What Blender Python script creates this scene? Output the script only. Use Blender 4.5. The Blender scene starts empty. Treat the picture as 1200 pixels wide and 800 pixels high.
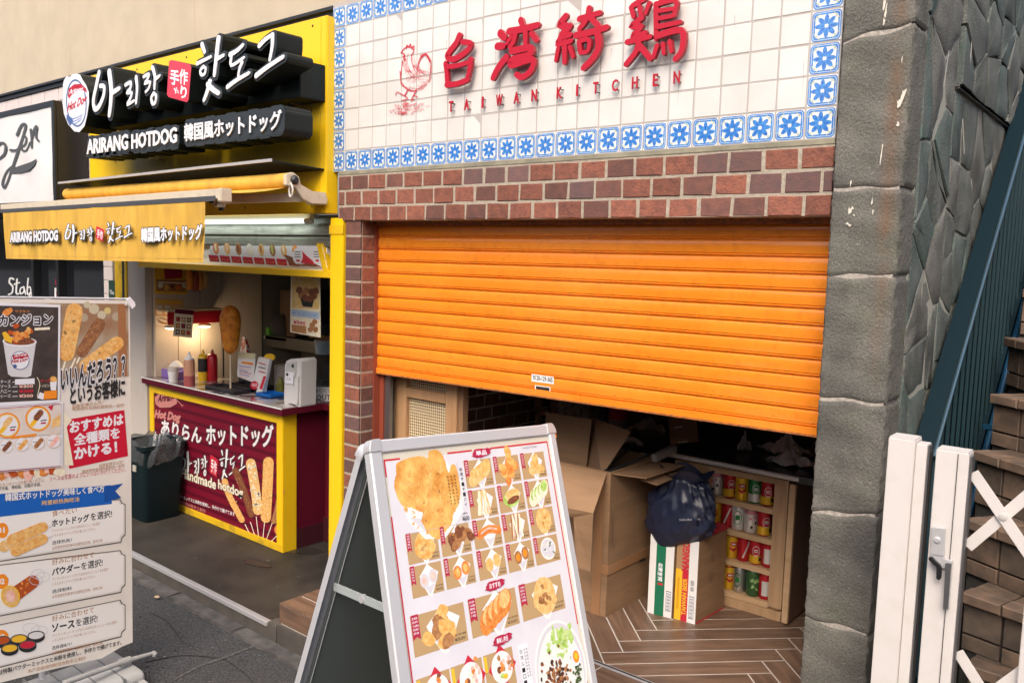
import bpy, bmesh, math, random
from mathutils import Vector, Matrix
S = bpy.context.scene
C = S.collection
rnd = random.Random(7)

# ------------------------------------------------------------------ camera, sky, sun, exposure
F_PX, CAM = 973.8, Vector((3.420, -2.709, 1.625))
YAW, PITCH, ROLL = 0.685877, -0.0999982, 0.0281844
FWD = Vector((-math.sin(YAW)*math.cos(PITCH), math.cos(YAW)*math.cos(PITCH), math.sin(PITCH)))
_r = Vector((math.cos(YAW), math.sin(YAW), 0)); _u = _r.cross(FWD)
RIGHT = _r*math.cos(ROLL) + _u*math.sin(ROLL)
UP = -_r*math.sin(ROLL) + _u*math.cos(ROLL)
cam = bpy.data.objects.new('camera', bpy.data.cameras.new('camera')); C.objects.link(cam)
cam.matrix_world = Matrix.Translation(CAM) @ Matrix((RIGHT, UP, -FWD)).transposed().to_4x4()
cam.data.sensor_width = 36; cam.data.lens = 36*F_PX/1200
cam.data.clip_start = .05; cam.data.clip_end = 500
S.camera = cam
W = bpy.data.worlds.new('World'); S.world = W; W.use_nodes = True
nt = W.node_tree; bg = nt.nodes['Background']
sky = nt.nodes.new('ShaderNodeTexSky'); sky.sky_type = 'NISHITA'; sky.sun_disc = False
SUN_EL, SUN_AZ = 48, 158      # azimuth of the sun seen from above, degrees clockwise from +Y
sky.sun_elevation = math.radians(SUN_EL); sky.sun_rotation = math.radians(SUN_AZ)
sky.air_density = .8; sky.dust_density = 6; sky.ozone_density = .4
nt.links.new(sky.outputs[0], bg.inputs[0]); bg.inputs[1].default_value = .15
sd = bpy.data.lights.new('sun', 'SUN'); sd.energy = .7; sd.angle = math.radians(42); sd.color = (1, .95, .88)
sun = bpy.data.objects.new('sun', sd); C.objects.link(sun)
_a, _e = math.radians(SUN_AZ), math.radians(SUN_EL)
sun.rotation_euler = Vector((math.sin(_a)*math.cos(_e), math.cos(_a)*math.cos(_e), math.sin(_e))).to_track_quat('Z', 'Y').to_euler()
S.view_settings.view_transform = 'Standard'; S.view_settings.look = 'None'
S.view_settings.exposure = .92; S.view_settings.gamma = 1
S.cycles.max_bounces = 8; S.cycles.diffuse_bounces = 6; S.cycles.glossy_bounces = 3; S.cycles.transmission_bounces = 6
S.cycles.transparent_max_bounces = 8; S.cycles.caustics_reflective = False; S.cycles.caustics_refractive = False
S.cycles.use_denoising = True

# ------------------------------------------------------------------ measuring: where a sight line meets a plane of the place
def ray(px, py): return FWD + RIGHT*((px-600)/F_PX) - UP*((py-400)/F_PX)
def P(px, py, x=None, y=None, z=None):
    d = ray(px, py)
    t = (x-CAM.x)/d.x if x is not None else (y-CAM.y)/d.y if y is not None else (z-CAM.z)/d.z
    return CAM + d*t
def mpp(p): return (p-CAM).dot(FWD)/F_PX

# ------------------------------------------------------------------ materials
MATS = {}
def _mk(name):
    m = bpy.data.materials.new(name); m.use_nodes = True; return m, m.node_tree, m.node_tree.nodes['Principled BSDF']
def M(name, col, rough=.5, metal=0, col2=None, scale=20, bump=0, bscale=None, vary=0, stretch=None, spec=.5, coat=0, emit=0, alpha=1, trans=0, dirt=0, dscale=4, detail=4, ramp=(.35,.65), dcol=(.05,.045,.04)):
    """Principled material: base colour, optional noise mix to col2, optional per-object variation, dirt blotches, bump."""
    if name in MATS: return MATS[name]
    m, t, b = _mk(name); N = t.nodes; L = t.links
    b.inputs['Base Color'].default_value = (*col, 1); b.inputs['Roughness'].default_value = rough
    b.inputs['Metallic'].default_value = metal; b.inputs['Specular IOR Level'].default_value = spec
    b.inputs['Coat Weight'].default_value = coat; b.inputs['Coat Roughness'].default_value = .08
    if alpha < 1: b.inputs['Alpha'].default_value = alpha
    if trans: b.inputs['Transmission Weight'].default_value = trans
    if emit: b.inputs['Emission Color'].default_value = (*col, 1); b.inputs['Emission Strength'].default_value = emit
    if col2 or bump or vary or dirt:  # noise network
        tc = N.new('ShaderNodeTexCoord'); oi = N.new('ShaderNodeObjectInfo')
        ad = N.new('ShaderNodeVectorMath'); ad.operation = 'MULTIPLY_ADD'
        L.new(oi.outputs['Random'], ad.inputs[0]); ad.inputs[1].default_value = (17, 31, 9); L.new(tc.outputs['Object'], ad.inputs[2])
        mp = N.new('ShaderNodeMapping'); L.new(ad.outputs[0], mp.inputs[0])
        if stretch: mp.inputs['Scale'].default_value = stretch
        cur = None
        def noise(s, d=detail, src=None):
            n = N.new('ShaderNodeTexNoise'); n.inputs['Scale'].default_value = s; n.inputs['Detail'].default_value = d
            L.new((src or mp).outputs[0], n.inputs['Vector']); return n
        def mix(a, bcol, fac):
            x = N.new('ShaderNodeMix'); x.data_type = 'RGBA'
            if isinstance(a, tuple): x.inputs[6].default_value = (*a, 1)
            else: L.new(a, x.inputs[6])
            x.inputs[7].default_value = (*bcol, 1)
            L.new(fac, x.inputs[0]); return x.outputs[2]
        def rampf(src, lo, hi, mx=1):
            r = N.new('ShaderNodeMapRange'); r.inputs[1].default_value = lo; r.inputs[2].default_value = hi; r.inputs[4].default_value = mx
            L.new(src, r.inputs[0]); return r.outputs[0]
        cur = col
        if col2: cur = mix(cur, col2, rampf(noise(scale).outputs[0], *ramp))
        if dirt: cur = mix(cur, dcol, rampf(noise(dscale, 8, ad).outputs[0], .5, .75, dirt))
        if vary:
            h = N.new('ShaderNodeHueSaturation')
            if isinstance(cur, tuple): h.inputs['Color'].default_value = (*cur, 1)
            else: L.new(cur, h.inputs['Color'])
            L.new(rampf(oi.outputs['Random'], -.0001, 1), h.inputs['Value'])
            r = h.inputs['Value'].links[0].from_node; r.inputs[3].default_value = 1-vary; r.inputs[4].default_value = 1+vary
            cur = h.outputs[0]
        if not isinstance(cur, tuple): L.new(cur, b.inputs['Base Color'])
        if bump:
            bp = N.new('ShaderNodeBump'); bp.inputs['Strength'].default_value = min(1, bump); bp.inputs['Distance'].default_value = .004
            L.new(noise(bscale or scale*2, 6).outputs[0], bp.inputs['Height']); L.new(bp.outputs[0], b.inputs['Normal'])
    MATS[name] = m; return m

# ------------------------------------------------------------------ mesh building
class Fr:
    """a flat frame in space: origin, two axes, normal towards the viewer's side"""
    def __init__(s, o, u, v, n=None):
        s.o = Vector(o); s.u = Vector(u); s.v = Vector(v); s.n = (Vector(n) if n else s.u.cross(s.v)).normalized()
    def w(s, a, b, d=0): return s.o + s.u*a + s.v*b + s.n*d
    def px(s, x, y):
        d = ray(x, y); t = (s.o-CAM).dot(s.n)/d.dot(s.n); q = CAM + d*t - s.o
        uu, vv, uv = s.u.dot(s.u), s.v.dot(s.v), s.u.dot(s.v); qa, qb = q.dot(s.u), q.dot(s.v); dt = uu*vv-uv*uv
        return ((qa*vv-qb*uv)/dt, (qb*uu-qa*uv)/dt)
def FY(y, x0=0, z0=0): return Fr((x0, y, z0), (1,0,0), (0,0,1), (0,-1,0))     # faces the street
def FX(x, y0=0, z0=0): return Fr((x, y0, z0), (0,1,0), (0,0,1), (1,0,0))      # faces +x
def FZ(z): return Fr((0,0,z), (1,0,0), (0,1,0), (0,0,1))

class MB:
    def __init__(s): s.v=[]; s.f=[]; s.m=[]; s.ms=[]
    def mi(s, mat):
        if mat not in s.ms: s.ms.append(mat)
        return s.ms.index(mat)
    def add(s, vs, fs, mat):
        k=len(s.v); i=s.mi(mat); s.v += [Vector(q) for q in vs]
        for f in fs: s.f.append([k+j for j in f]); s.m.append(i)
        return s
    def box(s, lo, hi, mat):
        (a,b,c),(d,e,f)=lo,hi
        return s.add([(a,b,c),(d,b,c),(d,e,c),(a,e,c),(a,b,f),(d,b,f),(d,e,f),(a,e,f)],
            [(0,3,2,1),(4,5,6,7),(0,1,5,4),(1,2,6,5),(2,3,7,6),(3,0,4,7)],mat)
    def hexa(s, q, mat):    # eight corners, bottom four then top four
        return s.add(q,[(0,3,2,1),(4,5,6,7),(0,1,5,4),(1,2,6,5),(2,3,7,6),(3,0,4,7)],mat)
    def ext(s, pts, fr, d0, d1, mat, smat=None, back=True):   # outline in a frame, extruded along the normal from d0 to d1 (front)
        n=len(pts); vs=[fr.w(a,b,d1) for a,b in pts]+[fr.w(a,b,d0) for a,b in pts]
        s.add(vs,[list(range(n))],mat)
        fs=[[i,i+n,(i+1)%n+n,(i+1)%n] for i in range(n)]
        if back: fs.append(list(range(2*n-1,n-1,-1)))
        k=len(s.v)-2*n; i0=s.mi(smat or mat)
        for f in fs: s.f.append([k+j for j in f]); s.m.append(i0)
        return s
    def ext_stroke(s, pts, w, taper, fr, d0, d1, mat, smat):    # brush stroke with depth
        for i,q in enumerate(stroke_parts(pts,w,taper)): s.add([fr.w(a,b,d1+i*2e-6) for a,b in q],[list(range(len(q)))],mat)
        o=stroke_poly(pts,w,taper); n=len(o)
        s.add([fr.w(a,b,d1) for a,b in o]+[fr.w(a,b,d0) for a,b in o],[[i,i+n,(i+1)%n+n,(i+1)%n] for i in range(n)],smat); return s
    def bev(s, pts, fr, d0, d1, b, mat):    # as ext with a bevelled front edge (convex outlines)
        n=len(pts); cx=sum(p[0] for p in pts)/n; cy=sum(p[1] for p in pts)/n
        ins=[]
        for i in range(n):
            p0=Vector(pts[i-1]);p1=Vector(pts[i]);p2=Vector(pts[(i+1)%n])
            e1=(p1-p0).normalized() if (p1-p0).length>1e-9 else Vector((1,0)); e2=(p2-p1).normalized() if (p2-p1).length>1e-9 else e1
            n1=Vector((-e1.y,e1.x)); n2=Vector((-e2.y,e2.x)); q=n1+n2
            q=q/max(.4,(1+n1.dot(n2)))*b
            c=Vector((cx,cy))-p1
            if q.dot(c)<0: q=-q
            ins.append((p1.x+q.x,p1.y+q.y))
        vs=[fr.w(a,c,d1) for a,c in ins]+[fr.w(a,c,d1-b) for a,c in pts]+[fr.w(a,c,d0) for a,c in pts]
        fs=[list(range(n))]+[[i,i+n,(i+1)%n+n,(i+1)%n] for i in range(n)]+[[i+n,i+2*n,(i+1)%n+2*n,(i+1)%n+n] for i in range(n)]
        return s.add(vs,fs,mat)
    def tube(s, pts, r, mat, n=10, cap=True):
        pts=[Vector(p) for p in pts]; rs=r if isinstance(r,(list,tuple)) else [r]*len(pts); k=len(s.v); up=None; vs=[]
        for i,p in enumerate(pts):
            t=(pts[min(i+1,len(pts)-1)]-pts[max(i-1,0)]).normalized()
            if up is None: up = t.orthogonal().normalized()
            up=(up-t*up.dot(t)); up = up.normalized() if up.length>1e-6 else t.orthogonal().normalized()
            sd_=t.cross(up)
            vs+=[p+(up*math.cos(2*math.pi*j/n)+sd_*math.sin(2*math.pi*j/n))*rs[i] for j in range(n)]
        fs=[[i*n+j,i*n+(j+1)%n,(i+1)*n+(j+1)%n,(i+1)*n+j] for i in range(len(pts)-1) for j in range(n)]
        if cap: fs+=[list(range(n-1,-1,-1)),list(range((len(pts)-1)*n,len(pts)*n))]
        return s.add(vs,fs,mat)
    def lathe(s, c, prof, mat, n=20, sx=1, sy=1, axis=None):   # prof: (radius, height)
        c=Vector(c); ax=Vector(axis or (0,0,1)).normalized(); a=ax.orthogonal().normalized() if axis else Vector((1,0,0)); b=ax.cross(a)
        vs=[c+ax*h+(a*math.cos(2*math.pi*j/n)*sx+b*math.sin(2*math.pi*j/n)*sy)*r for r,h in prof for j in range(n)]
        fs=[[i*n+j,i*n+(j+1)%n,(i+1)*n+(j+1)%n,(i+1)*n+j] for i in range(len(prof)-1) for j in range(n)]
        fs+=[list(range(n-1,-1,-1)),list(range((len(prof)-1)*n,len(prof)*n))]
        return s.add(vs,fs,mat)
    def bar(s, a, b, w, h, mat, up=(0,0,1)):    # rectangular bar between two points
        a=Vector(a);b=Vector(b);t=(b-a).normalized();sd_=t.cross(Vector(up)).normalized();u=sd_.cross(t)
        q=[p+sd_*sx*w/2+u*sy*h/2 for p in (a,b) for sx,sy in ((-1,-1),(1,-1),(1,1),(-1,1))]
        return s.hexa(q,mat)
    def sheet(s, fn, nu, nv, mat):
        vs=[fn(i/nu,j/nv) for j in range(nv+1) for i in range(nu+1)]
        return s.add(vs,[[j*(nu+1)+i,j*(nu+1)+i+1,(j+1)*(nu+1)+i+1,(j+1)*(nu+1)+i] for j in range(nv) for i in range(nu)],mat)
    def build(s, name, parent=None, smooth=False, bevel=0, label=None, recalc=True, subdiv=0, kind=None, at=None):
        root=parent; 
        while root is not None and root.parent: root=root.parent
        o0 = Vector(at) if at is not None else (root.location if root is not None else Vector())
        me=bpy.data.meshes.new(name); me.from_pydata([q-o0 for q in s.v],[],s.f)
        for q in s.ms: me.materials.append(q)
        me.polygons.foreach_set('material_index',s.m)
        if recalc or bevel:
            bm=bmesh.new(); bm.from_mesh(me)
            if recalc: bmesh.ops.recalc_face_normals(bm,faces=bm.faces)
            if bevel: 
                bmesh.ops.remove_doubles(bm,verts=bm.verts,dist=1e-5)
                bmesh.ops.bevel(bm,geom=[e for e in bm.edges if len(e.link_faces)==2 and e.calc_face_angle(0)>.5],offset=bevel,segments=2,affect='EDGES',clamp_overlap=True)
            bm.to_mesh(me); bm.free()
        if smooth:
            me.shade_smooth()
            me.set_sharp_from_angle(angle=math.radians(smooth if smooth is not True else 40))
        o=bpy.data.objects.new(name,me); C.objects.link(o)
        if parent is not None: o.parent=parent
        if at is not None: o.location=Vector(at)-(root.location if root is not None else Vector())
        if subdiv:
            md=o.modifiers.new('s','SUBSURF'); md.levels=md.render_levels=subdiv
        if label: o['label']=label
        if kind: o['kind']=kind
        return o
def thing(name, label, cat, loc=(0,0,0), group=None):
    o=bpy.data.objects.new(name,None); o.empty_display_size=.05; C.objects.link(o); o.location=loc; o['label']=label; o['category']=cat
    if group: o['group']=group
    return o
def tag(o,label,cat,group=None):
    o['label']=label; o['category']=cat
    if group: o['group']=group
    return o
def inst(o, loc, parent=None, rot=None):     # a copy sharing the mesh
    c=o.copy(); C.objects.link(c); c.location=loc
    if parent is not None: c.parent=parent
    if rot: c.rotation_euler=rot
    return c

# ------------------------------------------------------------------ lettering and flat print
_tc={}
def text_geo(sx, bold=0, space=1, shear=0):
    k=(sx,round(bold,4),space,shear)
    if k in _tc: return _tc[k]
    cu=bpy.data.curves.new('t','FONT'); cu.body=sx; cu.offset=bold; cu.resolution_u=2; cu.space_character=space; cu.shear=shear; cu.space_line=1.0
    ob=bpy.data.objects.new('t',cu); C.objects.link(ob); me=bpy.data.meshes.new_from_object(ob)
    v=[(q.co.x,q.co.y) for q in me.vertices]; f=[list(q.vertices) for q in me.polygons]
    ec={}
    for q in f:
        for i in range(len(q)):
            e=(q[i],q[(i+1)%len(q)]); ec[e]=1
    be=[e for e in ec if (e[1],e[0]) not in ec]
    bpy.data.objects.remove(ob); bpy.data.meshes.remove(me); bpy.data.curves.remove(cu)
    _tc[k]=(v,f,be); return _tc[k]
def text_box(sx, bold=0, space=1, shear=0):
    v,f,be=text_geo(sx,0,space,shear)
    if not v: return (0,0,1,1)
    return (min(q[0] for q in v),min(q[1] for q in v),max(q[0] for q in v),max(q[1] for q in v))
def put_text(mb, sx, fr, bl, br, tl, d, mat, bold=0, depth=0, space=1, shear=0, smat=None):
    if bold>.008 and any(ord(ch)>0x2e80 for ch in sx):      # heavy East Asian letters: overlaid shifted copies
        bl,br,tl=Vector(bl),Vector(br),Vector(tl); x0,y0,x1,y1=text_box(sx,0,space,shear); U=(br-bl)/(x1-x0); V=(tl-bl)/(y1-y0); n=8 if bold>.02 else 4
        for k in range(n):
            a=2*math.pi*k/n; o=(U*math.cos(a)+V*math.sin(a))*bold
            put_text(mb,sx,fr,bl+o,br+o,tl+o,d-(k+1)*(1.2e-6 if not depth else 1e-4),mat,0,depth,space,shear,smat)
        bold=0
    """text fitted to the parallelogram bl/br/tl (frame coordinates), at normal offset d, extruded back by depth"""
    x0,y0,x1,y1=text_box(sx,0,space,shear); v,f,be=text_geo(sx,bold,space,shear)
    bl,br,tl=Vector(bl),Vector(br),Vector(tl); U=(br-bl)/(x1-x0); V=(tl-bl)/(y1-y0)
    w=[bl+U*(q[0]-x0)+V*(q[1]-y0) for q in v]
    vs=[fr.w(q.x,q.y,d) for q in w]
    if not depth: mb.add(vs,f,mat)
    else:
        n=len(vs); vs+=[fr.w(q.x,q.y,d-depth) for q in w]
        mb.add(vs,f,mat); i=mb.mi(smat or mat); k=len(mb.v)-2*n
        for a,b in be: mb.f.append([k+a,k+b,k+b+n,k+a+n]); mb.m.append(i)
def stroke_poly(pts, w, taper=.6, n=5):
    """outline of a brush stroke"""
    pts=[Vector(p) for p in pts]
    if len(pts)>2:      # smooth
        q=[]
        for i in range(len(pts)-1):
            p0=pts[max(i-1,0)];p1=pts[i];p2=pts[i+1];p3=pts[min(i+2,len(pts)-1)]
            for j in range(4):
                t=j/4; q.append(.5*((2*p1)+(p2-p0)*t+(2*p0-5*p1+4*p2-p3)*t*t+(3*p1-p0-3*p2+p3)*t**3))
        q.append(pts[-1]); pts=q
    m=len(pts); L=[];R=[]
    for i,p in enumerate(pts):
        t=(pts[min(i+1,m-1)]-pts[max(i-1,0)]); t=t.normalized() if t.length>1e-9 else Vector((1,0)); nn=Vector((-t.y,t.x))
        ww=w/2*(1-(1-taper)*(i/(m-1))**1.3); L.append(p+nn*ww); R.append(p-nn*ww)
    t0=(pts[1]-pts[0]).normalized(); t1=(pts[-1]-pts[-2]).normalized(); w1=w/2*taper
    cap0=[pts[0]+(Vector((-t0.y,t0.x))*math.cos(a)-t0*math.sin(a))*w/2 for a in [math.pi-math.pi*k/n for k in range(1,n)]]
    cap1=[pts[-1]+(Vector((-t1.y,t1.x))*math.cos(a)+t1*math.sin(a))*w1 for a in [math.pi*k/n for k in range(1,n)]]
    return [tuple(q) for q in L+cap1+R[::-1]+cap0]
def stroke_parts(pts, w, taper=.6):
    """the same brush stroke as a run of convex pieces"""
    o=stroke_poly(pts,w,taper); n=5; m=(len(o)-2*(n-1))//2; L=o[:m]; c1=o[m:m+n-1]; R=o[m+n-1:2*m+n-1][::-1]; c0=o[2*m+n-1:]
    return [[L[i],L[i+1],R[i+1],R[i]] for i in range(m-1)]+[[L[-1]]+c1+[R[-1]],[R[0]]+c0+[L[0]]]
def ell(cx,cy,rx,ry,ang=0,n=24,jit=0,seed=None):
    r=random.Random(seed if seed is not None else hash((round(cx,3),round(cy,3)))%9999); ca,sa=math.cos(ang),math.sin(ang); o=[]
    ph=[r.uniform(0,6.28) for _ in range(4)]
    for i in range(n):
        t=2*math.pi*i/n; k=1+jit*(math.sin(3*t+ph[0])*.5+math.sin(5*t+ph[1])*.35+math.sin(8*t+ph[2])*.3+r.uniform(-.25,.25))
        x=rx*k*math.cos(t); y=ry*k*math.sin(t); o.append((cx+x*ca-y*sa,cy+x*sa+y*ca))
    return o
def rrect(x0,y0,x1,y1,r,n=4):
    o=[]
    for cx,cy,a in ((x1-r,y1-r,0),(x0+r,y1-r,90),(x0+r,y0+r,180),(x1-r,y0+r,270)):
        for i in range(n+1):
            t=math.radians(a+90*i/n); o.append((cx+r*math.cos(t),cy+r*math.sin(t)))
    return o
def smooth_closed(pts, n=4, jit=0, seed=1):
    pts=[Vector(p) for p in pts]; m=len(pts); r=random.Random(seed); o=[]
    for i in range(m):
        p0,p1,p2,p3=pts[i-1],pts[i],pts[(i+1)%m],pts[(i+2)%m]
        for j in range(n):
            t=j/n; q=.5*((2*p1)+(p2-p0)*t+(2*p0-5*p1+4*p2-p3)*t*t+(3*p1-p0-3*p2+p3)*t**3); o.append((q.x+r.uniform(-jit,jit),q.y+r.uniform(-jit,jit)))
    return o
class Print:
    """flat print on a frame; shapes in frame coordinates, or in sight-line coordinates with pix=True. Each layer lies .03 mm above the last."""
    STEP=3e-5
    def __init__(s, fr, pix=False, d=2e-4): s.fr=fr; s.pix=pix; s.d=s.d0=d; s.mb=MB()
    def c(s,p): return s.fr.px(*p) if s.pix else p
    def poly(s, pts, mat, hold=False):
        s.mb.add([s.fr.w(*s.c(p),s.d) for p in pts],[list(range(len(pts)))],mat)
        if not hold: s.d+=s.STEP
        return s
    def stroke(s,pts,w,mat,taper=.6):
        d0=s.d
        for i,q in enumerate(stroke_parts(pts,w,taper)): s.d=d0+i*1.5e-6; s.poly(q,mat,hold=True)
        s.d=d0+s.STEP; return s
    def reset(s,extra=0): s.d=s.d0+extra; return s
    def text(s, sx, bl, br, tl, mat, bold=0, out=None, ob=.06, space=1, shear=0):
        bl,br,tl=s.c(bl),s.c(br),s.c(tl)
        if out: put_text(s.mb,sx,s.fr,bl,br,tl,s.d,out,ob,0,space,shear); s.d+=s.STEP*2
        put_text(s.mb,sx,s.fr,bl,br,tl,s.d,mat,bold,0,space,shear); s.d+=s.STEP; return s
    def ring(s, a, b, mat):
        n=len(a); s.mb.add([s.fr.w(*s.c(p),s.d) for p in a+b],[[i,(i+1)%n,(i+1)%n+n,i+n] for i in range(n)],mat); s.d+=s.STEP; return s
    def build(s,name,parent=None,label=None):
        return s.mb.build(name,parent,recalc=False,label=label)
def clip(poly, a, b, c):     # keep a*x+b*y<=c
    out=[]
    for i in range(len(poly)):
        p,q=poly[i-1],poly[i]; dp=a*p[0]+b*p[1]-c; dq=a*q[0]+b*q[1]-c
        if (dp<=0)!=(dq<=0):
            t=dp/(dp-dq); out.append((p[0]+(q[0]-p[0])*t,p[1]+(q[1]-p[1])*t))
        if dq<=0: out.append(q)
    return out

# colours
white=M('white_enamel',(.78,.78,.77),.45)
ink=M('black_ink',(.018,.018,.02),.5)
redp=M('red_print',(.55,.02,.045),.5)
crimson=M('crimson_print',(.42,.015,.06),.5)
yellowp=M('yellow_print',(.85,.5,.03),.5)
kraft=M('kraft_print',(.47,.31,.15),.55)
paperw=M('paper_white',(.8,.79,.78),.55)
lilac=M('poster_paper',(.66,.65,.71),.35,col2=(.70,.69,.745),scale=12)
fried=M('fried_print',(.72,.33,.07),.5,col2=(.86,.55,.2),scale=70,detail=8)
friedpale=M('pale_fried_print',(.72,.40,.12),.5,col2=(.84,.58,.26),scale=80)
friedred=M('red_fried_print',(.62,.16,.03),.5,col2=(.8,.32,.07),scale=90)
friedbrown=M('brown_fried_print',(.3,.12,.04),.5,col2=(.5,.25,.1),scale=100)
meat=M('meat_print',(.12,.04,.02),.5,col2=(.3,.1,.04),scale=130)
green=M('lettuce_print',(.28,.5,.06),.5,col2=(.55,.72,.25),scale=90)
darkgreen=M('herb_print',(.03,.07,.02),.5,col2=(.1,.14,.05),scale=160)
creamp=M('cream_print',(.8,.72,.52),.5,col2=(.85,.8,.66),scale=60)
shadep=M('paper_fold_print',(.62,.61,.66),.55)
pinkp=M('pink_print',(.8,.4,.36),.5,col2=(.85,.6,.5),scale=60)
orangep=M('orange_print',(.85,.27,.02),.5)
bluep=M('blue_print',(.02,.13,.5),.45)

# ================================================================== SETTING
asphalt=M('asphalt',(.020,.022,.025),.9,col2=(.075,.076,.078),scale=150,bump=1,bscale=170,dirt=.5,dscale=1.3,dcol=(.055,.054,.052),ramp=(.40,.66))
concrete=M('old_concrete',(.10,.085,.07),.85,col2=(.07,.062,.055),scale=9,bump=.5,bscale=120,dirt=.8,dscale=5,dcol=(.045,.04,.035))
gutterm=M('gutter_concrete',(.11,.10,.095),.9,col2=(.05,.047,.045),scale=14,bump=.6,bscale=150,dirt=.7,dscale=9,dcol=(.05,.05,.048))
slabm=M('worn_floor_slab',(.052,.045,.038),.55,col2=(.024,.021,.019),scale=3.0,bump=.4,bscale=90,dirt=.9,dscale=4.2,dcol=(.018,.016,.015),detail=9,spec=.3)
stucco=M('beige_stucco',(.50,.43,.32),.85,col2=(.45,.385,.285),scale=5,bump=.35,bscale=220,dirt=.35,dscale=2.2,dcol=(.45,.36,.27),detail=8)
dark=M('dark_interior',(.02,.021,.024),.8)
steel_dark=M('black_trim',(.02,.022,.025),.45,bump=.1,scale=30)

MB().add([(-60,-60,-.2),(60,-60,-.2),(60,60,-.2),(-60,60,-.2)],[(0,1,2,3)],asphalt).build('street',kind='structure',recalc=False)
# repair seam in the asphalt and gutter strip under the kerb
g=thing('gutter','rough concrete gutter strip along the kerb in front of the shops','gutter',(0,-.55,-.2)); del g['label'],g['category']; g['kind']='structure'
x=-9.0
while x<2.5:
    l=.6; MB().box((x+.004,-.585,-.24),(x+l-.004,-.503,-.188),gutterm).build('gutter_block',g,bevel=.006); x+=l
crackm=M('asphalt_crack',(.012,.012,.013),.95); seamm=M('asphalt_seam',(.12,.115,.11),.9,col2=(.05,.05,.05),scale=60); gumm=M('old_gum',(.13,.13,.125),.8)
pr=Print(FZ(-.2),True,d=.003)
pr.stroke([(205,796),(235,780),(262,771),(300,756),(336,742)],2.2,seamm,.6); pr.stroke([(170,776),(215,768),(262,772)],1.0,crackm,.5); pr.stroke([(262,772),(290,792),(300,812)],1.0,crackm,.6); pr.stroke([(176,718),(198,730),(214,752),(236,760)],.8,crackm,.4)
r=random.Random(21)
for k in range(46):
    x,y=r.uniform(158,372),r.uniform(702,800)
    if y>700+(x-170)*.40: pr.poly(ell(x,y,r.uniform(.5,1.7),r.uniform(.3,.9),0,8,.25,k),(gumm,crackm,seamm)[k%3])
ob_=pr.build('street_marks'); ob_['kind']='stuff'; ob_['label']='small cracks, seams and gum spots on the asphalt'; ob_['category']='street wear'
pr=Print(FZ(-.12),True,d=.002)
for k in range(30):
    x,y=r.uniform(215,380),r.uniform(612,700); pr.poly(ell(x,y,r.uniform(.5,2.2),r.uniform(.3,.9),.1,8,.3,k+60),(M('slab_spot',(.03,.027,.025),.8),M('slab_gum',(.10,.095,.085),.8))[k%2])
pr.poly(ell(352,634+10,26,5,.1,20,.2,3),M('damp_patch',(.028,.025,.022),.3)); pr.poly(ell(300,660,16,3.2,.2,18,.25,4),MATS['damp_patch'])
ob_=pr.build('floor_stains'); ob_['kind']='stuff'; ob_['label']='dark stains and gum spots on the worn shop floor slab'; ob_['category']='stains'
kerb=MB().box((-9,-.497,-.3),(.215,.1,-.124),concrete).box((-9,-.50,-.3),(.215,-.497,-.13),concrete)
kerb.build('kerb_slab',kind='structure')
MB().add([(-9,-.47,-.12),(.2,-.47,-.12),(.25,2.2,-.12),(-9,2.2,-.12)],[(0,1,2,3)],slabm).build('shop_floor',kind='structure',recalc=False)
alu=M('brushed_aluminium',(.66,.66,.68),.35,metal=.55,bump=.05,scale=60)
alud=M('dull_aluminium',(.25,.25,.26),.4,metal=.85,bump=.1,scale=40)
nose=MB().box((-9,-.506,-.135),(.17,-.476,-.115),alu)
for k in range(3): nose.box((-9,-.498+k*.007,-.1155),(.17,-.4945+k*.007,-.1140),alud)
tag(nose.build('step_nosing',bevel=.0015),'silver metal nosing strip along the edge of the concrete shop step','metal strip')
MB().box((.172,-.503,-.3),(.247,-.44,-.108),concrete).build('kerb_end',kind='structure',bevel=.006)

# ---- upper building wall
up=thing('upper_wall','plain beige plastered wall above the shop signs','wall',(-2,0,3))
MB().box((-9,.03,2.85),(2.45,.4,7),stucco).build('plaster_wall',up)
MB().box((-9,.012,2.795),(.0,.4,2.848),steel_dark).build('drip_rail',up)
MB().box((-9,-.006,2.826),(.0,.012,2.842),steel_dark).build('drip_rail',up)
for xx in (-3.05,-1.35): MB().box((xx,.0285,2.85),(xx+.004,.0305,7),M('joint_stain',(.5,.4,.28),.9)).build('wall_joint',up)
pinkt=M('pale_pink_tile',(.66,.58,.55),.4,bump=.05,scale=20,dirt=.15,dscale=3)
tw=thing('tiled_wall_band','pale pink tiled band between the black drip rail and the white light box','wall',(-4.5,.0,2.7))
MB().box((-9,.03,2.0),(-2.62,.12,2.795),pinkt).build('tile_backing',tw)
for i in range(26):
    for j in range(1): MB().box((-9+i*.25+.003,.024,2.70+.09*j),(-9+i*.25+.247,.03,2.79+.09*j-.003),pinkt).build('wall_tile',tw)

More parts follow.
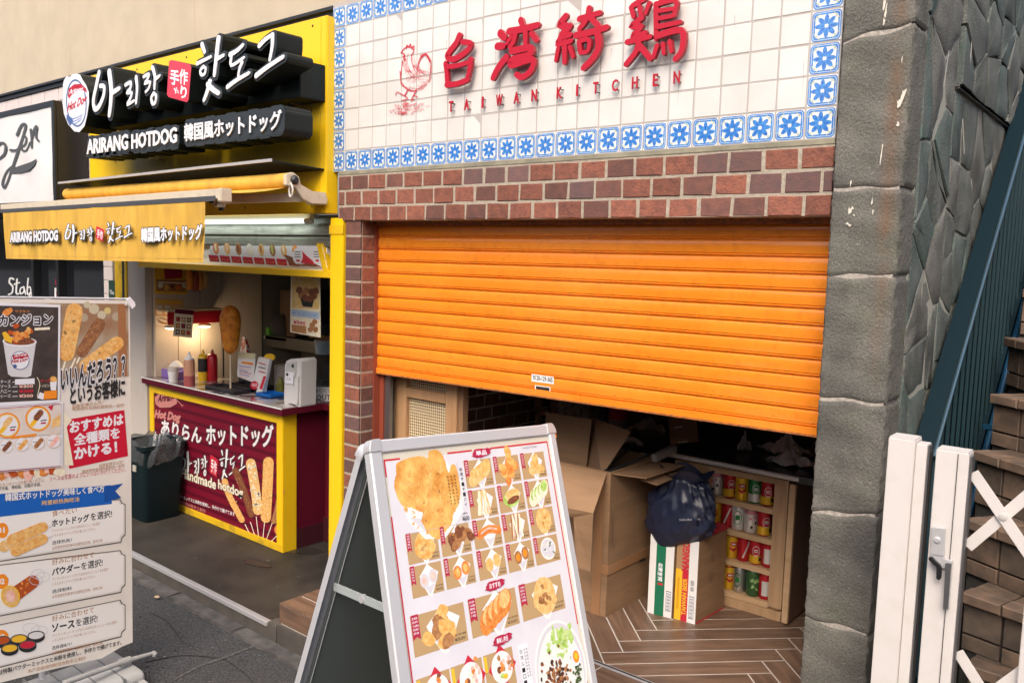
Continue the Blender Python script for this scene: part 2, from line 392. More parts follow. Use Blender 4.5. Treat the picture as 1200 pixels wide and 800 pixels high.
# ================================================================== LEFT NEIGHBOUR: light box and dark shop window
lb=thing('light_box_sign','white wall mounted light box with dark script lettering in a black frame','sign',(-3.7,-.1,2.25))
lbw=M('backlit_vinyl',(.74,.73,.72),.3,col2=(.66,.65,.65),scale=3,bump=.5,bscale=6)
blk=M('black_painted_metal',(.015,.016,.018),.38)
MB().box((-5.2,-.19,1.9),(-2.78,.02,2.62),blk).build('frame',lb,bevel=.004)
MB().sheet(lambda a,b:(-5.15+2.31*a,-.196-.004*math.sin(a*21)*math.sin(b*7),1.935+.645*b),40,10,lbw).build('face_panel',lb)
for q in (((-5.2,-.205,2.582),(-2.78,-.19,2.62)),((-5.2,-.205,1.9),(-2.78,-.19,1.934)),((-2.82,-.205,1.934),(-2.78,-.19,2.582))):
    MB().box(*q,blk).build('frame_edge',lb)
f=FY(-.2025); scr=M('grey_script',(.07,.075,.08),.5)
pr=Print(f,True)
for pts,w in (([(-6,178),(0,168),(6,170),(5,180),(-1,186)],3.2),
  ([(20,158),(25,147),(30,147),(27,160),(20,180),(14,198),(9,213),(5,220),(3,214),(8,201),(16,194)],3.4),
  ([(12,176),(19,176),(24,171)],2.8),([(24,172),(29,170),(31,163),(28,160),(25,168),(26,176),(31,176),(35,167)],2.6),
  ([(36,152),(37,162),(37,173)],3.0),([(37,164),(40,152),(43,148),(42,160),(45,165)],2.8)): pr.stroke(pts,w,scr,.8)
pr.poly([(10,199),(24,194),(36,190),(43,186),(41,193),(34,200),(24,203),(13,204)],scr)
pr.build('script_lettering',lb)

cs=thing('dark_shopfront','dark glazed shopfront under the white light box','shop front',(-4.2,.1,0))
glass=M('dark_glass',(.012,.014,.018),.06,spec=.8)
MB().box((-9,.26,-.1),(-2.86,.28,1.9),glass).build('window_pane',cs)
for xx in (-5.6,-4.32,-3.82,-2.9): MB().box((xx,.2,-.12),(xx+.05,.258,1.9),blk).build('window_frame',cs)
MB().box((-9,.02,1.86),(-2.64,.5,1.9),blk).build('soffit',cs)
f=FY(.2585); pr=Print(f,True)
for pts,w in (([(16,327),(12,326),(11,331),(15,336),(14,343),(10,345)],2),([(20,327),(19,343),(22,344)],2),([(17,333),(23,331)],1.6),
   ([(28,336),(24,338),(24,344),(28,342),(28,336),(30,345)],1.7),([(33,326),(32,344),(36,342),(35,336),(32,338)],1.7),
   ([(40,329),(43,326),(40,338),(36,349),(35,345),(42,341),(47,339)],1.7),([(43,336),(45,333),(42,335),(43,341)],1.5),([(46,333),(46,341)],1.5)):
    pr.stroke(pts,w,white,.8)
pr.text('OPEN',(65,335),(76,334),(65,326),redp,.03); pr.poly([(64,337),(76,337),(76,349),(64,350)],paperw); pr.poly([(66,340),(74,340),(74,347),(66,347)],redp)
pr.build('window_lettering',cs)
pc=thing('white_tiled_pillar','narrow white tiled pillar between the dark shopfront and the yellow post','pillar',(-2.8,.2,0))
for k in range(20): MB().box((-2.86,.15,-.12+k*.1),(-2.72,.25,-.12+k*.1+.096),pinkt).build('tile',pc)
sg=thing('small_green_sign','small dark green sign fixed beside the white tiled pillar','sign',(-2.66,.15,1.2))
MB().box((-2.72,.12,1.0),(-2.62,.16,1.38),M('dark_green_paint',(.02,.06,.045),.4)).build('board',sg)
pr=Print(FY(.1195)); pr.text('The',(-2.705,1.28),(-2.64,1.28),(-2.705,1.31),white,.02); pr.text('farm',(-2.705,1.2),(-2.64,1.2),(-2.705,1.235),M('green_print',(.1,.5,.2),.5),.02); pr.build('lettering',sg)

# ================================================================== TILED KITCHEN SIGN
ks=thing('tiled_shop_sign','white tiled sign with red Chinese characters, rooster drawing and blue flower tile border','sign',(1.25,0,2.03))
grout=M('grout',(.42,.39,.365),.9,bump=.2,scale=90)
tilew=M('white_glazed_tile',(.68,.66,.635),.12,col2=(.63,.61,.585),scale=7,bump=.12,bscale=9,vary=.035,coat=.4)
blueg=M('blue_glaze',(.035,.17,.52),.15,col2=(.08,.28,.62),scale=60,coat=.5)
blued=M('deep_blue_glaze',(.02,.1,.42),.15,col2=(.06,.26,.68),scale=90,coat=.5)
tilec=M('cream_glaze',(.76,.75,.70),.14,coat=.4)
greeng=M('sage_glaze',(.38,.45,.3),.2)
MB().box((0,-.0020,2.03),(2.5,.04,2.85),grout).build('grout_bed',ks)
def mesh_obj(mb,name,par,**k): return mb.build(name,par,at=(0,0,0),**k)
F0=Fr((0,0,0),(1,0,0),(0,0,1),(0,-1,0))
wt=MB().bev([(.0022,.0022),(.0978,.0022),(.0978,.0978),(.0022,.0978)],F0,-.006,.003,.0022,tilew)
bt=MB().bev([(.002,.002),(.098,.002),(.098,.098),(.002,.098)],F0,-.006,.003,.002,tilec)
t=Print(F0,d=.0033)
t.ring(rrect(.004,.004,.096,.096,.012),rrect(.0145,.0145,.0855,.0855,.008),blueg)
t.ring(rrect(.0078,.0078,.0922,.0922,.010),rrect(.0090,.0090,.0910,.0910,.009),tilec)
for k in range(8):
    a=math.pi/4*k; L=.0205 if k%2==0 else .0215
    t.poly(ell(.05+math.cos(a)*L,.05+math.sin(a)*L,.0155,.0078,a,12),blueg); t.poly(ell(.05+math.cos(a)*L*.95,.05+math.sin(a)*L*.95,.0115,.0034,a,8),blued)
t.poly(ell(.05,.05,.0042,.0042,0,10),tilec)
for cx,cy in ((.02,.02),(.08,.02),(.02,.08),(.08,.08)):
    t.poly(ell(cx,cy,.004,.004,0,7),greeng); t.poly(ell(cx,cy,.0016,.0016,0,5),tilec)
    for s in (-1,1): t.poly(ell(cx+s*.008*(1 if cx<.05 else 1),cy-s*.008*(1 if (cx<.05)==(cy<.05) else -1),.0036,.0018,s*.8,6),greeng)
for q in range(len(t.mb.f)): pass
bt.v=bt.v; k0=len(bt.v)
for i,fc in enumerate(t.mb.f):
    bt.f.append([k0+j for j in fc]); bt.m.append(bt.mi(t.mb.ms[t.mb.m[i]]))
bt.v+=t.mb.v
wo=wt.build('tile',None,at=(0,0,0)); bo=bt.build('border_tile',None,at=(0,0,0),recalc=False)
for i in range(25):
    for j in range(8):
        src=bo if (i in (0,24) or j in (0,7)) else wo
        o=inst(src,Vector((i*.1,rnd.uniform(-.0006,.0006),2.03+j*.1))-ks.location,ks,(rnd.uniform(-.006,.006),0,rnd.uniform(-.006,.006)))
for o in (wo,bo): bpy.data.objects.remove(o)
redl=M('red_lacquer',(.44,.008,.028),.42,spec=.35)
reds=M('dark_red_side',(.34,.01,.02),.3)
f=FY(-.038)
def sign_char(ch,bl,br,tl,bold,fr=f,dep=.028,par=ks,name='lettering'):
    m=MB(); put_text(m,ch,fr,fr.px(*bl),fr.px(*br),fr.px(*tl),0,redl,bold,dep,smat=reds)
    m.build(name,par,recalc=False)
# large characters, brush strokes as rounded slabs
CH={
'tai':((520,38,555,100),[([(.52,0),(.42,.14),(.18,.32),(.12,.42),(.35,.47),(.75,.33),(.9,.18),(.62,.13)],.17),([(.06,.55),(.10,.75),(.12,1.0)],.15),([(.9,.5),(.86,.7),(.78,.9)],.15),([(.1,.98),(.45,.97),(.8,.9)],.15),([(.12,.62),(.5,.6),(.86,.55)],.13)]),
'wan':((575,19,632,92),[([(.2,.22),(.28,.30)],.14),([(.14,.44),(.26,.44)],.13),([(.32,.64),(.16,.8),(.05,.97)],.13),
   ([(.62,.02),(.66,.12)],.11),([(.38,.2),(.68,.17),(.97,.12)],.12),([(.52,.2),(.48,.36),(.40,.46)],.10),([(.72,.2),(.72,.46)],.10),([(.42,.3),(.34,.4)],.08),([(.85,.26),(.95,.38)],.10),
   ([(.44,.54),(.82,.5),(.80,.62),(.46,.68),(.44,.78),(.86,.7),(.84,.88),(.66,.99),(.54,.94)],.115)]),
'qi':((649,4,712,81),[([(.22,.14),(.10,.28),(.26,.3),(.12,.46),(.30,.44)],.11),([(.30,.30),(.20,.42),(.06,.58),(.32,.54)],.10),([(.2,.56),(.2,.88)],.10),([(.08,.66),(.04,.84)],.08),([(.3,.64),(.36,.8)],.08),
   ([(.48,.20),(.86,.12)],.10),([(.66,.04),(.62,.2),(.48,.36)],.10),([(.70,.2),(.84,.34)],.10),([(.42,.46),(.72,.42),(.99,.36)],.11),([(.48,.56),(.50,.74)],.09),([(.48,.56),(.66,.54),(.64,.72),(.50,.74)],.08),([(.82,.42),(.84,.66),(.74,.84),(.56,.99)],.12)]),
'ji':((731,-8,802,77),[([(.34,.02),(.14,.12)],.10),([(.12,.14),(.16,.28)],.08),([(.26,.14),(.28,.26)],.08),([(.42,.1),(.36,.24)],.08),([(.30,.30),(.12,.42),(.30,.42),(.14,.56),(.36,.52)],.09),([(.06,.64),(.44,.58)],.09),([(.26,.56),(.22,.76),(.04,.96)],.10),([(.26,.7),(.44,.9)],.10),
   ([(.70,0),(.60,.1)],.09),([(.54,.12),(.54,.62)],.09),([(.54,.12),(.86,.08),(.84,.28)],.08),([(.56,.22),(.84,.2)],.07),([(.56,.33),(.84,.3)],.07),([(.56,.45),(.94,.4)],.08),([(.56,.58),(.96,.52),(.97,.8),(.86,.93)],.10),([(.56,.72),(.5,.88)],.08),([(.66,.7),(.67,.84)],.07),([(.77,.67),(.8,.82)],.07)]),
}
for key,((x0,y0,x1,y1),sts) in CH.items():
    m=MB(); sl=-(13/76)     # rows climb to the right
    for n,(pts,w) in enumerate(sts):
        q=[(x0+(x1-x0)*a, y0+4+(y1-y0-4)*b+sl*.35*(x1-x0)*(a-.5)) for a,b in pts]
        qf=[f.px(*c) for c in q]; sc_=(f.px(x1,60)[0]-f.px(x0,60)[0])
        m.ext_stroke(qf,w*sc_*.94,.85,f,-.013+n*.0001,.001+n*.0004,redl,reds)
    m.build('character',ks,recalc=False)
for sx,bl,br,tl in (('TAIWAN',(525,131.5),(629,118),(525,119.5)),('KITCHEN',(651,115.5),(797,97),(651,103))):
    f2=FY(-.022); a,b,c=f2.px(*bl),f2.px(*br),f2.px(*tl)
    n=len(sx)
    for i,chh in enumerate(sx):
        wch={'I':.14,'T':.5,'W':.72,'A':.56,'N':.55,'K':.5,'C':.56,'H':.52,'E':.42}[chh]; 
        step=(b[0]-a[0]-.5*.062)/(n-1) ; cx=a[0]+.5*.5*.062+i*step; yy=a[1]+(b[1]-a[1])*i/(n-1); h=c[1]-a[1]; ww=wch*h*1.05
        m=MB(); put_text(m,chh,f2,(cx-ww/2,yy),(cx+ww/2,yy),(cx-ww/2,yy+h),0,redl,.02,.005,smat=reds)
        o=m.build('letter',ks,recalc=False)
        for dz in (.1,.8): MB().tube([(cx+ww*.35,-.02,yy+h*dz),(cx+ww*.35,.0,yy+h*dz)],.0022,steel_dark,5).build('mounting_pin',o)
# rain streaks on the glazed tiles
stk=M('tile_grime',(.55,.50,.45),.5,alpha=.35); pr=Print(FY(-.0036)); r=random.Random(31)
for k in range(26):
    xx=r.uniform(.4,2.4); zz=r.uniform(2.2,2.6); pr.poly([(xx,zz),(xx+r.uniform(.002,.006),zz),(xx+.003,zz-r.uniform(.03,.14))],stk,hold=True)
pr.build('rain_streaks',ks)
# rooster, printed in red line work
pr=Print(FY(-.0045),True); rr=random.Random(3)
def hairy(pts,n,spread,w):
    for k in range(n):
        dx,dy=rr.uniform(-spread,spread),rr.uniform(-spread,spread)
        a=rr.uniform(0,.5); b=rr.uniform(.6,1); m=len(pts)-1
        q=[pts[min(m,round((a+(b-a)*t/4)*m))] for t in range(5)]
        q=[(x+dx+rr.uniform(-.4,.4),y+dy+rr.uniform(-.4,.4)) for x,y in q]
        pr.stroke(q,w,redp,.5)
body=[(476,62),(472,72),(469,84),(470,96),(475,103),(483,107),(492,104),(500,98),(505,90)]
pr.stroke([(470,62),(474,57),(480,55),(485,60),(482,66),(484,78),(488,86)],1.2,redp)
for q in ([(476,57),(477,53),(479,56)],[(479,56),(481,52),(482,56)],[(482,57),(485,54),(485,59)],[(470,62),(474,64),(472,67)],[(474,66),(474,71),(476,69)]): pr.stroke(q,1.3,redp)
hairy(body,7,.9,.4); hairy([(476,64),(475,74),(478,84),(484,92),(492,96)],9,2.6,.32)
hairy([(483,66),(486,78),(492,84),(500,86)],8,2.4,.32)
for k in range(9):
    r1=8+k*1.1; hairy([(490+k*.3,98-k),(489+k*.2,84-k*1.6),(493,70-k*.6),(499,64-k*.1),(504+k*.1,72),(505,86),(503,96)],2,.8,.38)
for k in range(30):
    x,y=rr.uniform(474,500),rr.uniform(82,105); pr.stroke([(x,y),(x+rr.uniform(2,4),y+rr.uniform(1,3)),(x+rr.uniform(4,6),y+rr.uniform(-1,2))],.38,redp)
for q in ([(478,106),(474,112),(466,108),(464,112)],[(474,112),(478,116),(470,118)],[(488,106),(485,112),(482,118)],[(485,112),(490,114)],[(482,118),(486,117)]): pr.stroke(q,1.2,redp)
for k in range(55):
    x=rr.gauss(477,10); y=129-.12*(x-477)+rr.uniform(-8,7)*(1-abs(x-477)/32); 
    if 458<x<500: pr.stroke([(x,y),(x+rr.uniform(-3,4),y-rr.uniform(0,3)),(x+rr.uniform(2,6),y-rr.uniform(0,3))],rr.uniform(.3,.7),redp)
pr.build('rooster_print',ks)

# ================================================================== BRICKWORK
bm_=[M('brick_red',(.255,.090,.055),.8,col2=(.18,.066,.045),scale=30,bump=.9,bscale=110,vary=.22,dirt=.35,dscale=60,dcol=(.07,.04,.035)),M('brick_brown',(.18,.075,.055),.8,col2=(.12,.055,.045),scale=30,bump=.6,bscale=160,vary=.2),M('brick_plum',(.12,.07,.068),.8,col2=(.16,.08,.07),scale=30,bump=.6,bscale=160,vary=.2)]
mortar=M('mortar',(.43,.375,.30),.95,col2=(.33,.285,.225),scale=60,bump=.8,bscale=200)
bw=thing('brick_lintel','red brown brick lintel with pale mortar over the orange shutter','wall',(1.2,0,1.8))
MB().box((.062,-.0095,1.787),(2.503,.2,2.029),mortar).build('mortar_bed',bw)
MB().box((.062,-.012,2.012),(2.503,-.002,2.0285),M('mossy_ledge',(.2,.19,.14),.9,col2=(.3,.28,.2),scale=20)).build('mortar_ledge',bw)
def brick_mesh(w,h,d,seed,mat):
    r=random.Random(seed); j=lambda:r.uniform(-.0024,.0024)
    return MB().bev([(0+j(),0+j()),(w+j(),0+j()),(w+j(),h+j()),(0+j(),h+j())],F0,-d,.0,.002,mat).build('brick',None,at=(0,0,0))
protos=[brick_mesh(.112,.064,.02,s,bm_[(0,0,1,0,2,1)[s%6]]) for s in range(12)]
for c in range(3):
    z=1.787+c*.0755+.001; xs=.062-(0 if c%2==0 else .05)
    xs={0:.066,1:.0,2:.045}[c]
    if c==1: xs=-.005
    while xs<2.50:
        a=max(xs,.064); b=min(xs+.112,2.503)
        if b-a>.01:
            if b-a>.105: inst(rnd.choice(protos),Vector((xs,-.0125+rnd.uniform(-.002,.002),z))-bw.location,bw)
            else: MB().bev([(a,z),(b,z),(b,z+.064),(a,z+.064)],FY(0),-.01,.0125,.002,rnd.choice(bm_)).build('brick',bw)
        xs+=.124
bp_=thing('brick_pier','narrow red brick pier between the yellow post and the orange shutter','wall',(.17,0,-.1))
MB().box((.113,-.0015,-.1),(.2245,.098,1.785),mortar).build('mortar_bed',bp_)
for c in range(25):
    z=-.1+c*.0755+.006
    MB().bev([(.112+rnd.uniform(-.001,.001),z),(.2245,z),(.2245,z+.064),(.112,z+.064)],FY(.004),-.0,.008,.002,rnd.choice(bm_)).build('brick',bp_)
    MB().bev([(.008,z),(.097,z),(.097,z+.064),(.008,z+.064)],FX(.223),0,.004,.0015,bm_[rnd.choice((1,1,2,0))]).build('brick',bp_)

# ---- interior walls of the kitchen
dm=M('dark_mortar',(.55,.5,.43),.9)
MB().box((.1,.22,-.05),(.245,2.6,1.78),dm).build('left_inner_wall',kind='structure')
lw=bpy.data.objects['left_inner_wall']
FXl=Fr((0,0,0),(0,1,0),(0,0,1),(1,0,0))
bp2=[]
for s in range(4):
    bp2.append(MB().bev([(0,0),(.128,0),(.128,.064),(0,.064)],FXl,-.01,.004,.0015,bm_[(1,2,1,2)[s]]).build('brick',None,at=(0,0,0)))
for c in range(15):
    for k in range(18):
        yy=.24+k*.139-(.07 if c%2 else 0)
        if .2<yy<2.4: inst(rnd.choice(bp2),(.245,yy,c*.0755),lw)
for o in protos+bp2: bpy.data.objects.remove(o)
MB().box((.1,2.6,-.05),(2.7,2.7,1.9),M('back_wall_paint',(.45,.45,.46),.8,dirt=.3)).build('back_inner_wall',kind='structure')
MB().box((.1,.13,1.79),(2.5,2.6,1.85),M('inner_ceiling_paint',(.55,.54,.52),.8)).build('inner_ceiling',kind='structure')
MB().box((2.505,.26,-.05),(2.6,2.6,1.85),M('inner_side_wall',(.45,.43,.4),.8)).build('right_inner_wall',kind='structure')
MB().box((.11,.2,1.79),(2.5,.42,2.8),dark).build('wall_core',kind='structure')

# ---- herringbone floor
plankm=M('wood_look_tile',(.195,.118,.078),.36,col2=(.115,.070,.048),scale=5,stretch=(1,9,9),bump=.25,bscale=30,vary=.16,dirt=.25,dscale=10,dcol=(.06,.045,.035),detail=8)
floor=thing('inner_floor','x','x',(1.4,.6,0)); del floor['label'],floor['category']; floor['kind']='structure'
MB().box((.26,-.488,-.3),(2.6,2.6,-.0012),M('tile_grout',(.50,.46,.41),.9)).build('floor_bed',floor)
pw,pl=.1,.76; O=Vector((1.698,.329)); U_=Vector((1,1))/math.sqrt(2); V_=Vector((-1,1))/math.sqrt(2); T2=U_*pl-V_*pl; T1=(U_+V_)*pw
FZ0=FZ(0)
def plank(poly,par=floor,ang=0):
    for a,b,c in ((1,0,2.503),(-1,0,-.262),(0,-1,-.048),(0,1,1.6)): poly=clip(poly,a,b,c)
    if len(poly)<3: return
    c=Vector((sum(p[0] for p in poly)/len(poly),sum(p[1] for p in poly)/len(poly)))
    ca,sa=math.cos(-ang),math.sin(-ang)
    loc=[((p[0]-c.x)*ca-(p[1]-c.y)*sa,(p[0]-c.x)*sa+(p[1]-c.y)*ca) for p in poly]
    o=MB().bev(loc,FZ0,-.006,0,.001,plankm).build('floor_plank',None,at=(0,0,0)); o.parent=par; o.location=Vector((c.x,c.y,0))-par.location; o.rotation_euler=(0,0,ang)
g_=.0030
for m_ in range(-3,3):
    for k in range(-30,30):
        o=O+T2*m_+T1*k
        A=[o+U_*g_+V_*g_,o+U_*(pl-g_)+V_*g_,o+U_*(pl-g_)+V_*(pw-g_),o+U_*g_+V_*(pw-g_)]
        B=[o+U_*(pl+g_)+V_*(pw-pl+g_),o+U_*(pl+pw-g_)+V_*(pw-pl+g_),o+U_*(pl+pw-g_)+V_*(pw-g_),o+U_*(pl+g_)+V_*(pw-g_)]
        if .1<sum(q.y for q in A)/4+.5<2.3 : plank([tuple(q) for q in A],ang=math.pi/4)
        if .1<sum(q.y for q in B)/4+.5<2.3 : plank([tuple(q) for q in B],ang=-math.pi/4)
for xa in (-.05,): pass
st=thing('entrance_step','low step clad in brown wood look tiles in front of the shutter','step',(.8,-.4,-.1))
MB().box((.256,-.482,-.2),(2.55,.0,-.008),M('tile_grout',(.4,.37,.33),.9)).build('step_core',st)
for r_,(ya,yb) in enumerate(((-.49,-.375),(-.371,-.256),(-.252,-.137),(-.133,.024))):
    xa=.25-(.35 if r_%2 else 0)
    while xa<2.5:
        a=max(xa,.25); b=min(xa+.6,2.5)
        MB().bev([(a,ya),(b-.004,ya),(b-.004,yb),(a,yb)],FZ(0),-.006,-.0005,.001,plankm).build('step_tile',st); xa+=.6
xa=.25
for ln in (.42,.6,.6,.6):
    MB().bev([(xa,-.095),(xa+ln-.004,-.095),(xa+ln-.004,-.008),(xa,-.008)],FY(-.482),0,.008,.001,plankm).build('step_tile',st); xa+=ln
MB().box((.247,-.484,-.1),(.256,.0,-.008),plankm).build('step_side_tile',st)
MB().box((.25,-.5,-.3),(2.6,-.484,-.1),concrete).build('kerb_stone',kind='structure')
tr=thing('shutter_floor_rail','shiny metal rail set in the floor under the orange shutter','rail',(1.3,.04,0))
MB().box((.25,.024,-.01),(2.505,.046,.004),alu).build('rail',tr,bevel=.001)
MB().box((.25,.03,.0042),(2.505,.04,.0046),steel_dark).build('slot',tr)

# ================================================================== ORANGE SHUTTER
orange=M('orange_shutter_paint',(.78,.225,.014),.20,col2=(.82,.26,.022),scale=3,bump=.16,bscale=6,coat=.35,dirt=.22,dscale=30,dcol=(.34,.075,.008))
rust=M('worn_orange_edge',(.50,.16,.03),.55,col2=(.22,.09,.04),scale=60,bump=.3)
sh=thing('roller_shutter','orange metal roller shutter lowered two thirds of the way','roller shutter',(1.35,.11,1.8))
n_=13; ztop,zbot=1.79,1.054; ph=(ztop-zbot)/12.3
prof=[(0,0),(-.0022,.0018),(-.0036,.006),(-.0046,ph*.40),(-.0034,ph*.715),(.0016,ph*.745),(-.0006,ph*.775),(-.0040,ph*.81),(-.0030,ph*.85),(.0030,ph*.885),(.0042,ph*.95),(.0005,ph*.999)]
slm=MB(); 
X0,X1=.232,2.503
k0=[( X0,.11+a,b) for a,b in prof]+[(X1,.11+a,b) for a,b in prof]; n=len(prof)
slm.add([(x,y,-z) for x,y,z in k0],[[i,i+n,i+1+n,i+1] for i in range(n-1)],orange)
so=slm.build('slat',None,at=(0,0,0),smooth=30)
for k in range(13): 
    z=zbot+ph*(12.95-k)-.004; tl_=.0125*k/12; inst(so,Vector((0,0,z-.232*tl_))-sh.location,sh,(0,-tl_,0))
bpy.data.objects.remove(so)
tz=lambda x:(x-.232)*.0125
def bar_(y0,y1,z0,z1,m_,nm): MB().hexa([(X0,y0,z0),(X1,y0,z0+tz(X1)),(X1,y1,z0+tz(X1)),(X0,y1,z0),(X0,y0,z1),(X1,y0,z1+tz(X1)),(X1,y1,z1+tz(X1)),(X0,y1,z1)],m_).build(nm,sh,bevel=.0015)
bar_(.10,.118,zbot-.028,zbot-.001,orange,'bottom_bar')
bar_(.097,.121,zbot-.034,zbot-.027,rust,'bottom_edge')
for z in (1.772,1.783): MB().box((X0,.085,z-.006),(X1,.1,z+.004),rust).build('head_seal',sh)
redbrown=M('red_brown_rail',(.25,.055,.03),.45,bump=.1,scale=20)
MB().box((.224,.085,-.0),(.234,.14,1.786),redbrown).build('guide_rail',sh); MB().box((.234,.125,0),(.262,.14,1.786),redbrown).build('guide_rail',sh)
MB().box((.262,.135,0),(.30,.155,1.2),alud).build('inner_jamb',sh)
f=FY(.1045); pr=Print(f,True)
pr.poly([(623,438),(649,441.5),(649,450),(623,446.5)],white); pr.text('0120-129-365',(625,444.5),(647.5,447.8),(625,439.3),ink,.03)
pr.build('phone_sticker',sh)
pr=Print(f,True); pr.poly([(627,451),(645,453.5),(645,463),(627,460.5)],white); pr.poly([(628,452),(644,454.3),(644,458),(628,455.8)],ink); pr.text('シャッター',(629,460.2),(643,462),(629,457),ink)
pr.build('maker_sticker',sh)
# scratches and rust specks near the bottom edge
scm=M('rust_speck',(.2,.06,.02),.7); pr=Print(FY(.1055),d=2e-3); r=random.Random(5)
for k in range(90):
    xx=r.uniform(.3,2.48); zz=zbot+ph*.28+r.random()**2*.14 if r.random()<.7 else zbot+r.uniform(-.02,.05); sx_=r.uniform(.0006,.004)
    pr.poly(ell(xx,zz,sx_,r.uniform(.0005,.0018),0,6,.3,k),scm,hold=True)
pr.build('rust_specks',sh)

# ================================================================== CANE DOOR leaning inside
oak=M('light_oak',(.45,.27,.14),.5,col2=(.38,.215,.105),scale=4,stretch=(8,8,1),bump=.2,bscale=30,detail=6)
dd=thing('cane_panel_door','wooden folding door with woven cane panels just inside the shutter','door',(.5,.2,0))
xa,xb=.262,.705
for a,b in ((xa,xa+.09),(xb-.075,xb)): MB().box((a,.2,0),(b,.235,1.2),oak).build('stile',dd,bevel=.002)
rails=[1.12,.905,.60,.3,.0]
cane=M('woven_cane',(.62,.50,.32),.6)
for k in range(5): MB().box((xa+.09,.2,rails[k]),(xb-.075,.235,rails[k]+(.05 if k else .08)),oak).build('cross_rail',dd,bevel=.002)
for k in range(4):
    z0,z1=rails[k+1]+.05,rails[k]; m=MB(); x0,x1=xa+.09,xb-.075; n=19
    for i in range(n+1): xx=x0+(x1-x0)*i/n; m.box((xx-.0032,.226,z0),(xx+.0032,.228,z1),cane)
    nz=max(3,round((z1-z0)/((x1-x0)/n)))
    for i in range(nz+1): zz=z0+(z1-z0)*i/nz; m.box((x0,.2235,zz-.0032),(x1,.2255,zz+.0032),cane)
    m.build('cane_panel',dd)
    MB().box((x0,.238,z0),(x1,.24,z1),M('cane_backing',(.05,.035,.02),.9)).build('panel_backing',dd)
MB().box((xb,.215,0),(xb+.028,.25,1.2),M('dark_oak',(.26,.15,.08),.5)).build('door_edge',dd)

# ================================================================== STONE PILLAR
def stone_mat(name,c1,c2,lichen,streak=False):
    m,t,b=_mk(name); N=t.nodes; L=t.links; b.inputs['Roughness'].default_value=.85; b.inputs['Specular IOR Level'].default_value=.3
    tc=N.new('ShaderNodeTexCoord')
    def nz(s,d=6):
        n=N.new('ShaderNodeTexNoise'); n.inputs['Scale'].default_value=s; n.inputs['Detail'].default_value=d; L.new(tc.outputs['Object'],n.inputs['Vector']); return n.outputs[0]
    def mr(v,a,b_,mx=1):
        r=N.new('ShaderNodeMapRange'); r.inputs[1].default_value=a; r.inputs[2].default_value=b_; r.inputs[4].default_value=mx; L.new(v,r.inputs[0]); return r.outputs[0]
    def mx(a,c,f):
        x=N.new('ShaderNodeMix'); x.data_type='RGBA'; x.inputs[7].default_value=(*c,1); L.new(f,x.inputs[0])
        if isinstance(a,tuple): x.inputs[6].default_value=(*a,1)
        else: L.new(a,x.inputs[6])
        return x.outputs[2]
    cur=mx(c1,c2,mr(nz(6),.38,.62)); cur=mx(cur,lichen,mr(nz(11),.5,.68,.6)); cur=mx(cur,(.045,.045,.042),mr(nz(260,2),.52,.62,.5)); cur=mx(cur,(.38,.36,.31),mr(nz(190,2),.62,.7,.35))
    cur=mx(cur,(.05,.05,.048),mr(nz(3.2),.47,.66,.7))
    if streak:
        sp=N.new('ShaderNodeSeparateXYZ'); L.new(tc.outputs['Object'],sp.inputs[0])
        def gauss(v,c,w):
            a=N.new('ShaderNodeMath'); a.operation='SUBTRACT'; L.new(v,a.inputs[0]); a.inputs[1].default_value=c
            q=N.new('ShaderNodeMath'); q.operation='ABSOLUTE'; L.new(a.outputs[0],q.inputs[0])
            r=N.new('ShaderNodeMapRange'); r.inputs[1].default_value=0; r.inputs[2].default_value=w; r.inputs[3].default_value=1; r.inputs[4].default_value=0; L.new(q.outputs[0],r.inputs[0]); return r.outputs[0]
        g1=gauss(sp.outputs['X'],.168,.034); 
        h=N.new('ShaderNodeMapRange'); h.inputs[1].default_value=1.2; h.inputs[2].default_value=1.75; L.new(sp.outputs['Z'],h.inputs[0])
        a=N.new('ShaderNodeMath'); a.operation='MULTIPLY'; L.new(g1,a.inputs[0]); L.new(h.outputs[0],a.inputs[1])
        c=N.new('ShaderNodeMath'); c.operation='MULTIPLY'; L.new(a.outputs[0],c.inputs[0]); L.new(mr(nz(9),.35,.6,.75),c.inputs[1])
        cur=mx(cur,(.155,.092,.055),c.outputs[0])
    L.new(cur,b.inputs['Base Color'])
    bp=N.new('ShaderNodeBump'); bp.inputs['Strength'].default_value=.9; bp.inputs['Distance'].default_value=.004; L.new(nz(130,6),bp.inputs['Height']); L.new(bp.outputs[0],b.inputs['Normal'])
    return m
colstone=stone_mat('pillar_stone',(.118,.115,.102),(.165,.158,.137),(.12,.125,.095),True)
joint=M('pale_pointing',(.46,.42,.37),.95,bump=.8,scale=70,col2=(.3,.27,.24))
ps=thing('stone_pillar','grey weathered stone block pillar between the orange shutter and the white gate','pillar',(2.51,0,0))
PY=-.035
jt=[((985,-140),(1078,-150)),((982,51),(1068,27)),((971,222),(1054,219)),((966,323.5),(1050,324)),((958,466),(1040,474.6)),((950,600),(1028,605)),((944,723),(1020,746)),((934,880),(1010,900))]
XL,XR=2.508,2.722
lev=[(P(*a,y=PY).z,P(*b,y=PY).z) for a,b in jt]+[(-.25,-.25)]
MB().box((XL+.007,PY+.0052,-.25),(XR-.014,.10,3.1),joint).build('pointing',ps)
r=random.Random(11)
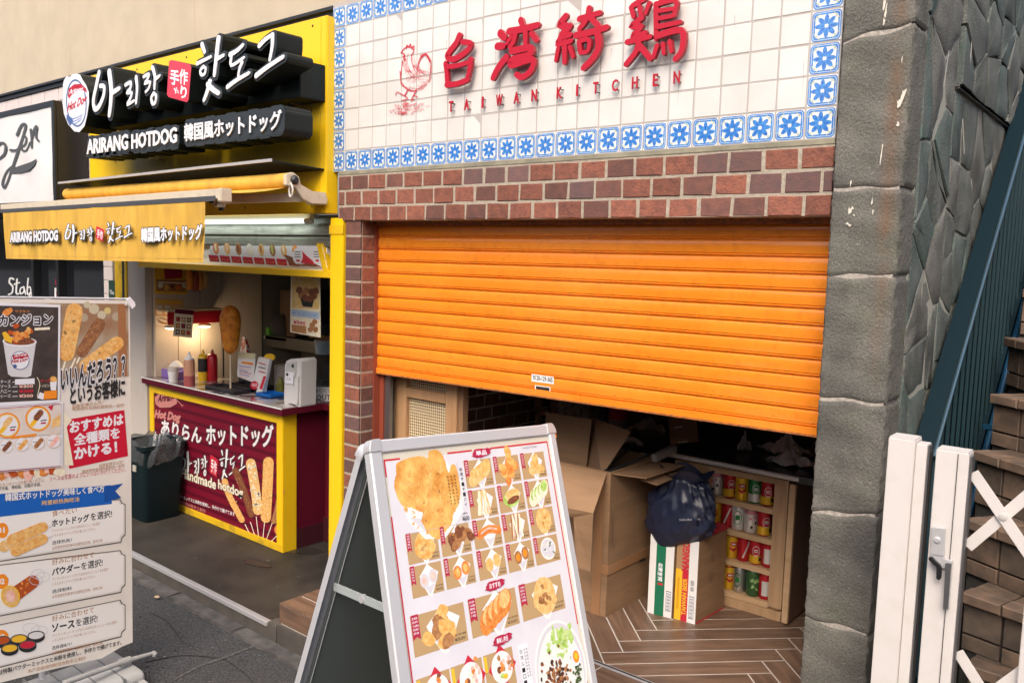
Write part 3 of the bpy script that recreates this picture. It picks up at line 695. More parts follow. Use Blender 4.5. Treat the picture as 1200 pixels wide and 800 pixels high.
for k in range(len(lev)-1):
    (zl1,zr1),(zl0,zr0)=lev[k],lev[k+1]; g=.0034
    if zl1-zl0<.05: continue
    mb=MB(); nx,nz=26,max(6,int((zl1-zl0)/.009)); ny=8
    ph1,ph2=r.uniform(0,6),r.uniform(0,6)
    def pt(a,b,face):
        ct=min(1,min(b,1-b)*nz*.9+.0)
        zt=lambda x:zl1+(zr1-zl1)*x-g+.004*math.sin(9*x+ph1)*(1 if k else 0); zb=lambda x:zl0+(zr0-zl0)*x+g+.004*math.sin(9*x+ph2+1)
        if face=='f':
            x=XL+(XR-XL)*a; z=zb(a)+(zt(a)-zb(a))*b; e=min(a,1-a)*nx; ee=min(b,1-b)*nz
            y=PY+(.006*max(0,1-e)**2+.006*max(0,1-ee)**2)+.0010*math.sin(23*x+31*z+ph1)+.0012*math.sin(61*z+17*x+ph2)
            if a==0: x+=.0035+.0012*math.sin(90*z+ph2)+.001*math.sin(230*z); 
            if a==1: x-=.005+.0015*math.sin(70*z+ph1)+.001*math.sin(190*z)
            return (x,y,z)
        x=XR-.002+.0025*math.sin(29*a+37*b+ph1)*min(1,a*8)-.006*(1 if b in(0,1) else 0); z=zb(1)+(zt(1)-zb(1))*b; y=PY+.009+(.10-PY)*a
        if a==0: x=pt(1,b,'f')[0]; y=pt(1,b,'f')[1]
        return (x,y,z)
    mb.sheet(lambda a,b:pt(a,b,'f'),nx,nz,colstone); mb.sheet(lambda a,b:pt(a,b,'s'),ny,nz,colstone)
    mb.sheet(lambda a,b:(XL+.004+.0022*math.sin(40*(zl0+g+(zl1-zl0-2*g)*b)+ph2),PY+.009+.25*(1-a),zl0+g+(zl1-zl0-2*g)*b),1,nz,colstone)
    o=mb.build('stone_block',ps,recalc=False,smooth=50)
drop=M('bird_dropping',(.62,.58,.5),.9); pr=Print(FY(PY-.0035),True,d=0)
for x,y,w,l in ((1033,180,.8,8),(1032,188,.7,7),(1034,172,.7,4),(1036,5,1.6,7),(1038,14,1.1,9),(1036,26,1.2,4),(1057,70,.6,4),(1058,110,1.0,4),(1053,121,1.6,5),(1052,146,1.8,3),(996,247,2.2,3.5),(999,244,1.6,2),(993,262,2,1.5),(996,264,1.8,1.4),(1001,252,1,1),(997,215,.8,4),(1022,236,.9,4),(1023,248,.8,3)):
    pr.poly([(a,b) for a,b in ell(x,y,w,l,.15,9,.5)],drop)
pr.poly([(1056,112),(1060,106),(1063,104),(1060,113),(1055,125),(1053,126)],drop)
pr.build('white_droppings',ps)

# ================================================================== RUBBLE WALL along the stairs
rub=[stone_mat('rubble_stone_a',(.10,.11,.10),(.15,.16,.145),(.08,.115,.095)),stone_mat('rubble_stone_b',(.085,.11,.102),(.125,.15,.14),(.065,.125,.105)),stone_mat('rubble_stone_c',(.13,.13,.118),(.20,.20,.18),(.12,.14,.115))]
rw=thing('rubble_wall','tall wall of irregular grey green stones along the stairs','wall',(2.72,1.2,0))
WX=2.716; darkj=M('wet_mortar',(.33,.33,.285),.95,bump=.6,scale=60)
MB().box((2.6,.105,-.25),(WX+.001,4.2,3.2),darkj).build('mortar_backing',rw)
def rubble(y0,y1,z0,z1,n,xoff,seed,sep=.020):
    r=random.Random(seed); pts=[]
    t=0
    while len(pts)<n and t<9000:
        t+=1; q=(r.uniform(y0,y1),r.uniform(z0,z1))
        if all(((q[0]-p[0])**2*.75+(q[1]-p[1])**2)>sep for p in pts): pts.append(q)
    for p in pts:
        poly=[(y0,z0),(y1,z0),(y1,z1),(y0,z1)]
        for q in pts:
            if q is p: continue
            a,b=q[0]-p[0],q[1]-p[1]; l=math.hypot(a,b); c=(q[0]**2+q[1]**2-p[0]**2-p[1]**2)/2
            poly=clip(poly,a/l,b/l,c/l-.0045)
            if len(poly)<3: break
        if len(poly)<3: continue
        d=xoff+r.uniform(.003,.0075); tl=[r.uniform(-.03,.03),r.uniform(-.03,.03)]
        # front face subdivided a little: inset ring plus centre, slightly tilted and rough
        res=[]
        for i in range(len(poly)):
            a=poly[i];b=poly[(i+1)%len(poly)]
            for s in range(3):
                res.append((a[0]+(b[0]-a[0])*s/3+r.uniform(-.004,.004),a[1]+(b[1]-a[1])*s/3+r.uniform(-.004,.004)))
        cx=sum(q[0] for q in res)/len(res); cz=sum(q[1] for q in res)/len(res); vs=[];m=len(res)
        for sc,dd_ in ((1,-.03),(1,d-.003),(.96,d),(.55,d+.003)):
            for q in res:
                yy=cx+(q[0]-cx)*sc; zz=cz+(q[1]-cz)*sc
                vs.append((WX+dd_+(tl[0]*(yy-cx)+tl[1]*(zz-cz))*(1 if sc<1 else .8)+(r.uniform(-.003,.003) if sc<1 else 0),yy,zz))
        vs.append((WX+d+.004,cx,cz))
        fs=[[k*m+i,k*m+(i+1)%m,(k+1)*m+(i+1)%m,(k+1)*m+i] for k in range(3) for i in range(m)]+[[3*m+i,3*m+(i+1)%m,4*m] for i in range(m)]
        MB().add(vs,fs,rub[r.randrange(3)]).build('wall_stone',rw,smooth=35)
rubble(.11,.52,-.2,3.15,34,.0,1)
rubble(.53,3.6,-.2,2.24,150,.0,2)
rubble(.53,3.6,2.26,3.2,60,.018,4)
MB().box((WX-.02,.52,2.249),(WX+.022,3.6,2.262),rub[2]).build('stone_ledge',rw,bevel=.01)
lm=M('lime_pointing',(.45,.44,.38),.95)
# white pointing lines seen on the first stones
pr=Print(Fr((WX+.024,0,0),(0,1,0),(0,0,1),(1,0,0)),True)
for q,w in (([(1106,100),(1112,60)],1.5),([(1134,102),(1138,60),(1140,20)],1.6),([(1128,140),(1130,180)],1.2)): pr.stroke(q,w,lm,.7)
pr.build('lime_pointing',rw)

# ================================================================== STAIRS
stile=[M('stair_tile_a',(.165,.110,.075),.8,col2=(.085,.062,.047),scale=16,bump=.5,bscale=60,vary=.22,dirt=.5,dscale=9,dcol=(.03,.028,.025)),M('stair_tile_b',(.13,.095,.068),.75,col2=(.07,.055,.044),scale=16,bump=.5,bscale=60,vary=.2,dirt=.5,dscale=9,dcol=(.03,.028,.025))]
nosem=M('stair_nosing_tile',(.19,.125,.085),.7,col2=(.11,.08,.06),scale=18,bump=.4,bscale=60,vary=.15,dirt=.4,dscale=12)
sjoint=M('stair_joint',(.035,.033,.03),.95)
ss=thing('tiled_stairs','outdoor stairs clad in square brown tiles going up behind the white folding gate','stairs',(3.3,.8,-.2))
nos=[(1202,200,.16),(1198,262,.18),(1192,328,.2),(1183,395,.22),(1165,461,.2),(1145.6,527,.30),(1135.6,606,.345),(1130,691.5,.335),(1134,775,.32),(1120,880,.3)]
RISE=.19; zt=1.365+3*RISE
lines=[]
for k,(px,py,s) in enumerate(nos):
    z=zt-RISE*k
    if k<3:
        q=P(1183,395,z=1.365); a=Vector((q.x,q.y+.226*(3-k),z)); b=a+Vector((1.9,.05,0))
    else:
        a=P(px,py,z=z); b=P(px+60,py+60*s,z=z); d=(b-a).normalized(); b=a+d*1.9
    lines.append((a,b,z))
for k,(a,b,z) in enumerate(lines):
    a0,b0=a,b
    d=(b-a).normalized(); nrm_=Vector((-d.y,d.x,0)); ztop_=z; zb_=z-RISE
    fr=Fr(Vector((a.x,a.y,0)),d,(0,0,1),-nrm_)
    Lr=1.9
    # core of this step
    mb=MB(); back=nrm_*.9
    mb.hexa([Vector((q.x,q.y,w_)) for w_ in (-.25,z-.012) for q in (a+nrm_*.012,b+nrm_*.012,b+back,a+back)],sjoint)
    mb.build('step_core',ss)
    # nosing tiles, riser tiles, tread tiles
    x=0; 
    while x<Lr:
        w=.122
        if x+w>Lr: break
        m=MB(); m.bev([(x+.002,ztop_-.035),(x+w-.002,ztop_-.035),(x+w-.002,ztop_),(x+.002,ztop_)],fr,-.05,.022,.004,nosem); m.build('nosing_tile',ss)
        if not(x>1.2): 
            hh=(RISE-.035)
            MB().bev([(x+.004,zb_+.0),(x+w-.004,zb_+.0),(x+w-.004,zb_+.0+.048),(x+.004,zb_+.048)],fr,-.02,0,.002,stile[rnd.randrange(2)]).build('riser_tile',ss)
            MB().bev([(x+.004,zb_+.055),(x+w-.004,zb_+.055),(x+w-.004,ztop_-.04),(x+.004,ztop_-.04)],fr,-.02,0.001,.002,stile[rnd.randrange(2)]).build('riser_tile',ss)
            f2=Fr(Vector((a.x,a.y,ztop_)),d,nrm_,(0,0,1))
            MB().bev([(x+.003,.047),(x+w-.003,.047),(x+w-.003,.160),(x+.003,.160)],f2,-.02,-.001,.002,stile[rnd.randrange(2)]).build('tread_tile',ss)
            MB().bev([(x+.003,.166),(x+w-.003,.166),(x+w-.003,.28),(x+.003,.28)],f2,-.02,-.001,.002,stile[rnd.randrange(2)]).build('tread_tile',ss)
        x+=w
sw=MB().box((4.55,-.1,-.25),(4.8,4,3),M('grey_render',(.3,.3,.29),.9)); sw=sw.build('stair_side_wall'); tag(sw,'plain grey rendered wall on the far right side of the tiled stairs','wall')

# ================================================================== TEAL RAILING
teal=M('glare_teal_metal',(.0015,.013,.020),.6,spec=.15,bump=.1,scale=20)  # teal tinge of lens glare put into the metal's colour
tealb=M('wall_shade_blue',(.002,.012,.02),.8,spec=.1)
tealh=M('blue_painted_tube',(.008,.06,.13),.4,metal=.2)
rl=thing('stair_railing','dark metal railing coloured teal for lens glare, with upright bars climbing beside the tiled stairs','railing',(2.8,1,0))
zt_=lambda y:1.078+(y-.303)*1.0
zb2=lambda y:.883+.9*(y-.926)
def strip(x0,x1,f,h,y0,y1,mat,name):
    MB().hexa([(x0,y0,f(y0)-h),(x1,y0,f(y0)-h),(x1,y1,f(y1)-h),(x0,y1,f(y1)-h),(x0,y0,f(y0)),(x1,y0,f(y0)),(x1,y1,f(y1)),(x0,y1,f(y1))],mat).build(name,rl)
strip(2.735,2.80,zt_,.03,.24,3.0,teal,'top_plate')
MB().tube([(2.803,y,zt_(y)+.002) for y in (.24,3.0)],.007,M('steel_edge',(.12,.2,.25),.3,metal=.8),8).build('edge_rod',rl)
MB().tube([(2.83,y,zb2(y)-.02) for y in (.24,3.0)],.012,tealh,10).build('lower_tube',rl)
strip(2.79,2.815,zb2,.05,.24,3.0,teal,'bottom_rail')
MB().add([(2.765,.24,zb2(.24)-.05),(2.765,3,zb2(3)-.05),(2.765,3,zt_(3)-.03),(2.765,.24,zt_(.24)-.03)],[(0,1,2,3)],tealb).build('shade_backing',rl,recalc=False)  # added sheet, its dark blue standing for the shaded wall behind the bars
y=.26
while y<2.9:
    MB().box((2.795,y,zb2(y)-.02),(2.805,y+.010,zt_(y)-.02),M('bar_paint',(.01,.035,.045),.5)).build('upright_bar',rl); y+=.085
for y in (.35,.7,1.05,1.4,1.75): MB().box((2.80,y,zb2(y)),(2.84,y+.015,zb2(y)+.02),tealh).build('bracket',rl)

# ================================================================== WHITE FOLDING GATE
gw=M('white_painted_aluminium',(.62,.59,.57),.4,coat=.1,bump=.05,scale=8,dirt=.16,dscale=22,dcol=(.4,.36,.3))
gd=M('grey_gap',(.04,.04,.042),.5); chrome=M('satin_metal',(.68,.68,.69),.32,metal=.5)
gt=thing('folding_gate','white aluminium accordion gate with lever latch in front of the tiled stairs','gate',(2.95,-.3,-.2))
gy=-.3
a=P(1041,512,y=gy); 
x0,x1=2.800,2.868; zt1=1.163
MB().box((x0,gy,-.2),(x1,gy+.075,zt1),gw).build('jamb_post',gt,bevel=.002)
MB().box((x0+.002,gy+.002,zt1),(x1-.002,gy+.073,zt1+.003),M('end_cap',(.55,.53,.51),.5)).build('end_cap',gt)
MB().box((x1+.0005,gy+.012,-.2),(x1+.028,gy+.06,zt1-.008),gw).build('jamb_channel',gt,bevel=.0015)
MB().box((x1+.0285,gy+.022,-.2),(x1+.033,gy+.05,zt1-.012),alud).build('channel_lip',gt)
MB().box((x1+.034,gy+.03,-.2),(x1+.036,gy+.05,zt1-.03),gd).build('seal_strip',gt)
p0,p1=2.921,3.000; zt2=1.150
MB().box((p0,gy+.0,-.17),(p1,gy+.06,zt2),gw).build('leaf_post',gt,bevel=.002)
MB().box((p0+.002,gy+.002,zt2),(p1-.002,gy+.058,zt2+.003),MATS['end_cap']).build('end_cap',gt)
MB().box((p1-.026,gy-.003,-.17),(p1-.0245,gy,zt2-.004),gd).build('groove',gt)
MB().box((p1+.0005,gy+.012,-.17),(p1+.006,gy+.048,zt2-.01),alud).build('edge_channel',gt)
fg=FY(gy-.002)
def gz(py): return P(1110,py,y=gy).z
la=fg.px
lock=MB(); q=[la(1093,616),la(1109,618),la(1107,650),la(1092,648)]
lock.ext(q,fg,0,.012,chrome); lock=lock.build('lock_plate',gt,bevel=.001)
MB().lathe(fg.w(*la(1099.5,631),.012),[(.0085,0),(.0085,.003),(.006,.004)],chrome,14,axis=(0,-1,0)).build('lock_cylinder',lock)
ps_=[la(1091,648),la(1105,650),la(1107,653),la(1117,656),la(1113,711),la(1107,711),la(1110,665),(la(1104,664)[0],la(1104,664)[1]),la(1091,656)]
MB().ext(ps_,fg,0,.010,chrome).build('latch_body',gt,bevel=.001)
MB().ext([la(1110,657),la(1116.5,658),la(1112.5,711),la(1107,711)],fg,.01,.02,alud).build('pull_bar',gt,bevel=.001)
pl_=stroke_poly([la(1093,652),la(1097,656),la(1102,661),la(1102.5,667),la(1102,674)],.011,1.0)
MB().ext(pl_,fg,.012,.024,M('black_plastic',(.012,.012,.013),.4)).build('lever',gt,bevel=.001)
# crossing flat bars
def bar(a,b,y,name='lattice_bar'):
    A=P(*a,y=y);B=P(*b,y=y); MB().bar((A.x,y,A.z),(B.x,y,B.z),.006,.024,gw,up=(0,-1,0)) 
    d=(Vector((B.x,0,B.z))-Vector((A.x,0,A.z))).normalized(); nn=Vector((-d.z,0,d.x))*.0125
    return MB().hexa([Vector((q.x,yy,q.z))+s*nn for yy in (y,y+.006) for q,s in ((A,-1),(B,-1),(B,1),(A,1))],gw).build(name,gt,bevel=.001)
# geometry of the lattice in gate coordinates
c0=P(1173.5,607.5,y=gy); e0=P(1138,553,y=gy); dx=c0.x-e0.x; dz=e0.z-c0.z; 
f0=P(1136,643,y=gy); dz2=c0.z-f0.z
H_=1.0*(dz+dz2)/2; pitch_z=None
low=P(1129,767,y=gy); dzl=e0.z-low.z
for k in range(6):
    cx=c0.x+2*dx*k
    for j in range(3):
        cz=c0.z-dzl*j
        for s,yy in ((1,gy+.022),(-1,gy+.030)):
            A=Vector((cx-dx*1.0,yy,cz+s*H_)); B=Vector((cx+dx*1.0,yy,cz-s*H_)); d=(B-A).normalized(); nn=Vector((-d.z,0,d.x))*.0145
            MB().hexa([Vector((q.x,y_,q.z))+sg_*nn for y_ in (yy,yy+.006) for q,sg_ in ((A,-1),(B,-1),(B,1),(A,1))],gw).build('lattice_bar',gt,bevel=.001)
        MB().lathe((cx,gy+.022,cz),[(.0105,0),(.0105,.002),(.009,.003)],M('pivot_grey',(.5,.48,.46),.5),16,axis=(0,-1,0)).build('pivot_cap',gt,smooth=True)
    if k: MB().box((cx-dx-.012,gy+.01,-.17),(cx-dx+.012,gy+.045,zt2-.02),gw).build('slim_post',gt,bevel=.002)

# ================================================================== YELLOW HOT DOG SHOP: sign board
yel=M('yellow_panel_paint',(.90,.58,.010),.38,col2=(.86,.54,.010),scale=2,bump=.06,bscale=5,coat=.15,dirt=.08,dscale=8,dcol=(.45,.28,.04))
yeld=M('worn_yellow_paint',(.74,.47,.015),.45,dirt=.6,dscale=14,dcol=(.14,.10,.04),bump=.15,scale=30)
yb=thing('yellow_sign_board','large yellow fascia board carrying black edged Korean and Japanese channel letters','sign',(-1.3,-.05,2.3))
MB().box((-2.60,-.05,1.822),(.012,.028,2.785),yel).build('panel',yb,bevel=.004)
MB().box((-2.60,-.0515,1.822),(-2.0,-.0500,2.785),yel)
MB().box((-.035,-.052,1.83),(-.031,-.0495,2.78),yeld).build('panel_seam',yb)
f=FY(-.20)
slate=M('channel_letter_side',(.008,.012,.012),.45,spec=.25); slf=M('channel_letter_edge',(.030,.038,.046),.5,spec=.3)
lface=M('white_acrylic',(.80,.81,.86),.25,coat=.3)
# mounting box behind the upper letters
MB().box((-2.02,-.2,2.37),(.002,-.048,2.545),slate).build('mounting_box',yb,bevel=.003)
LOGO={}
s1=lambda pts:[(60+x/5,y/5) for x,y in pts]; s2=lambda pts:[(220+x/5,y/5) for x,y in pts]
LOGO['a']=[(s1([(283,428),(268,500),(250,590),(258,640),(285,622),(310,560),(312,510),(290,505)]),4.4),(s1([(343,425),(354,520),(352,600),(343,675)]),5.4),(s1([(355,548),(402,520)]),4)]
LOGO['ri']=[(s1([(438,500),(468,485),(466,520),(446,545),(474,545),(466,580),(448,615),(488,592)]),2.8),(s1([(500,455),(506,520),(500,605)]),3.4)]
LOGO['rang']=[(s1([(545,452),(575,436),(566,468),(550,492),(582,482),(574,520),(556,540)]),2.6),(s1([(596,398),(610,450),(608,520)]),3.4),(s1([(612,468),(638,446)]),3),(s1([(605,548),(590,578),(598,610),(614,600),(618,565),(605,548)]),2.8)]
LOGO['hat']=[(s2([(86,262),(102,308)]),3.8),(s2([(58,375),(138,335)]),3),(s2([(95,392),(78,415),(82,440),(102,435),(108,405),(95,392)]),2.6),(s2([(184,228),(172,330),(160,440)]),4.8),(s2([(172,350),(214,326)]),3.2),(s2([(134,480),(118,540),(100,588)]),4.2),(s2([(122,498),(150,525),(184,548)]),4.4)]
LOGO['do']=[(s2([(250,322),(290,300),(326,266)]),3.6),(s2([(262,318),(258,385),(332,340)]),3.0),(s2([(322,368),(306,410),(300,445)]),3),(s2([(236,512),(290,472),(362,430)]),3.4)]
LOGO['geu']=[(s2([(422,270),(460,232),(500,206)]),3.8),(s2([(500,206),(498,275),(484,352)]),3.8),(s2([(404,446),(470,395),(562,335)]),4)]
def rect_strokes(fr):       # logo strokes in sign coordinates, normalised to 0..1 across
    out={}; 
    for k,st in LOGO.items(): out[k]=[([fr.px(*p) for p in pts],w) for pts,w in st]
    return out
fl=FY(-.35); RL=rect_strokes(fl)
WPX=lambda pts: mpp(P(*pts,y=-.35))
for k,st in LOGO.items():
    xs=[p[0] for pts,w in st for p in pts]; sc=mpp(fl.w(*fl.px(sum(xs)/len(xs),90)))*1.12
    mb=MB(); mf=MB(); 
    for n,(pts,w) in enumerate(st):
        q=[fl.px(*p) for p in pts]
        mb.ext_stroke(q,(w*1.3+5.6)*sc,1,fl,-.150+n*.0003,-.004+n*.0005,slf,slate)
        mf.ext_stroke(q,w*1.4*sc,.75,fl,0,.004+n*.0003,lface,lface)
    o=mb.build('channel_letter',yb,recalc=False); mf.build('letter_face',o,recalc=False)
# red square seal
mb=MB(); q=[fl.px(*p) for p in s1([(690,362),(705,352),(812,378),(821,392),(805,585),(795,600),(688,570),(678,555)])]
mb.ext(q,fl,-.15,0,M('red_acrylic',(.62,.03,.06),.25,coat=.3),slate,back=False); o=mb.build('seal_letter',yb,recalc=False)
pr=Print(fl,True,d=.001)
for ch,a,b,c in (('手',(697,490),(748,505),(700,405)),('作',(752,490),(798,500),(755,405)),('り',(758,572),(792,580),(762,505))):
    pr.text(ch,*[s1([z])[0] for z in (a,b,c)],lface,.03)
for q in ([(722,520),(735,545)],[(735,515),(728,550)],[(742,530),(746,548)]): pr.stroke(s1(q),1.2,lface)
pr.build('seal_lettering',o)
# round badge
pts=s1([(75,470),(90,448),(110,452),(125,436),(150,432),(170,440),(185,470),(205,500),(220,540),(222,600),(210,680),(195,740),(165,775),(135,770),(100,730),(75,670),(66,600),(72,540),(68,500)])
q=[fl.px(*p) for p in pts]; mb=MB(); mb.ext(q,fl,-.2,0,M('badge_white',(.78,.79,.84),.3,coat=.3),slate,back=False); o=mb.build('round_badge',yb,recalc=False)
pr=Print(fl,True,d=.001)
navy=M('navy_print',(.06,.12,.3),.4)
A=s1(ell(148,605,60,140,-.05,30)); B=s1(ell(148,605,54,130,-.05,30)); pr.ring(A,B,navy)
pr.poly(s1(ell(150,560,46,75,-.05,24)),lface)
pr.poly(s1([(98,560),(105,520),(135,495),(175,492),(205,520),(210,545),(190,530),(150,535),(120,560),(105,582)]),redl)
pr.poly(s1([(92,670),(120,690),(130,712),(112,740),(90,700)]),navy)
pr.text('Arirang',s1([(106,562)])[0],s1([(188,540)])[0],s1([(106,528)])[0],lface,.03,shear=.3)
pr.text('Hot Dog',s1([(94,668)])[0],s1([(206,616)])[0],s1([(98,608)])[0],redl,.04,shear=.3)
for k in range(3): pr.stroke(s1([(120+6*k,700+14*k),(150,690+16*k),(185-4*k,672+14*k)]),1.0,bluep)
pr.build('badge_print',o)
# second line
f=FY(-.33)
for sx,bl,br,tl in (('ARIRANG',(102,180.5),(149.5,174.8),(102,164.3)),('HOTDOG',(154.3,174.2),(206.7,166.8),(154.3,158)),('韓国風ホットドッグ',(216,165.8),(329,151.5),(216,146))):
    m=MB(); a,b,c=[f.px(*q) for q in (bl,br,tl)]
    n=len(sx); 
    put_text(m,sx,f,a,b,c,-.006,slf,.16 if sx[0]!='韓' else .10,.17,smat=slate); 
    w,h=b[0]-a[0],c[1]-a[1]
    m.ext(rrect(a[0]-.018,a[1]-.020,b[0]+.018,c[1]+.014,.03),f,-.17,-.0085,slf,slate)
    for i in range(n):
        cx=a[0]+w*(i+.5)/n; rr_=w/n*.62; m.ext(rrect(cx-rr_,a[1]-.028-.004*(i%2),cx+rr_,c[1]+.022+.005*((i+1)%2),.028),f,-.168,-.0087-.0002*i,slf,slate)
    o=m.build('channel_word',yb,recalc=False)
    m=MB(); put_text(m,sx,f,a,b,c,.001,lface,.022 if sx[0]=='韓' else .03,.004,smat=lface); m.build('letter_face',o,recalc=False)
for xx in (-2.5,-1.9,-1.3,-.7,-.1):
    for zz in (2.75,1.86): MB().lathe((xx,-.05,zz),[(.006,0),(.006,.002),(.003,.004)],chrome_ if False else steel_dark,8,axis=(0,-1,0)).build('screw',yb)
wr=M('rusty_wire',(.12,.06,.03),.7)
for (x,y,l) in ((365,127,26),(352,163,24),(192,188,9),(135,188,8),(240,175,10),(257,172,10)):
    a=P(x,y,y=-.052); MB().tube([a+Vector((-.001,-.12 if l>20 else -.03,.005)),a,a+Vector((0,0,-.018))],.0022,wr,5).build('wire',yb)

# ---- awning
cream=M('cream_metal',(.60,.53,.41),.4,bump=.1,scale=20,dirt=.25,dscale=20,dcol=(.25,.19,.12))
cloth=M('yellow_awning_cloth',(.66,.40,.06),.75,col2=(.55,.32,.045),scale=3,stretch=(6,1,1),bump=.3,bscale=70,dirt=.40,dscale=5,dcol=(.36,.22,.06))
aw=thing('retractable_awning','yellow fabric awning with hanging printed valance and cream folding arm','awning',(-1.3,-.4,1.95))
MB().tube([(-2.46,-.255,1.965),(.0,-.255,1.965)],[.038,.038],cloth,20).build('fabric_roller',aw,smooth=True)
for xx in (-2.1,-.5,-.9): MB().tube([(xx,-.255,1.965),(xx+.003,-.255,1.965)],.0388,M('roller_seam',(.45,.27,.05),.8),20).build('roller_seam',aw)
hood=M('hood_metal',(.010,.013,.013),.5,spec=.2)
MB().hexa([(-2.42,-.32,2.028),(-.06,-.32,2.055),(-.0,-.052,2.035),(-2.38,-.052,2.01),(-2.42,-.32,2.036),(-.06,-.32,2.062),(0,-.052,2.042),(-2.38,-.052,2.017)],hood).build('hood',aw)
MB().hexa([(-2.44,-.328,2.026),(-.055,-.328,2.052),(-.055,-.318,2.052),(-2.44,-.318,2.026),(-2.44,-.328,2.039),(-.055,-.328,2.066),(-.055,-.318,2.066),(-2.44,-.318,2.039)],alu).build('hood_edge',aw)
YB=-.66
a=P(4,244,y=YB); b=P(257,229,y=YB)
MB().sheet(lambda s,t:(-2.44+2.42*s,-.258+(YB+.02+.258)*t,1.935-.055*t-.012*math.sin(math.pi*t)),20,6,cloth).build('canopy_cloth',aw,smooth=True)
MB().bar((a.x,YB,a.z+.0),(b.x+.03,YB,b.z+.006),.035,.045,cream).build('front_bar',aw,bevel=.003)
MB().bar((a.x,YB-.019,a.z-.02),(b.x,YB-.019,b.z-.014),.004,.022,alud).build('bar_channel',aw)
MB().box((b.x+.025,YB-.025,b.z-.03),(b.x+.055,YB+.03,b.z+.03),cream).build('end_cap',aw,bevel=.004)
def val(s,t):
    x0=P(8,250,y=YB).x; x1=P(246,237,y=YB).x; x=x0+(x1-x0)*s; ztop=P(8,250,y=YB).z+(P(246,237,y=YB).z-P(8,250,y=YB).z)*s; zbot=P(9,303,y=YB).z+(P(245,308,y=YB).z-P(9,303,y=YB).z)*s
    return (x+.006*t*math.sin(s*3),YB-.022+.010*math.sin(s*34+t*1.5)*t+.006*math.sin(s*80)*(.3+t*.7),ztop+(zbot-ztop)*t)
MB().sheet(val,90,10,cloth).build('valance',aw,smooth=True)
for zt in (.93,): 
    MB().sheet(lambda s,t:(lambda q:(q[0],q[1]-.0015,q[2]))(val(s,.925+.012*t)),90,1,M('hem_stitch',(.55,.34,.06),.8)).build('hem_stitching',aw)
fv=FY(YB-.0395); pr=Print(fv,True)
pr.text('ARIRANG HOTDOG',(12,283.5),(67.5,281.5),(12,273),lface,.06,out=slf,ob=.16)
def logo(pr,x0,y0,x1,y1,mat,out=None,ow=.3,dy=0,ws=1,seal=True,sealmat=redp):
    """the Korean logo scaled into a sight-line box; dy = fall of the line from left to right"""
    X0,X1,Y0,Y1=RL_B; f=lambda p:(x0+(x1-x0)*(p[0]-X0)/(X1-X0), y1+dy*(p[0]-X0)/(X1-X0)-(y1-y0)*(p[1]-Y0)/(Y1-Y0))
    sc=(x1-x0)/226*ws*1.3
    if out:
        for k,st in RL.items():
            for pts,w in st: pr.stroke([f(p) for p in pts],w*sc+ow*2,out,1)
    for k,st in RL.items():
        for pts,w in st: pr.stroke([f(p) for p in pts],w*sc,mat,.7)
    if seal:
        c=[f(fl.px(*p)) for p in s1([(690,355),(820,385),(800,590),(680,560)])]; pr.poly(c,sealmat)
        bl,br,tl=[f(fl.px(*p)) for p in s1([(700,540),(795,560),(704,400)])]
        pr.text('手作',bl,br,tl,mat,.03)
xs=[p[0] for st in RL.values() for pts,w in st for p in pts]; ys=[p[1] for st in RL.values() for pts,w in st for p in pts]
RL_B=(min(xs),max(xs),min(ys),max(ys))
logo(pr,77,262,155,285,lface,slf,.7,dy=-1.5,ws=1.1)
pr.text('韓国風ホットドッグ',(166,283.5),(237,280.5),(166,267.5),lface,.045,out=slf,ob=.11)
pr.build('valance_lettering',aw)
# arm and brackets at the right end
arm=P(372,232,y=-.1)
MB().bar((b.x-.02,YB+.02,b.z-.03),(-.33,-.42,1.872),.03,.042,cream).build('forearm',aw,bevel=.003)
MB().bar((-.34,-.43,1.872),(-.02,-.16,1.895),.03,.042,cream).build('upper_arm',aw,bevel=.003)
e=MB().lathe((-.335,-.43,1.835),[(.026,0),(.03,.01),(.03,.065),(.024,.075)],cream,16); e.box((-.37,-.455,1.85),(-.29,-.40,1.893),cream); e.build('elbow_joint',aw,smooth=40)
MB().lathe((-.30,-.44,1.815),[(.012,0),(.014,.02),(.01,.035)],steel_dark,12).build('elbow_bolt',aw)
MB().lathe((-.345,-.462,1.862),[(.012,0),(.013,.012)],steel_dark,12,axis=(0,-1,0)).build('pivot_bolt',aw)
MB().lathe((-.02,-.255,1.965),[(.036,0),(.036,.02),(.03,.045)],cream,18,axis=(1,0,0)).build('roller_cap',aw,smooth=40)
mb=MB(); fb=FX(.02)
mb.ext([(-.30,1.99),(-.26,2.005),(-.225,1.985),(-.215,1.95),(-.15,1.925),(-.085,1.905),(-.055,1.905),(-.055,1.865),(-.15,1.862),(-.2,1.88),(-.245,1.93),(-.30,1.94)],fb,-.012,.012,cream)
mb.build('gear_bracket',aw,bevel=.003)
MB().box((-.06,-.12,1.862),(.012,-.048,1.925),cream).build('wall_bracket',aw,bevel=.003)
e=[(.03,-.27,1.955)]+[(.035+.014*math.cos(t),-.275,1.915+.03*math.sin(t)) for t in [math.pi/2+2*math.pi*k/12 for k in range(13)]]
MB().tube(e,.005,M('grey_plastic',(.5,.47,.42),.4),8).build('crank_eye',aw,smooth=True)
MB().lathe((.028,-.255,1.968),[(.022,0),(.022,.012),(.012,.022)],steel_dark,14,axis=(1,0,0)).build('gear_wheel',aw)

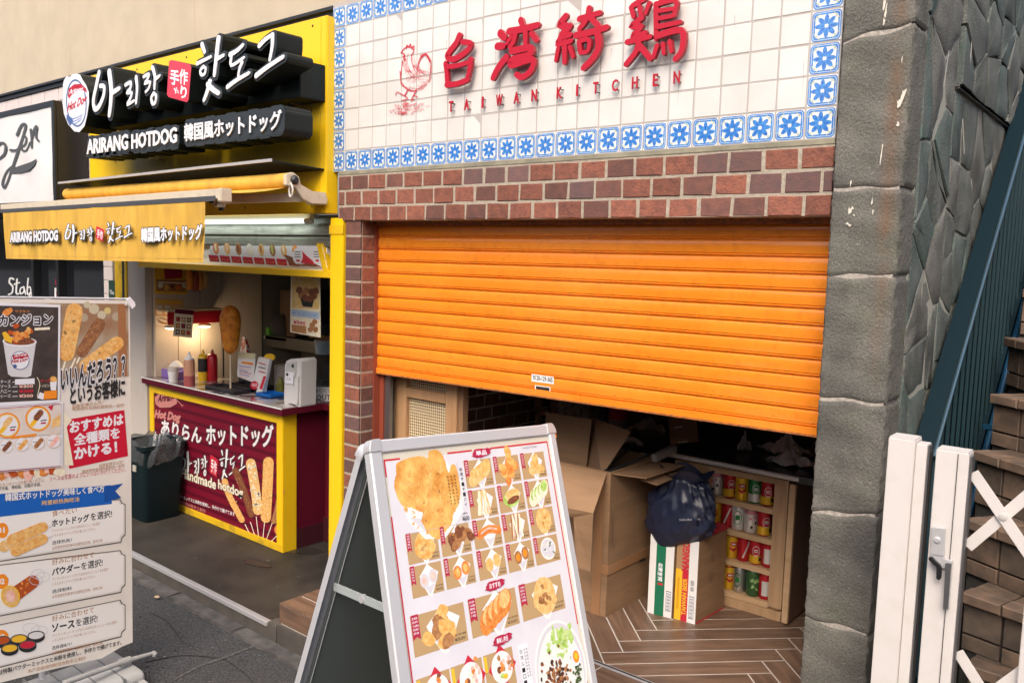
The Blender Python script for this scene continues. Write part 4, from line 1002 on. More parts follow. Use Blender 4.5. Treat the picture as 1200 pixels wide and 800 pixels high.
# ---- shop opening: posts, lintel lamp, rolled shutter, menu fascia
yp=thing('yellow_post','tall bright yellow square post between the hot dog counter and the brick pier','post',(.05,0,-.12))
MB().box((.0,-.012,-.12),(.1,.09,1.80),yel).build('post_shaft',yp,bevel=.003)
MB().box((-.004,-.016,1.72),(.104,-.0125,1.765),yeld).build('post_band',yp)
yl=thing('yellow_black_post','weathered yellow and black edged post at the left end of the hot dog shop','post',(-2.55,.1,-.12))
MB().box((-2.62,.12,-.12),(-2.47,.2,1.86),yeld).build('post_shaft',yl); MB().box((-2.47,.10,-.12),(-2.415,.2,1.86),blk).build('black_edge',yl); MB().box((-2.415,.09,-.12),(-2.385,.2,1.86),yeld).build('yellow_edge',yl)
wp=thing('white_panel_column','off white panel column to the left of the hot dog counter','column',(-2.2,.1,-.12))
offw=M('off_white_panel',(.52,.47,.42),.5,bump=.05,scale=10,dirt=.12,dscale=5)
MB().box((-2.385,.10,-.12),(-2.17,.3,1.86),offw).build('panel',wp); MB().box((-2.17,.08,-.12),(-2.10,.128,1.86),offw).build('edge_panel',wp,bevel=.002)
hb=M('grey_green_steel',(.26,.28,.24),.45,metal=.3,col2=(.17,.18,.15),scale=6,stretch=(1,1,12),dirt=.5,dscale=12,dcol=(.06,.055,.045),bump=.2)
rsx=thing('rolled_shutter_box','grubby grey green steel shutter head above the hot dog counter','shutter box',(-1.2,.1,1.7))
for q in (((-2.4,.07,1.765),(-.002,.3,1.822)),((-2.4,.045,1.715),(-.002,.07,1.775)),((-2.4,.055,1.69),(-.002,.08,1.714)),((-2.4,.04,1.655),(-.002,.07,1.689))): MB().box(*q,hb).build('shutter_slat',rsx,bevel=.002)
tl=thing('tube_lamp','lit white fluorescent tube lamp above the hot dog counter','lamp',(-.7,.0,1.79))
MB().tube([(-2.0,.0,1.785),(-.215,.0,1.787)],.0115,M('lit_tube',(.9,1,.96),.3,emit=1.6),12).build('glowing_tube',tl,smooth=True)
MB().tube([(-.215,.0,1.787),(-.17,.0,1.787)],.017,M('lamp_end',(.55,.52,.44),.4),12).build('lamp_end',tl,smooth=40)
MB().box((-2.0,.015,1.80),(-.17,.05,1.822),M('lamp_batten_white',(.5,.5,.48),.5)).build('batten',tl)
mfx=thing('menu_fascia','long slanted menu strip with hot dog pictures under the shutter head','menu board',(-1.2,.05,1.6))
m=MB().hexa([(-2.06,.06,1.505),(-.1,.03,1.505),(-.1,.06,1.505),(-2.06,.08,1.505),(-2.06,.05,1.672),(-.1,.05,1.672),(-.1,.1,1.672),(-2.06,.1,1.672)],paperw); m.build('board',mfx)
MB().box((-2.07,.018,1.495),(-.003,.06,1.532),yel).build('yellow_rail',mfx,bevel=.002)
MB().hexa([(-.10,.02,1.53),(-.065,.02,1.53),(-.065,.06,1.53),(-.10,.06,1.53),(-.155,.02,1.672),(-.12,.02,1.672),(-.12,.06,1.672),(-.155,.06,1.672)],yel).build('yellow_end',mfx)
fm=Fr((0,.026,1.53),(1,.0,0),(0,.0,1),(0,-1,0)); pr=Print(fm,True)
pr.poly([(246,288),(378,288),(384,314),(246,307)],lface)
for k in range(8):
    x=244+k*13.3; sl=.055*(x-244)
    pr.poly([(x,298.5+sl),(x+11.6,299.3+sl),(x+13.2,307+sl),(x+1.8,306+sl)],redp)
    pr.poly(ell(x+9,291+sl*.6,3.4,7,-.15,14,.05),(friedred,fried,friedbrown,creamp,friedpale,friedbrown,fried,friedred)[k])
    pr.poly(ell(x+8.5,290+sl*.6,1.3,5,-.15,10,.1),(creamp,pinkp,meat,lface,friedbrown,green,creamp,fried)[k])
    pr.text('ドッグ',(x+3,304.6+sl),(x+11,305.2+sl),(x+3,302.4+sl),yellowp)
pr.poly([(333,298),(345,302),(352,310),(365,307),(378,313),(340,311)],meat); pr.poly([(350,290),(360,300),(372,310),(352,308)],redp)
for cx in (349,371.5):
    pr.poly(ell(cx,300,6,9.5,0,18),lface)
    for k in range(3): pr.poly([(cx-3.5,294.5+k*3),(cx+3.5,294.8+k*3),(cx+3.5,295.8+k*3),(cx-3.5,295.5+k*3)],ink)
    pr.poly([(cx-1.5,304),(cx+2.5,304.2),(cx+2.5,306.6),(cx-1.5,306.4)],redp)
pr.build('menu_pictures',mfx)

# ---- interior shell of the hot dog shop
wl=M('cream_wall_panel',(.62,.54,.44),.55,bump=.05,scale=8,dirt=.1,dscale=4)
gb=M('grey_back_wall',(.22,.22,.20),.6,dirt=.4,dscale=2,dcol=(.1,.1,.09))
hw=thing('booth_left_wall','cream panelled side wall inside the hot dog booth','wall',(-2.08,.5,-.12))
for k in range(5): MB().box((-2.12,.13+k*.17+.002,-.12),(-2.075,.13+k*.17+.168,1.8),wl).build('wall_panel',hw,bevel=.002)
MB().box((-2.14,.3,-.12),(-2.12,.98,1.8),dark).build('wall_core',hw)
hk=thing('booth_back_wall','grey wall at the back of the hot dog booth','wall',(-1.2,1.4,-.12))
MB().box((-2.14,1.35,-.12),(.2,1.42,1.8),gb).build('wall_panel',hk); MB().box((-2.14,.98,-.12),(-2.08,1.35,1.8),gb).build('return_panel',hk); MB().box((.112,.1,-.12),(.118,1.4,1.786),gb).build('side_panel',hk)
MB().box((-2.6,.1,1.80),(.1,1.42,1.822),dark).build('booth_ceiling',kind='structure')

# ---- counter
mar=M('maroon_laminate',(.10,.006,.018),.5,spec=.25,bump=.03,scale=6); marp=M('maroon_poster',(.17,.006,.022),.5,spec=.25); marb=M('maroon_stripe',(.10,.004,.016),.5,spec=.25)
ct=thing('hot_dog_counter','maroon serving counter with yellow frame and Japanese hot dog poster on its front','counter',(-1.3,.3,-.12))
CX0,CX1=-2.09,-.556
MB().box((CX0,.106,-.118),(CX1,.46,.70),mar).build('body',ct)
MB().box((CX1,.19,-.118),(CX1+.004,.46,.0),M('dark_kick',(.05,.008,.014),.5)).build('kick_strip',ct)
MB().box((-.56,.40,-.118),(.0,.43,.70),mar).build('return_panel',ct)
MB().box((-.56,.385,-.118),(.0,.399,.03),MATS['dark_kick']).build('return_kick',ct)
for q in (((CX0,.092,.640),(CX1,.106,.700)),((CX0,.092,-.118),(CX1,.106,-.075)),((CX0,.092,-.075),(CX0+.055,.106,.640)),((CX1-.055,.092,-.075),(CX1,.106,.640)),((CX1,.092,-.118),(CX1+.006,.188,.7))):
    MB().box(*q,yeld if q[0][2]<-.1 and q[1][2]<.0 else yel).build('yellow_frame',ct,bevel=.0015)
MB().box((CX0-.02,.05,.702),(-.50,.46,.738),mar).build('top_slab',ct,bevel=.001)
MB().box((-.50,.34,.702),(.0,.46,.738),mar).build('top_return',ct)
ctop=M('glossy_counter_film',(.55,.52,.50),.12,col2=(.15,.1,.1),scale=7,detail=2,coat=.5,ramp=(.45,.5))
MB().box((CX0-.018,.053,.7385),(-.52,.458,.742),ctop).build('counter_film',ct)
MB().box((CX0-.021,.047,.7385),(-.50,.0525,.7445),white).build('white_lip',ct)
fc=FY(.0985); pr=Print(fc,True)
za=P(340,482,y=.0985).x; 
q=[fc.px(*p) for p in ((180,458),(327,489),(327,641),(205,591),(180,560))]
x0,x1,z0,z1=CX0+.055,CX1-.055,-.075,.640
pb=Print(fc,False,d=1e-4); pb.poly([(x0,z0),(x1,z0),(x1,z1),(x0,z1)],marp)
for k in range(12): zz=z0+.03+k*.06; pb.poly([(x0,zz),(x1,zz),(x1,zz+.022),(x0,zz+.022)],marb,hold=True)
pb.build('poster_sheet',ct)
c9=lambda x,y:(170+x/4,450+y/4)
salm=M('salmon_print',(.62,.25,.22),.4)
# faded badge top left
pr.poly([c9(*p) for p in ((45,62),(70,38),(110,32),(145,50),(150,90),(120,108),(70,110),(50,95))],salm)
pr.text('Arirang',c9(60,92),c9(138,86),c9(60,52),marb,.04,shear=.3); pr.text('Hot Dog',c9(45,165),c9(165,185),c9(45,120),salm,.06,shear=.3)
for q in ([(150,75),(165,90),(175,105)],[(168,95),(180,100)]): pr.stroke([c9(*p) for p in q],1,salm)
pr.text('ありらん',c9(75,235),c9(262,277),c9(78,168),paperw,.035,out=ink,ob=.07)
pr.text('ホットドッグ',c9(288,282),c9(600,293),c9(288,190),paperw,.035,out=ink,ob=.07)
logo(pr,*c9(166,305),*c9(470,440),paperw,ink,.8,dy=1,ws=1.15)
def hd(pts,w,mat,sp=None,n=0):
    pr.stroke(pts,w,mat,.95)
    if sp:
        r=random.Random(len(pts)+int(w*10)); (xa,ya),(xb,yb)=pts[0],pts[-1]; L=math.hypot(xb-xa,yb-ya); nx,ny=-(yb-ya)/L,(xb-xa)/L
        for k in range(n):
            t=r.random(); o=r.uniform(-.4,.4)*w; pr.poly(ell(xa+(xb-xa)*t+nx*o,ya+(yb-ya)*t+ny*o,w*.13,w*.09,r.uniform(0,3),7,.2,k),sp,hold=True)
        pr.d+=pr.STEP
for a,b in (((470,655),(498,715)),((495,645),(520,722)),((522,620),(535,725)),((562,640),(552,735)),((602,635),(566,740)),((620,708),(580,748))): pr.stroke([c9(*a),c9(*b)],.9,creamp,1)
hd([c9(375,455),c9(400,530),c9(455,635)],7.2,fried,friedpale,20)
hd([c9(425,405),c9(465,500),c9(500,610)],8,meat,friedbrown,24)
hd([c9(497,370),c9(515,470),c9(530,590)],11.5,friedpale,creamp,46)
hd([c9(640,500),c9(618,600),c9(606,640)],7,friedbrown,meat,14)
hd([c9(580,365),c9(575,480),c9(568,625)],12.5,fried,friedpale,26)
pr.poly([c9(*p) for p in ell(622,680,14,26,0,12,.1)],friedred)
pr.text('Handmade',c9(170,435),c9(332,492),c9(172,392),creamp,.03,out=ink,ob=.06); pr.text('hotdog',c9(345,500),c9(460,544),c9(345,446),creamp,.03,out=ink,ob=.06)
pr.text('パウダーミックスと米粉を使用し、手作りで揚げてます',c9(140,525),c9(422,618),c9(140,508),paperw,.02)
pr.text('甜甜米粉和大阪手工制作',c9(135,548),c9(285,603),c9(135,532),salm,.01)
pr.build('poster_print',ct)

# ================================================================== THINGS ON AND ABOVE THE HOT DOG COUNTER
CZ=.7425
def ctr(px,py): return P(px,py,z=CZ)
purple=M('purple_card',(.25,.15,.5),.5); clear=M('milky_plastic',(.75,.7,.64),.25,alpha=.75); steel=M('dark_steel_tray',(.10,.10,.11),.3,metal=.8)
q=ctr(173,445); w=.0
tb=thing('tissue_box','purple box with white tissues at the left end of the hot dog counter','tissue box',(-1.96,.22,CZ))
MB().box((-2.05,.16,CZ),(-1.83,.27,CZ+.055),purple).build('box',tb,bevel=.002)
MB().lathe((-1.95,.215,CZ+.055),[(.035,0),(.045,.02),(.03,.045),(.012,.06)],white,12,sx=1.3).build('tissue',tb,smooth=True)
cp=thing('paper_cup','white plastic cup standing next to the purple tissue box','cup',tuple(ctr(203,447)))
MB().lathe(ctr(203,447),[(.026,0),(.034,.07)],white,18).build('cup_body',cp,smooth=40); MB().lathe(ctr(203,447)+Vector((0,0,.07)),[(.034,0),(.037,.03)],clear,18).build('clear_rim',cp,smooth=40)
def bottle(px,py,hpx,rpx,body,cap,label,liq=None,lab=None):
    b=ctr(px,py); s=mpp(b); h=hpx*s; r=rpx*s
    t=thing('squeeze_bottle',label,'bottle',tuple(b),'squeeze bottles on the hot dog counter')
    MB().lathe(b,[(r*.95,0),(r,.01),(r,h*.72),(r*.85,h*.78)],body,18).build('bottle_body',t,smooth=40)
    MB().lathe(b+Vector((0,0,h*.78)),[(r*.88,0),(r*.88,h*.05),(r*.4,h*.08),(r*.15,h*.22)],cap,16).build('nozzle_cap',t,smooth=40)
    if liq: MB().lathe(b+Vector((0,0,.002)),[(r*1.01,0),(r*1.01,h*.3)],liq,18).build('sauce_level',t,smooth=40)
    if lab: MB().lathe(b+Vector((0,0,h*.3)),[(r*1.02,0),(r*1.02,h*.42)],lab,18).build('label_band',t,smooth=40)
yb_=M('mustard_plastic',(.8,.5,.02),.35); rb_=M('ketchup_red_plastic',(.42,.01,.02),.35)
bottle(222,452,40,6.2,M('peach_plastic',(.55,.27,.17),.35),white,'tall cloudy bottle half full of pink sauce',liq=M('pink_sauce',(.36,.08,.08),.4))
bottle(238,446,37,5.4,yb_,yb_,'yellow mustard bottle with a black label',lab=ink)
bottle(249,446,37,5.8,rb_,rb_,'plain red ketchup bottle, rightmost of the squeeze bottles')
def tray(x0,y0,x1,y1,label,mat,h=.02,rot=0):
    t=thing('metal_tray',label,'tray',((x0+x1)/2,(y0+y1)/2,CZ)); m=MB()
    m.box((x0,y0,CZ),(x1,y1,CZ+.004),mat)
    t_=.008
    for q in (((x0,y0,CZ),(x1,y0+t_,CZ+h)),((x0,y1-t_,CZ),(x1,y1,CZ+h)),((x0,y0+t_,CZ),(x0+t_,y1-t_,CZ+h)),((x1-t_,y0+t_,CZ),(x1,y1-t_,CZ+h))): m.box(*q,mat)
    m.build('tray_body',t); return t
tray(-1.42,.12,-1.10,.25,'flat grey metal tray in front of the giant corn dog',steel,.022); tray(-1.36,.27,-1.02,.40,'black metal tray behind the grey tray on the counter',M('black_tray',(.02,.02,.022),.3,metal=.4),.03)
tray(-.98,.20,-.83,.32,'small bright blue plastic tray between the leaflets and the white dispenser',M('blue_plastic',(.01,.14,.5),.35),.02)
bx=thing('black_caddy','low black box behind the giant corn dog display','box',(-1.33,.40,CZ)); MB().box((-1.42,.36,CZ),(-1.2,.45,CZ+.06),steel_dark).build('lower_box',bx,bevel=.003); MB().box((-1.36,.38,CZ+.061),(-1.24,.45,CZ+.09),steel_dark).build('upper_box',bx,bevel=.003)
# leaflets
lf=thing('leaflet_board','handwritten leaflet board in cream and pink leaning on the counter','leaflet',(-1.12,.3,CZ))
fL=FY(.30); q=[fL.px(*p) for p in ((279,441),(297,448),(300,422),(281,417))]; MB().ext([fL.px(*p) for p in ((279,412),(299.5,414.5),(297,448),(278,441))],fL,-.006,0,paperw).build('board',lf)
MB().ext([fL.px(*p) for p in ((280,412.5),(299.5,414),(299.5,420.5),(280,419))],fL,.001,.004,M('cream_card',(.72,.68,.42),.6)).build('cream_card',lf)
pr=Print(fL,True,d=.005); pr.poly([(284,423),(297,425),(297,427.5),(284,425.5)],orangep)
for k in range(6): pr.poly([(281,428+k*2.4),(295-k%3*2,430+k*2.5),(295-k%3*2,430.8+k*2.5),(281,428.8+k*2.4)],(purple,pinkp,bluep,redp)[k%4])
pr.build('leaflet_print',lf)
ls=thing('leaflet_stand','white leaflet holder with red spots and a yellow round tag','leaflet holder',(-.98,.26,CZ))
fL=FY(.25)
MB().ext([fL.px(*p) for p in ((303,418),(316,421),(309,459),(295,452))],fL,-.02,0,white).build('holder',ls); MB().ext([fL.px(*p) for p in ell(312,419,6,4.5,0,16)],fL,-.03,-.021,yb_).build('yellow_tag',ls)
MB().ext([fL.px(*p) for p in ((310,438),(315,439),(308,462),(302,459))],fL,.004,.012,white).build('small_leaflet',ls)
pr=Print(fL,True,d=.013); pr.poly(ell(300,451,4.5,5,.2,14),redp); pr.text('HOT',(297.5,452),(303.5,453),(297.5,448.5),lface,.03)
for k in range(3): pr.poly([(305,424+k*5),(313,426+k*5),(313,427+k*5),(305,425+k*5)],(redp,ink,redp)[k])
pr.poly([(311,440),(314,440.6),(309,456),(306,455)],redp); pr.build('leaflet_print',ls)
rollb=thing('paper_roll','upright roll of pale paper behind the leaflets','paper roll',(-1.0,.40,CZ)); MB().lathe((-1.0,.40,CZ),[(.045,0),(.045,.17)],M('recycled_paper',(.42,.38,.32),.8),18).build('roll',rollb,smooth=40)
ol=thing('oil_bottle','small olive green bottle beside the leaflet holder','bottle',(-.955,.36,CZ)); MB().lathe((-.955,.36,CZ),[(.025,0),(.028,.06),(.012,.08),(.01,.10)],M('olive_glass',(.2,.2,.04),.2),14).build('glass_bottle',ol,smooth=40)
# dispenser
db=P(342,474,z=CZ); dsp=thing('white_dispenser','pale grey plastic napkin dispenser at the right end of the hot dog counter','dispenser',tuple(db))
gp=M('grey_white_plastic',(.62,.61,.60),.35,bump=.02,scale=9); fd=FY(db.y)
MB().ext([fd.px(*p) for p in ((333.5,476),(332.5,470),(333.5,428),(335,423),(340,420.5),(351,420),(353,423),(352,476),(351.5,477),(346,477.5),(346,474),(339,472.5)) ],fd,-.11,0,gp).build('housing',dsp,bevel=.003)
MB().ext([fd.px(*p) for p in ((336,425),(348,424),(347.5,442),(336,441))],fd,.001,.008,M('dispenser_cover',(.5,.5,.5),.3)).build('cover',dsp,bevel=.002)
MB().ext([fd.px(*p) for p in ((348.5,441),(351.5,441),(350.5,473),(347.5,472))],fd,.001,.012,gp).build('outlet',dsp,bevel=.001)
pr=Print(fd,True,d=.0085); pr.poly([(336,435),(345.5,436),(345,450),(336,448.5)],lface); pr.poly(ell(338,438.5,1.5,2,0,10),ink); pr.poly(ell(344.5,428.5,1.6,2.2,0,10),ink); pr.text('たれ',(337.5,445),(342.5,445.8),(337.5,442),ink); pr.build('dispenser_label',dsp)
tk=thing('take_out_sign','white take out sign with Japanese line standing behind the white dispenser','sign',(-.56,.40,CZ)); fT=FY(.40)
MB().ext([fT.px(*p) for p in ((356,453),(390,454),(390,470),(356,471))],fT,-.01,0,white).build('board',tk); pr=Print(fT,True,d=.001)
pr.text('お持ち帰り可能',(352,460.5),(390,460.5),(352,455),ink); pr.text('TAKE OUT OK',(350,468.5),(402,468.5),(350,462.5),ink,.01); pr.build('sign_text',tk)
rg=thing('cash_register','dark grey cash register behind the take out sign','cash register',(-.7,.6,CZ))
MB().box((-.95,.52,.55),(-.45,.85,.80),M('register_grey',(.06,.075,.08),.4)).build('register_base',rg,bevel=.01); MB().box((-.85,.6,.80),(-.72,.7,.92),steel_dark).build('printer',rg,bevel=.005); MB().box((-.7,.62,.8),(-.5,.64,.87),M('screen_blue',(.02,.06,.08),.2)).build('screen',rg)
# giant corn dog
gd=P(270,413,y=.22); cd=thing('corn_dog_model','giant golden corn dog display model on a stick above the counter','display model',tuple(P(270,440,y=.22)))
cdm=M('corn_dog_crust',(.70,.20,.012),.55,col2=(.82,.32,.03),scale=26,bump=1,bscale=90,dirt=.5,dscale=30,dcol=(.22,.06,.01))
s=mpp(gd); H=58*s; b0=gd-Vector((0,0,0)); prf=[(.002,0),(.03,.01),(.052,.05),(.063,.15),(.071,.24),(.072,.30),(.06,.35),(.035,.385),(.004,.396)]
MB().lathe(b0+Vector((0,0,-.01)),[(r*.93,h*H/.4) for r,h in prf],cdm,22).build('crust',cd,smooth=True,subdiv=1)
MB().tube([b0+Vector((0,0,-.33)),b0],.006,M('pale_stick',(.6,.5,.35),.6),8).build('stick',cd)
MB().lathe(b0+Vector((0,0,-.33)),[(.06,0),(.06,.02)],steel_dark,16).build('stand_foot',cd)
# heat lamp
hl=thing('heat_lamp','red banded heat lamp unit with two warm lit bulbs hanging over the counter','lamp',(-1.9,.45,1.15))
hz=P(229,379,y=.45).z
ya,yz=P(197,370,x=-1.93).y,P(262,371,x=-1.93).y; hz=P(229,379,x=-1.93).z
MB().box((-1.945,ya,hz),(-1.93,yz,hz+.085),M('red_lamp_band',(.40,.008,.02),.4)).build('red_band',hl,bevel=.003); MB().box((-2.07,ya,hz+.086),(-1.93,yz,hz+.1),M('tan_top',(.5,.38,.22),.5)).build('top_plate',hl)
warm=M('lit_warm_bulb',(1,.72,.42),.4,emit=3)
for yy in (ya+.05,yz-.12):
    MB().lathe((-1.98,yy,hz-.012),[(.045,-.012),(.045,0),(.02,.01)],M('lamp_cup',(.6,.5,.35),.4,metal=.5),16).build('lamp_cup',hl,smooth=40); MB().lathe((-1.98,yy,hz-.034),[(.01,-.006),(.035,.0),(.042,.009)],warm,16).build('bulb',hl,smooth=True)
l_=bpy.data.lights.new('heat_light','POINT'); l_.energy=1.3; l_.color=(1,.72,.42); l_.shadow_soft_size=.05; lo=bpy.data.objects.new('heat_light',l_); C.objects.link(lo); lo.location=(-1.94,.42,hz-.08)
MB().tube([(-1.78,.47,CZ),(-1.78,.47,hz-.04)],.006,steel_dark,8).build('lamp_stem',hl)
l2=bpy.data.lights.new('tube_light','AREA'); l2.shape='RECTANGLE'; l2.size=1.7; l2.size_y=.02; l2.energy=1.3; l2.color=(.95,1,.95); lo=bpy.data.objects.new('tube_light',l2); C.objects.link(lo); lo.location=(-1.1,.0,1.768)
# hanging menu card on the lamp
mc=thing('menu_card','small white menu card with nine pictures hanging in front of the red lamp band','menu card',(-1.915,.35,1.0)); fm=FX(-1.915)
MB().ext([fm.px(*p) for p in ((205,361.5),(227,363),(225,396),(203,393.5))],fm,-.003,0,creamp).build('card',mc); pr=Print(fm,True,d=.001); pr.poly([(205,362),(227,363.5),(226.8,369),(204.7,367)],marb)
for i in range(3):
    for j in range(3):
        x,y=206.5+i*6.3-j*.3,371+j*7.5+i*.5; pr.poly([(x,y),(x+4.6,y+.3),(x+4.4,y+5.8),(x-.2,y+5.4)],(meat,friedbrown,ink)[(i+j)%3]); pr.poly(ell(x+2.2,y+2.8,1.5,1.7,0,8,.2),(redp,fried,creamp)[(i*2+j)%3])
pr.build('card_print',mc)
# posters on the left wall
FXw=Fr((-2.0745,0,0),(0,1,0),(0,0,1),(1,0,0))
def wallposter(pts,label,base,items):
    t=thing('wall_poster',label,'poster',tuple(FXw.w(*FXw.px(*pts[0])))); pr=Print(FXw,True,d=.001); pr.poly(pts,base)
    for q,m in items: pr.poly(q,m)
    pr.build('poster_sheet',t)
wallposter(((181,312),(221,312),(219,345),(181,344)),'yellow and maroon poster with a plate of food, upper one on the booth side wall',yellowp,[([(192,313),(214,313),(213,326),(193,327)],crimson),([(183,327),(218,328),(217,342),(183,341)],friedbrown)]+[(ell(188+k*7,334+(k%2)*3,3,4,0,10,.1),(creamp,fried,meat,friedred)[k%4]) for k in range(5)]+[([(185,330),(213,331),(213,332.5),(185,331.5)],creamp)])
wallposter(((181,349),(216,350),(214,383),(182,382)),'orange poster with hot dog photo under the yellow and maroon one',M('pale_orange_print',(.7,.42,.2),.5),[([(183,352),(213,353),(212,356),(183,355)],yellowp),([(184,358),(190,358),(190,368),(184,368)],creamp),([(193,358),(199,358),(199,368),(193,368)],creamp),([(182,370),(200,371),(199,382),(182,381)],creamp),(ell(191,376,7,3.6,.3,14),friedbrown),(ell(191,375.5,6,1.6,.3,12),creamp)])
# hanging sample corn dogs
for k,(x,y,m_,lab) in enumerate(((222,328,cdm,'brown hanging sample corn dog, leftmost of the bunch by the poster'),(229,330,M('sausage_red',(.3,.05,.02),.4),'thin red hanging sausage sample in the middle of the bunch'),(234,329,M('amber_crust',(.6,.26,.05),.5,bump=.6,scale=60),'amber hanging sample corn dog right of the red sausage'),(240,327,M('nutty_crust',(.75,.55,.25),.6,col2=(.35,.2,.08),scale=150,bump=1),'pale crumbed hanging sample corn dog, rightmost of the bunch'))):
    b=P(x,y,x=-1.97); t=thing('sample_corn_dog',lab,'food sample',tuple(b),'sample corn dogs hanging by the booth wall')
    MB().lathe(b-Vector((0,0,.07)),[(.003,0),(.02,.012),(.026,.05),(.026,.1),(.018,.135),(.003,.145)],m_,14).build('crust',t,smooth=True); MB().tube([b+Vector((0,0,.07)),b+Vector((0,0,.30))],.0015,M('thread',(.4,.4,.38),.7),5).build('thread',t)
# hanging food poster
hp=thing('hanging_food_poster','yellow hanging poster with bowl of brown food balls on the right of the booth opening','poster',(-.42,.15,1.3)); fp=FY(.15)
MB().ext([fp.px(*p) for p in ((341,316),(375,321),(375.5,395.5),(340,389))],fp,-.003,0,creamp).build('sheet',hp); pr=Print(fp,True,d=.001)
pr.poly([(342.5,318),(373.5,322),(374,362),(342,361)],M('mustard_print',(.72,.5,.16),.5,col2=(.8,.62,.3),scale=20))
pr.text('ミニアイス',(346,329),(371,327),(346,322),friedred,.02); pr.poly([(351,346),(369,347),(366,360),(355,359)],ink)
for x,y in ((353,345),(359,341),(365,342),(368,347),(358,349),(363,350),(370,341),(351,340)): pr.poly(ell(x,y,4,4.2,0,12,.08),meat if (x+y)%2 else friedbrown)
pr.poly([(341.5,362),(374.5,366),(374.5,374),(341.5,370)],M('pale_blue_print',(.4,.52,.68),.5)); pr.text('トッピング',(344,368),(372,371.5),(344,364.5),bluep)
pr.poly([(342,380),(359,382),(359,391),(342,388)],friedbrown); pr.text('¥300',(344,379),(358,381),(344,375),redp,.02); 
for x,y in ((366,381),(369,377),(364,386),(370,386)): pr.poly(ell(x,y,3.2,3.4,0,10,.1),friedbrown)
pr.build('poster_print',hp)
# back shelf and its contents
bs=thing('back_shelf','pale shelf on the grey wall at the back of the booth','shelf',(-1.2,.9,.95)); sp=P(300,392,y=1.0)
MB().box((sp.x-.3,1.0,sp.z-.02),(P(335,392,y=1.0).x,1.35,sp.z),M('shelf_white',(.4,.4,.38),.5)).build('shelf_board',bs)
def bt_(x,y,m1,m2,label,h=.22,r=.035): 
    t=thing('plastic_bottle',label,'bottle',(x,y,sp.z)); MB().lathe((x,y,sp.z),[(r,0),(r,h*.65),(r*.6,h*.75)],m1,14).build('bottle_body',t,smooth=40); MB().lathe((x,y,sp.z+h*.75),[(r*.5,0),(r*.5,h*.1),(r*.12,h*.25)],m2,12).build('cap',t,smooth=40)
bt_(sp.x-.14,1.05,M('green_tint_plastic',(.2,.25,.18),.3),rb_,'clear bottle with red cap at the left end of the back shelf')
gbx=thing('green_carton','flat bright green carton lying on the back shelf','carton',(sp.x-.0,1.0,sp.z)); MB().box((sp.x-.07,1.02,sp.z),(sp.x+.14,1.12,sp.z+.065),M('green_carton',(.12,.4,.06),.5)).build('carton',gbx,bevel=.002)
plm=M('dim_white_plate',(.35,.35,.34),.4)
for k in range(5):
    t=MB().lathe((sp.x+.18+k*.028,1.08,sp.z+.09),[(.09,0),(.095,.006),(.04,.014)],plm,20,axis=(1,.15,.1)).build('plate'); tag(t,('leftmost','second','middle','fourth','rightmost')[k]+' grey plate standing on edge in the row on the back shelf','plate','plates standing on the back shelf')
def darkbox(lo,hi,name,label,cat,mat,par=None):
    t=MB().box(lo,hi,mat).build(name,bevel=.006); tag(t,label,cat); return t
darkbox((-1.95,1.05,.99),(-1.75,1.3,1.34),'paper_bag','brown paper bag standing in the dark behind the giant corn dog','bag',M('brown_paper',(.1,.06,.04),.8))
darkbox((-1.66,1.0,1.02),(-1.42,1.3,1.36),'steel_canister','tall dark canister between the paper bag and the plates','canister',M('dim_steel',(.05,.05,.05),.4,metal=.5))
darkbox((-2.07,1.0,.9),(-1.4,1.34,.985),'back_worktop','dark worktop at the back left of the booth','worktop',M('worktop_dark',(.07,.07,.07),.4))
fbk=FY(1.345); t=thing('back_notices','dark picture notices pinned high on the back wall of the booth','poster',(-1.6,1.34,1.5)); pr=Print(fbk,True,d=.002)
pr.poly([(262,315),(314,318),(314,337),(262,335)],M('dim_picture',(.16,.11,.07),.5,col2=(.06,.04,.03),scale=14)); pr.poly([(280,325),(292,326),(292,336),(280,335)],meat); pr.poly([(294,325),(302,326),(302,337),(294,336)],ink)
for k in range(3): pr.poly([(304,328+k*4),(312,329+k*4),(312,329.8+k*4),(304,328.8+k*4)],plm)
pr.poly([(264,319),(276,320),(276,332),(264,331)],redp); pr.build('notice_sheets',t)
hb_=thing('snack_bag','white and red patterned snack bag behind the leaflets','bag',(-1.3,.55,CZ)); b=P(284,412,y=.5)
MB().hexa([b+Vector(v) for v in ((-.06,0,-.12),(.09,0,-.12),(.09,.05,-.12),(-.06,.05,-.12),(-.03,.02,.10),(.0,.02,.10),(.0,.03,.10),(-.03,.03,.10))],M('checked_bag',(.6,.55,.5),.5,col2=(.4,.04,.05),scale=30,ramp=(.48,.52))).build('bag_body',hb_)

# ---- person behind the counter
skin=M('skin',(.55,.33,.23),.5); cloth_=M('black_jacket',(.018,.018,.022),.8,bump=.3,scale=30)
hd_=P(382,397,y=.92); pn=thing('person','seated person in black jacket, dark cap and pale blue face mask behind the yellow post','person',(hd_.x+.02,1.0,-.12))
ox,oy,oz=hd_.x+.02,.95,hd_.z-1.0
def skinmesh(name,verts,edges,rad,mat,par,root=0,sub=1):
    me=bpy.data.meshes.new(name); me.from_pydata([Vector(v)-par.location for v in verts],edges,[]); me.materials.append(mat); o=bpy.data.objects.new(name,me); C.objects.link(o); o.parent=par
    m=o.modifiers.new('k','SKIN'); s=o.modifiers.new('s','SUBSURF'); s.levels=s.render_levels=sub
    for i,r in enumerate(rad): me.skin_vertices[0].data[i].radius=(r,r) if not isinstance(r,tuple) else r; me.skin_vertices[0].data[i].use_root=(i==root)
    m.use_smooth_shade=True
    return o
V3=lambda a,b,c:(ox+a,oy+b,oz+c)
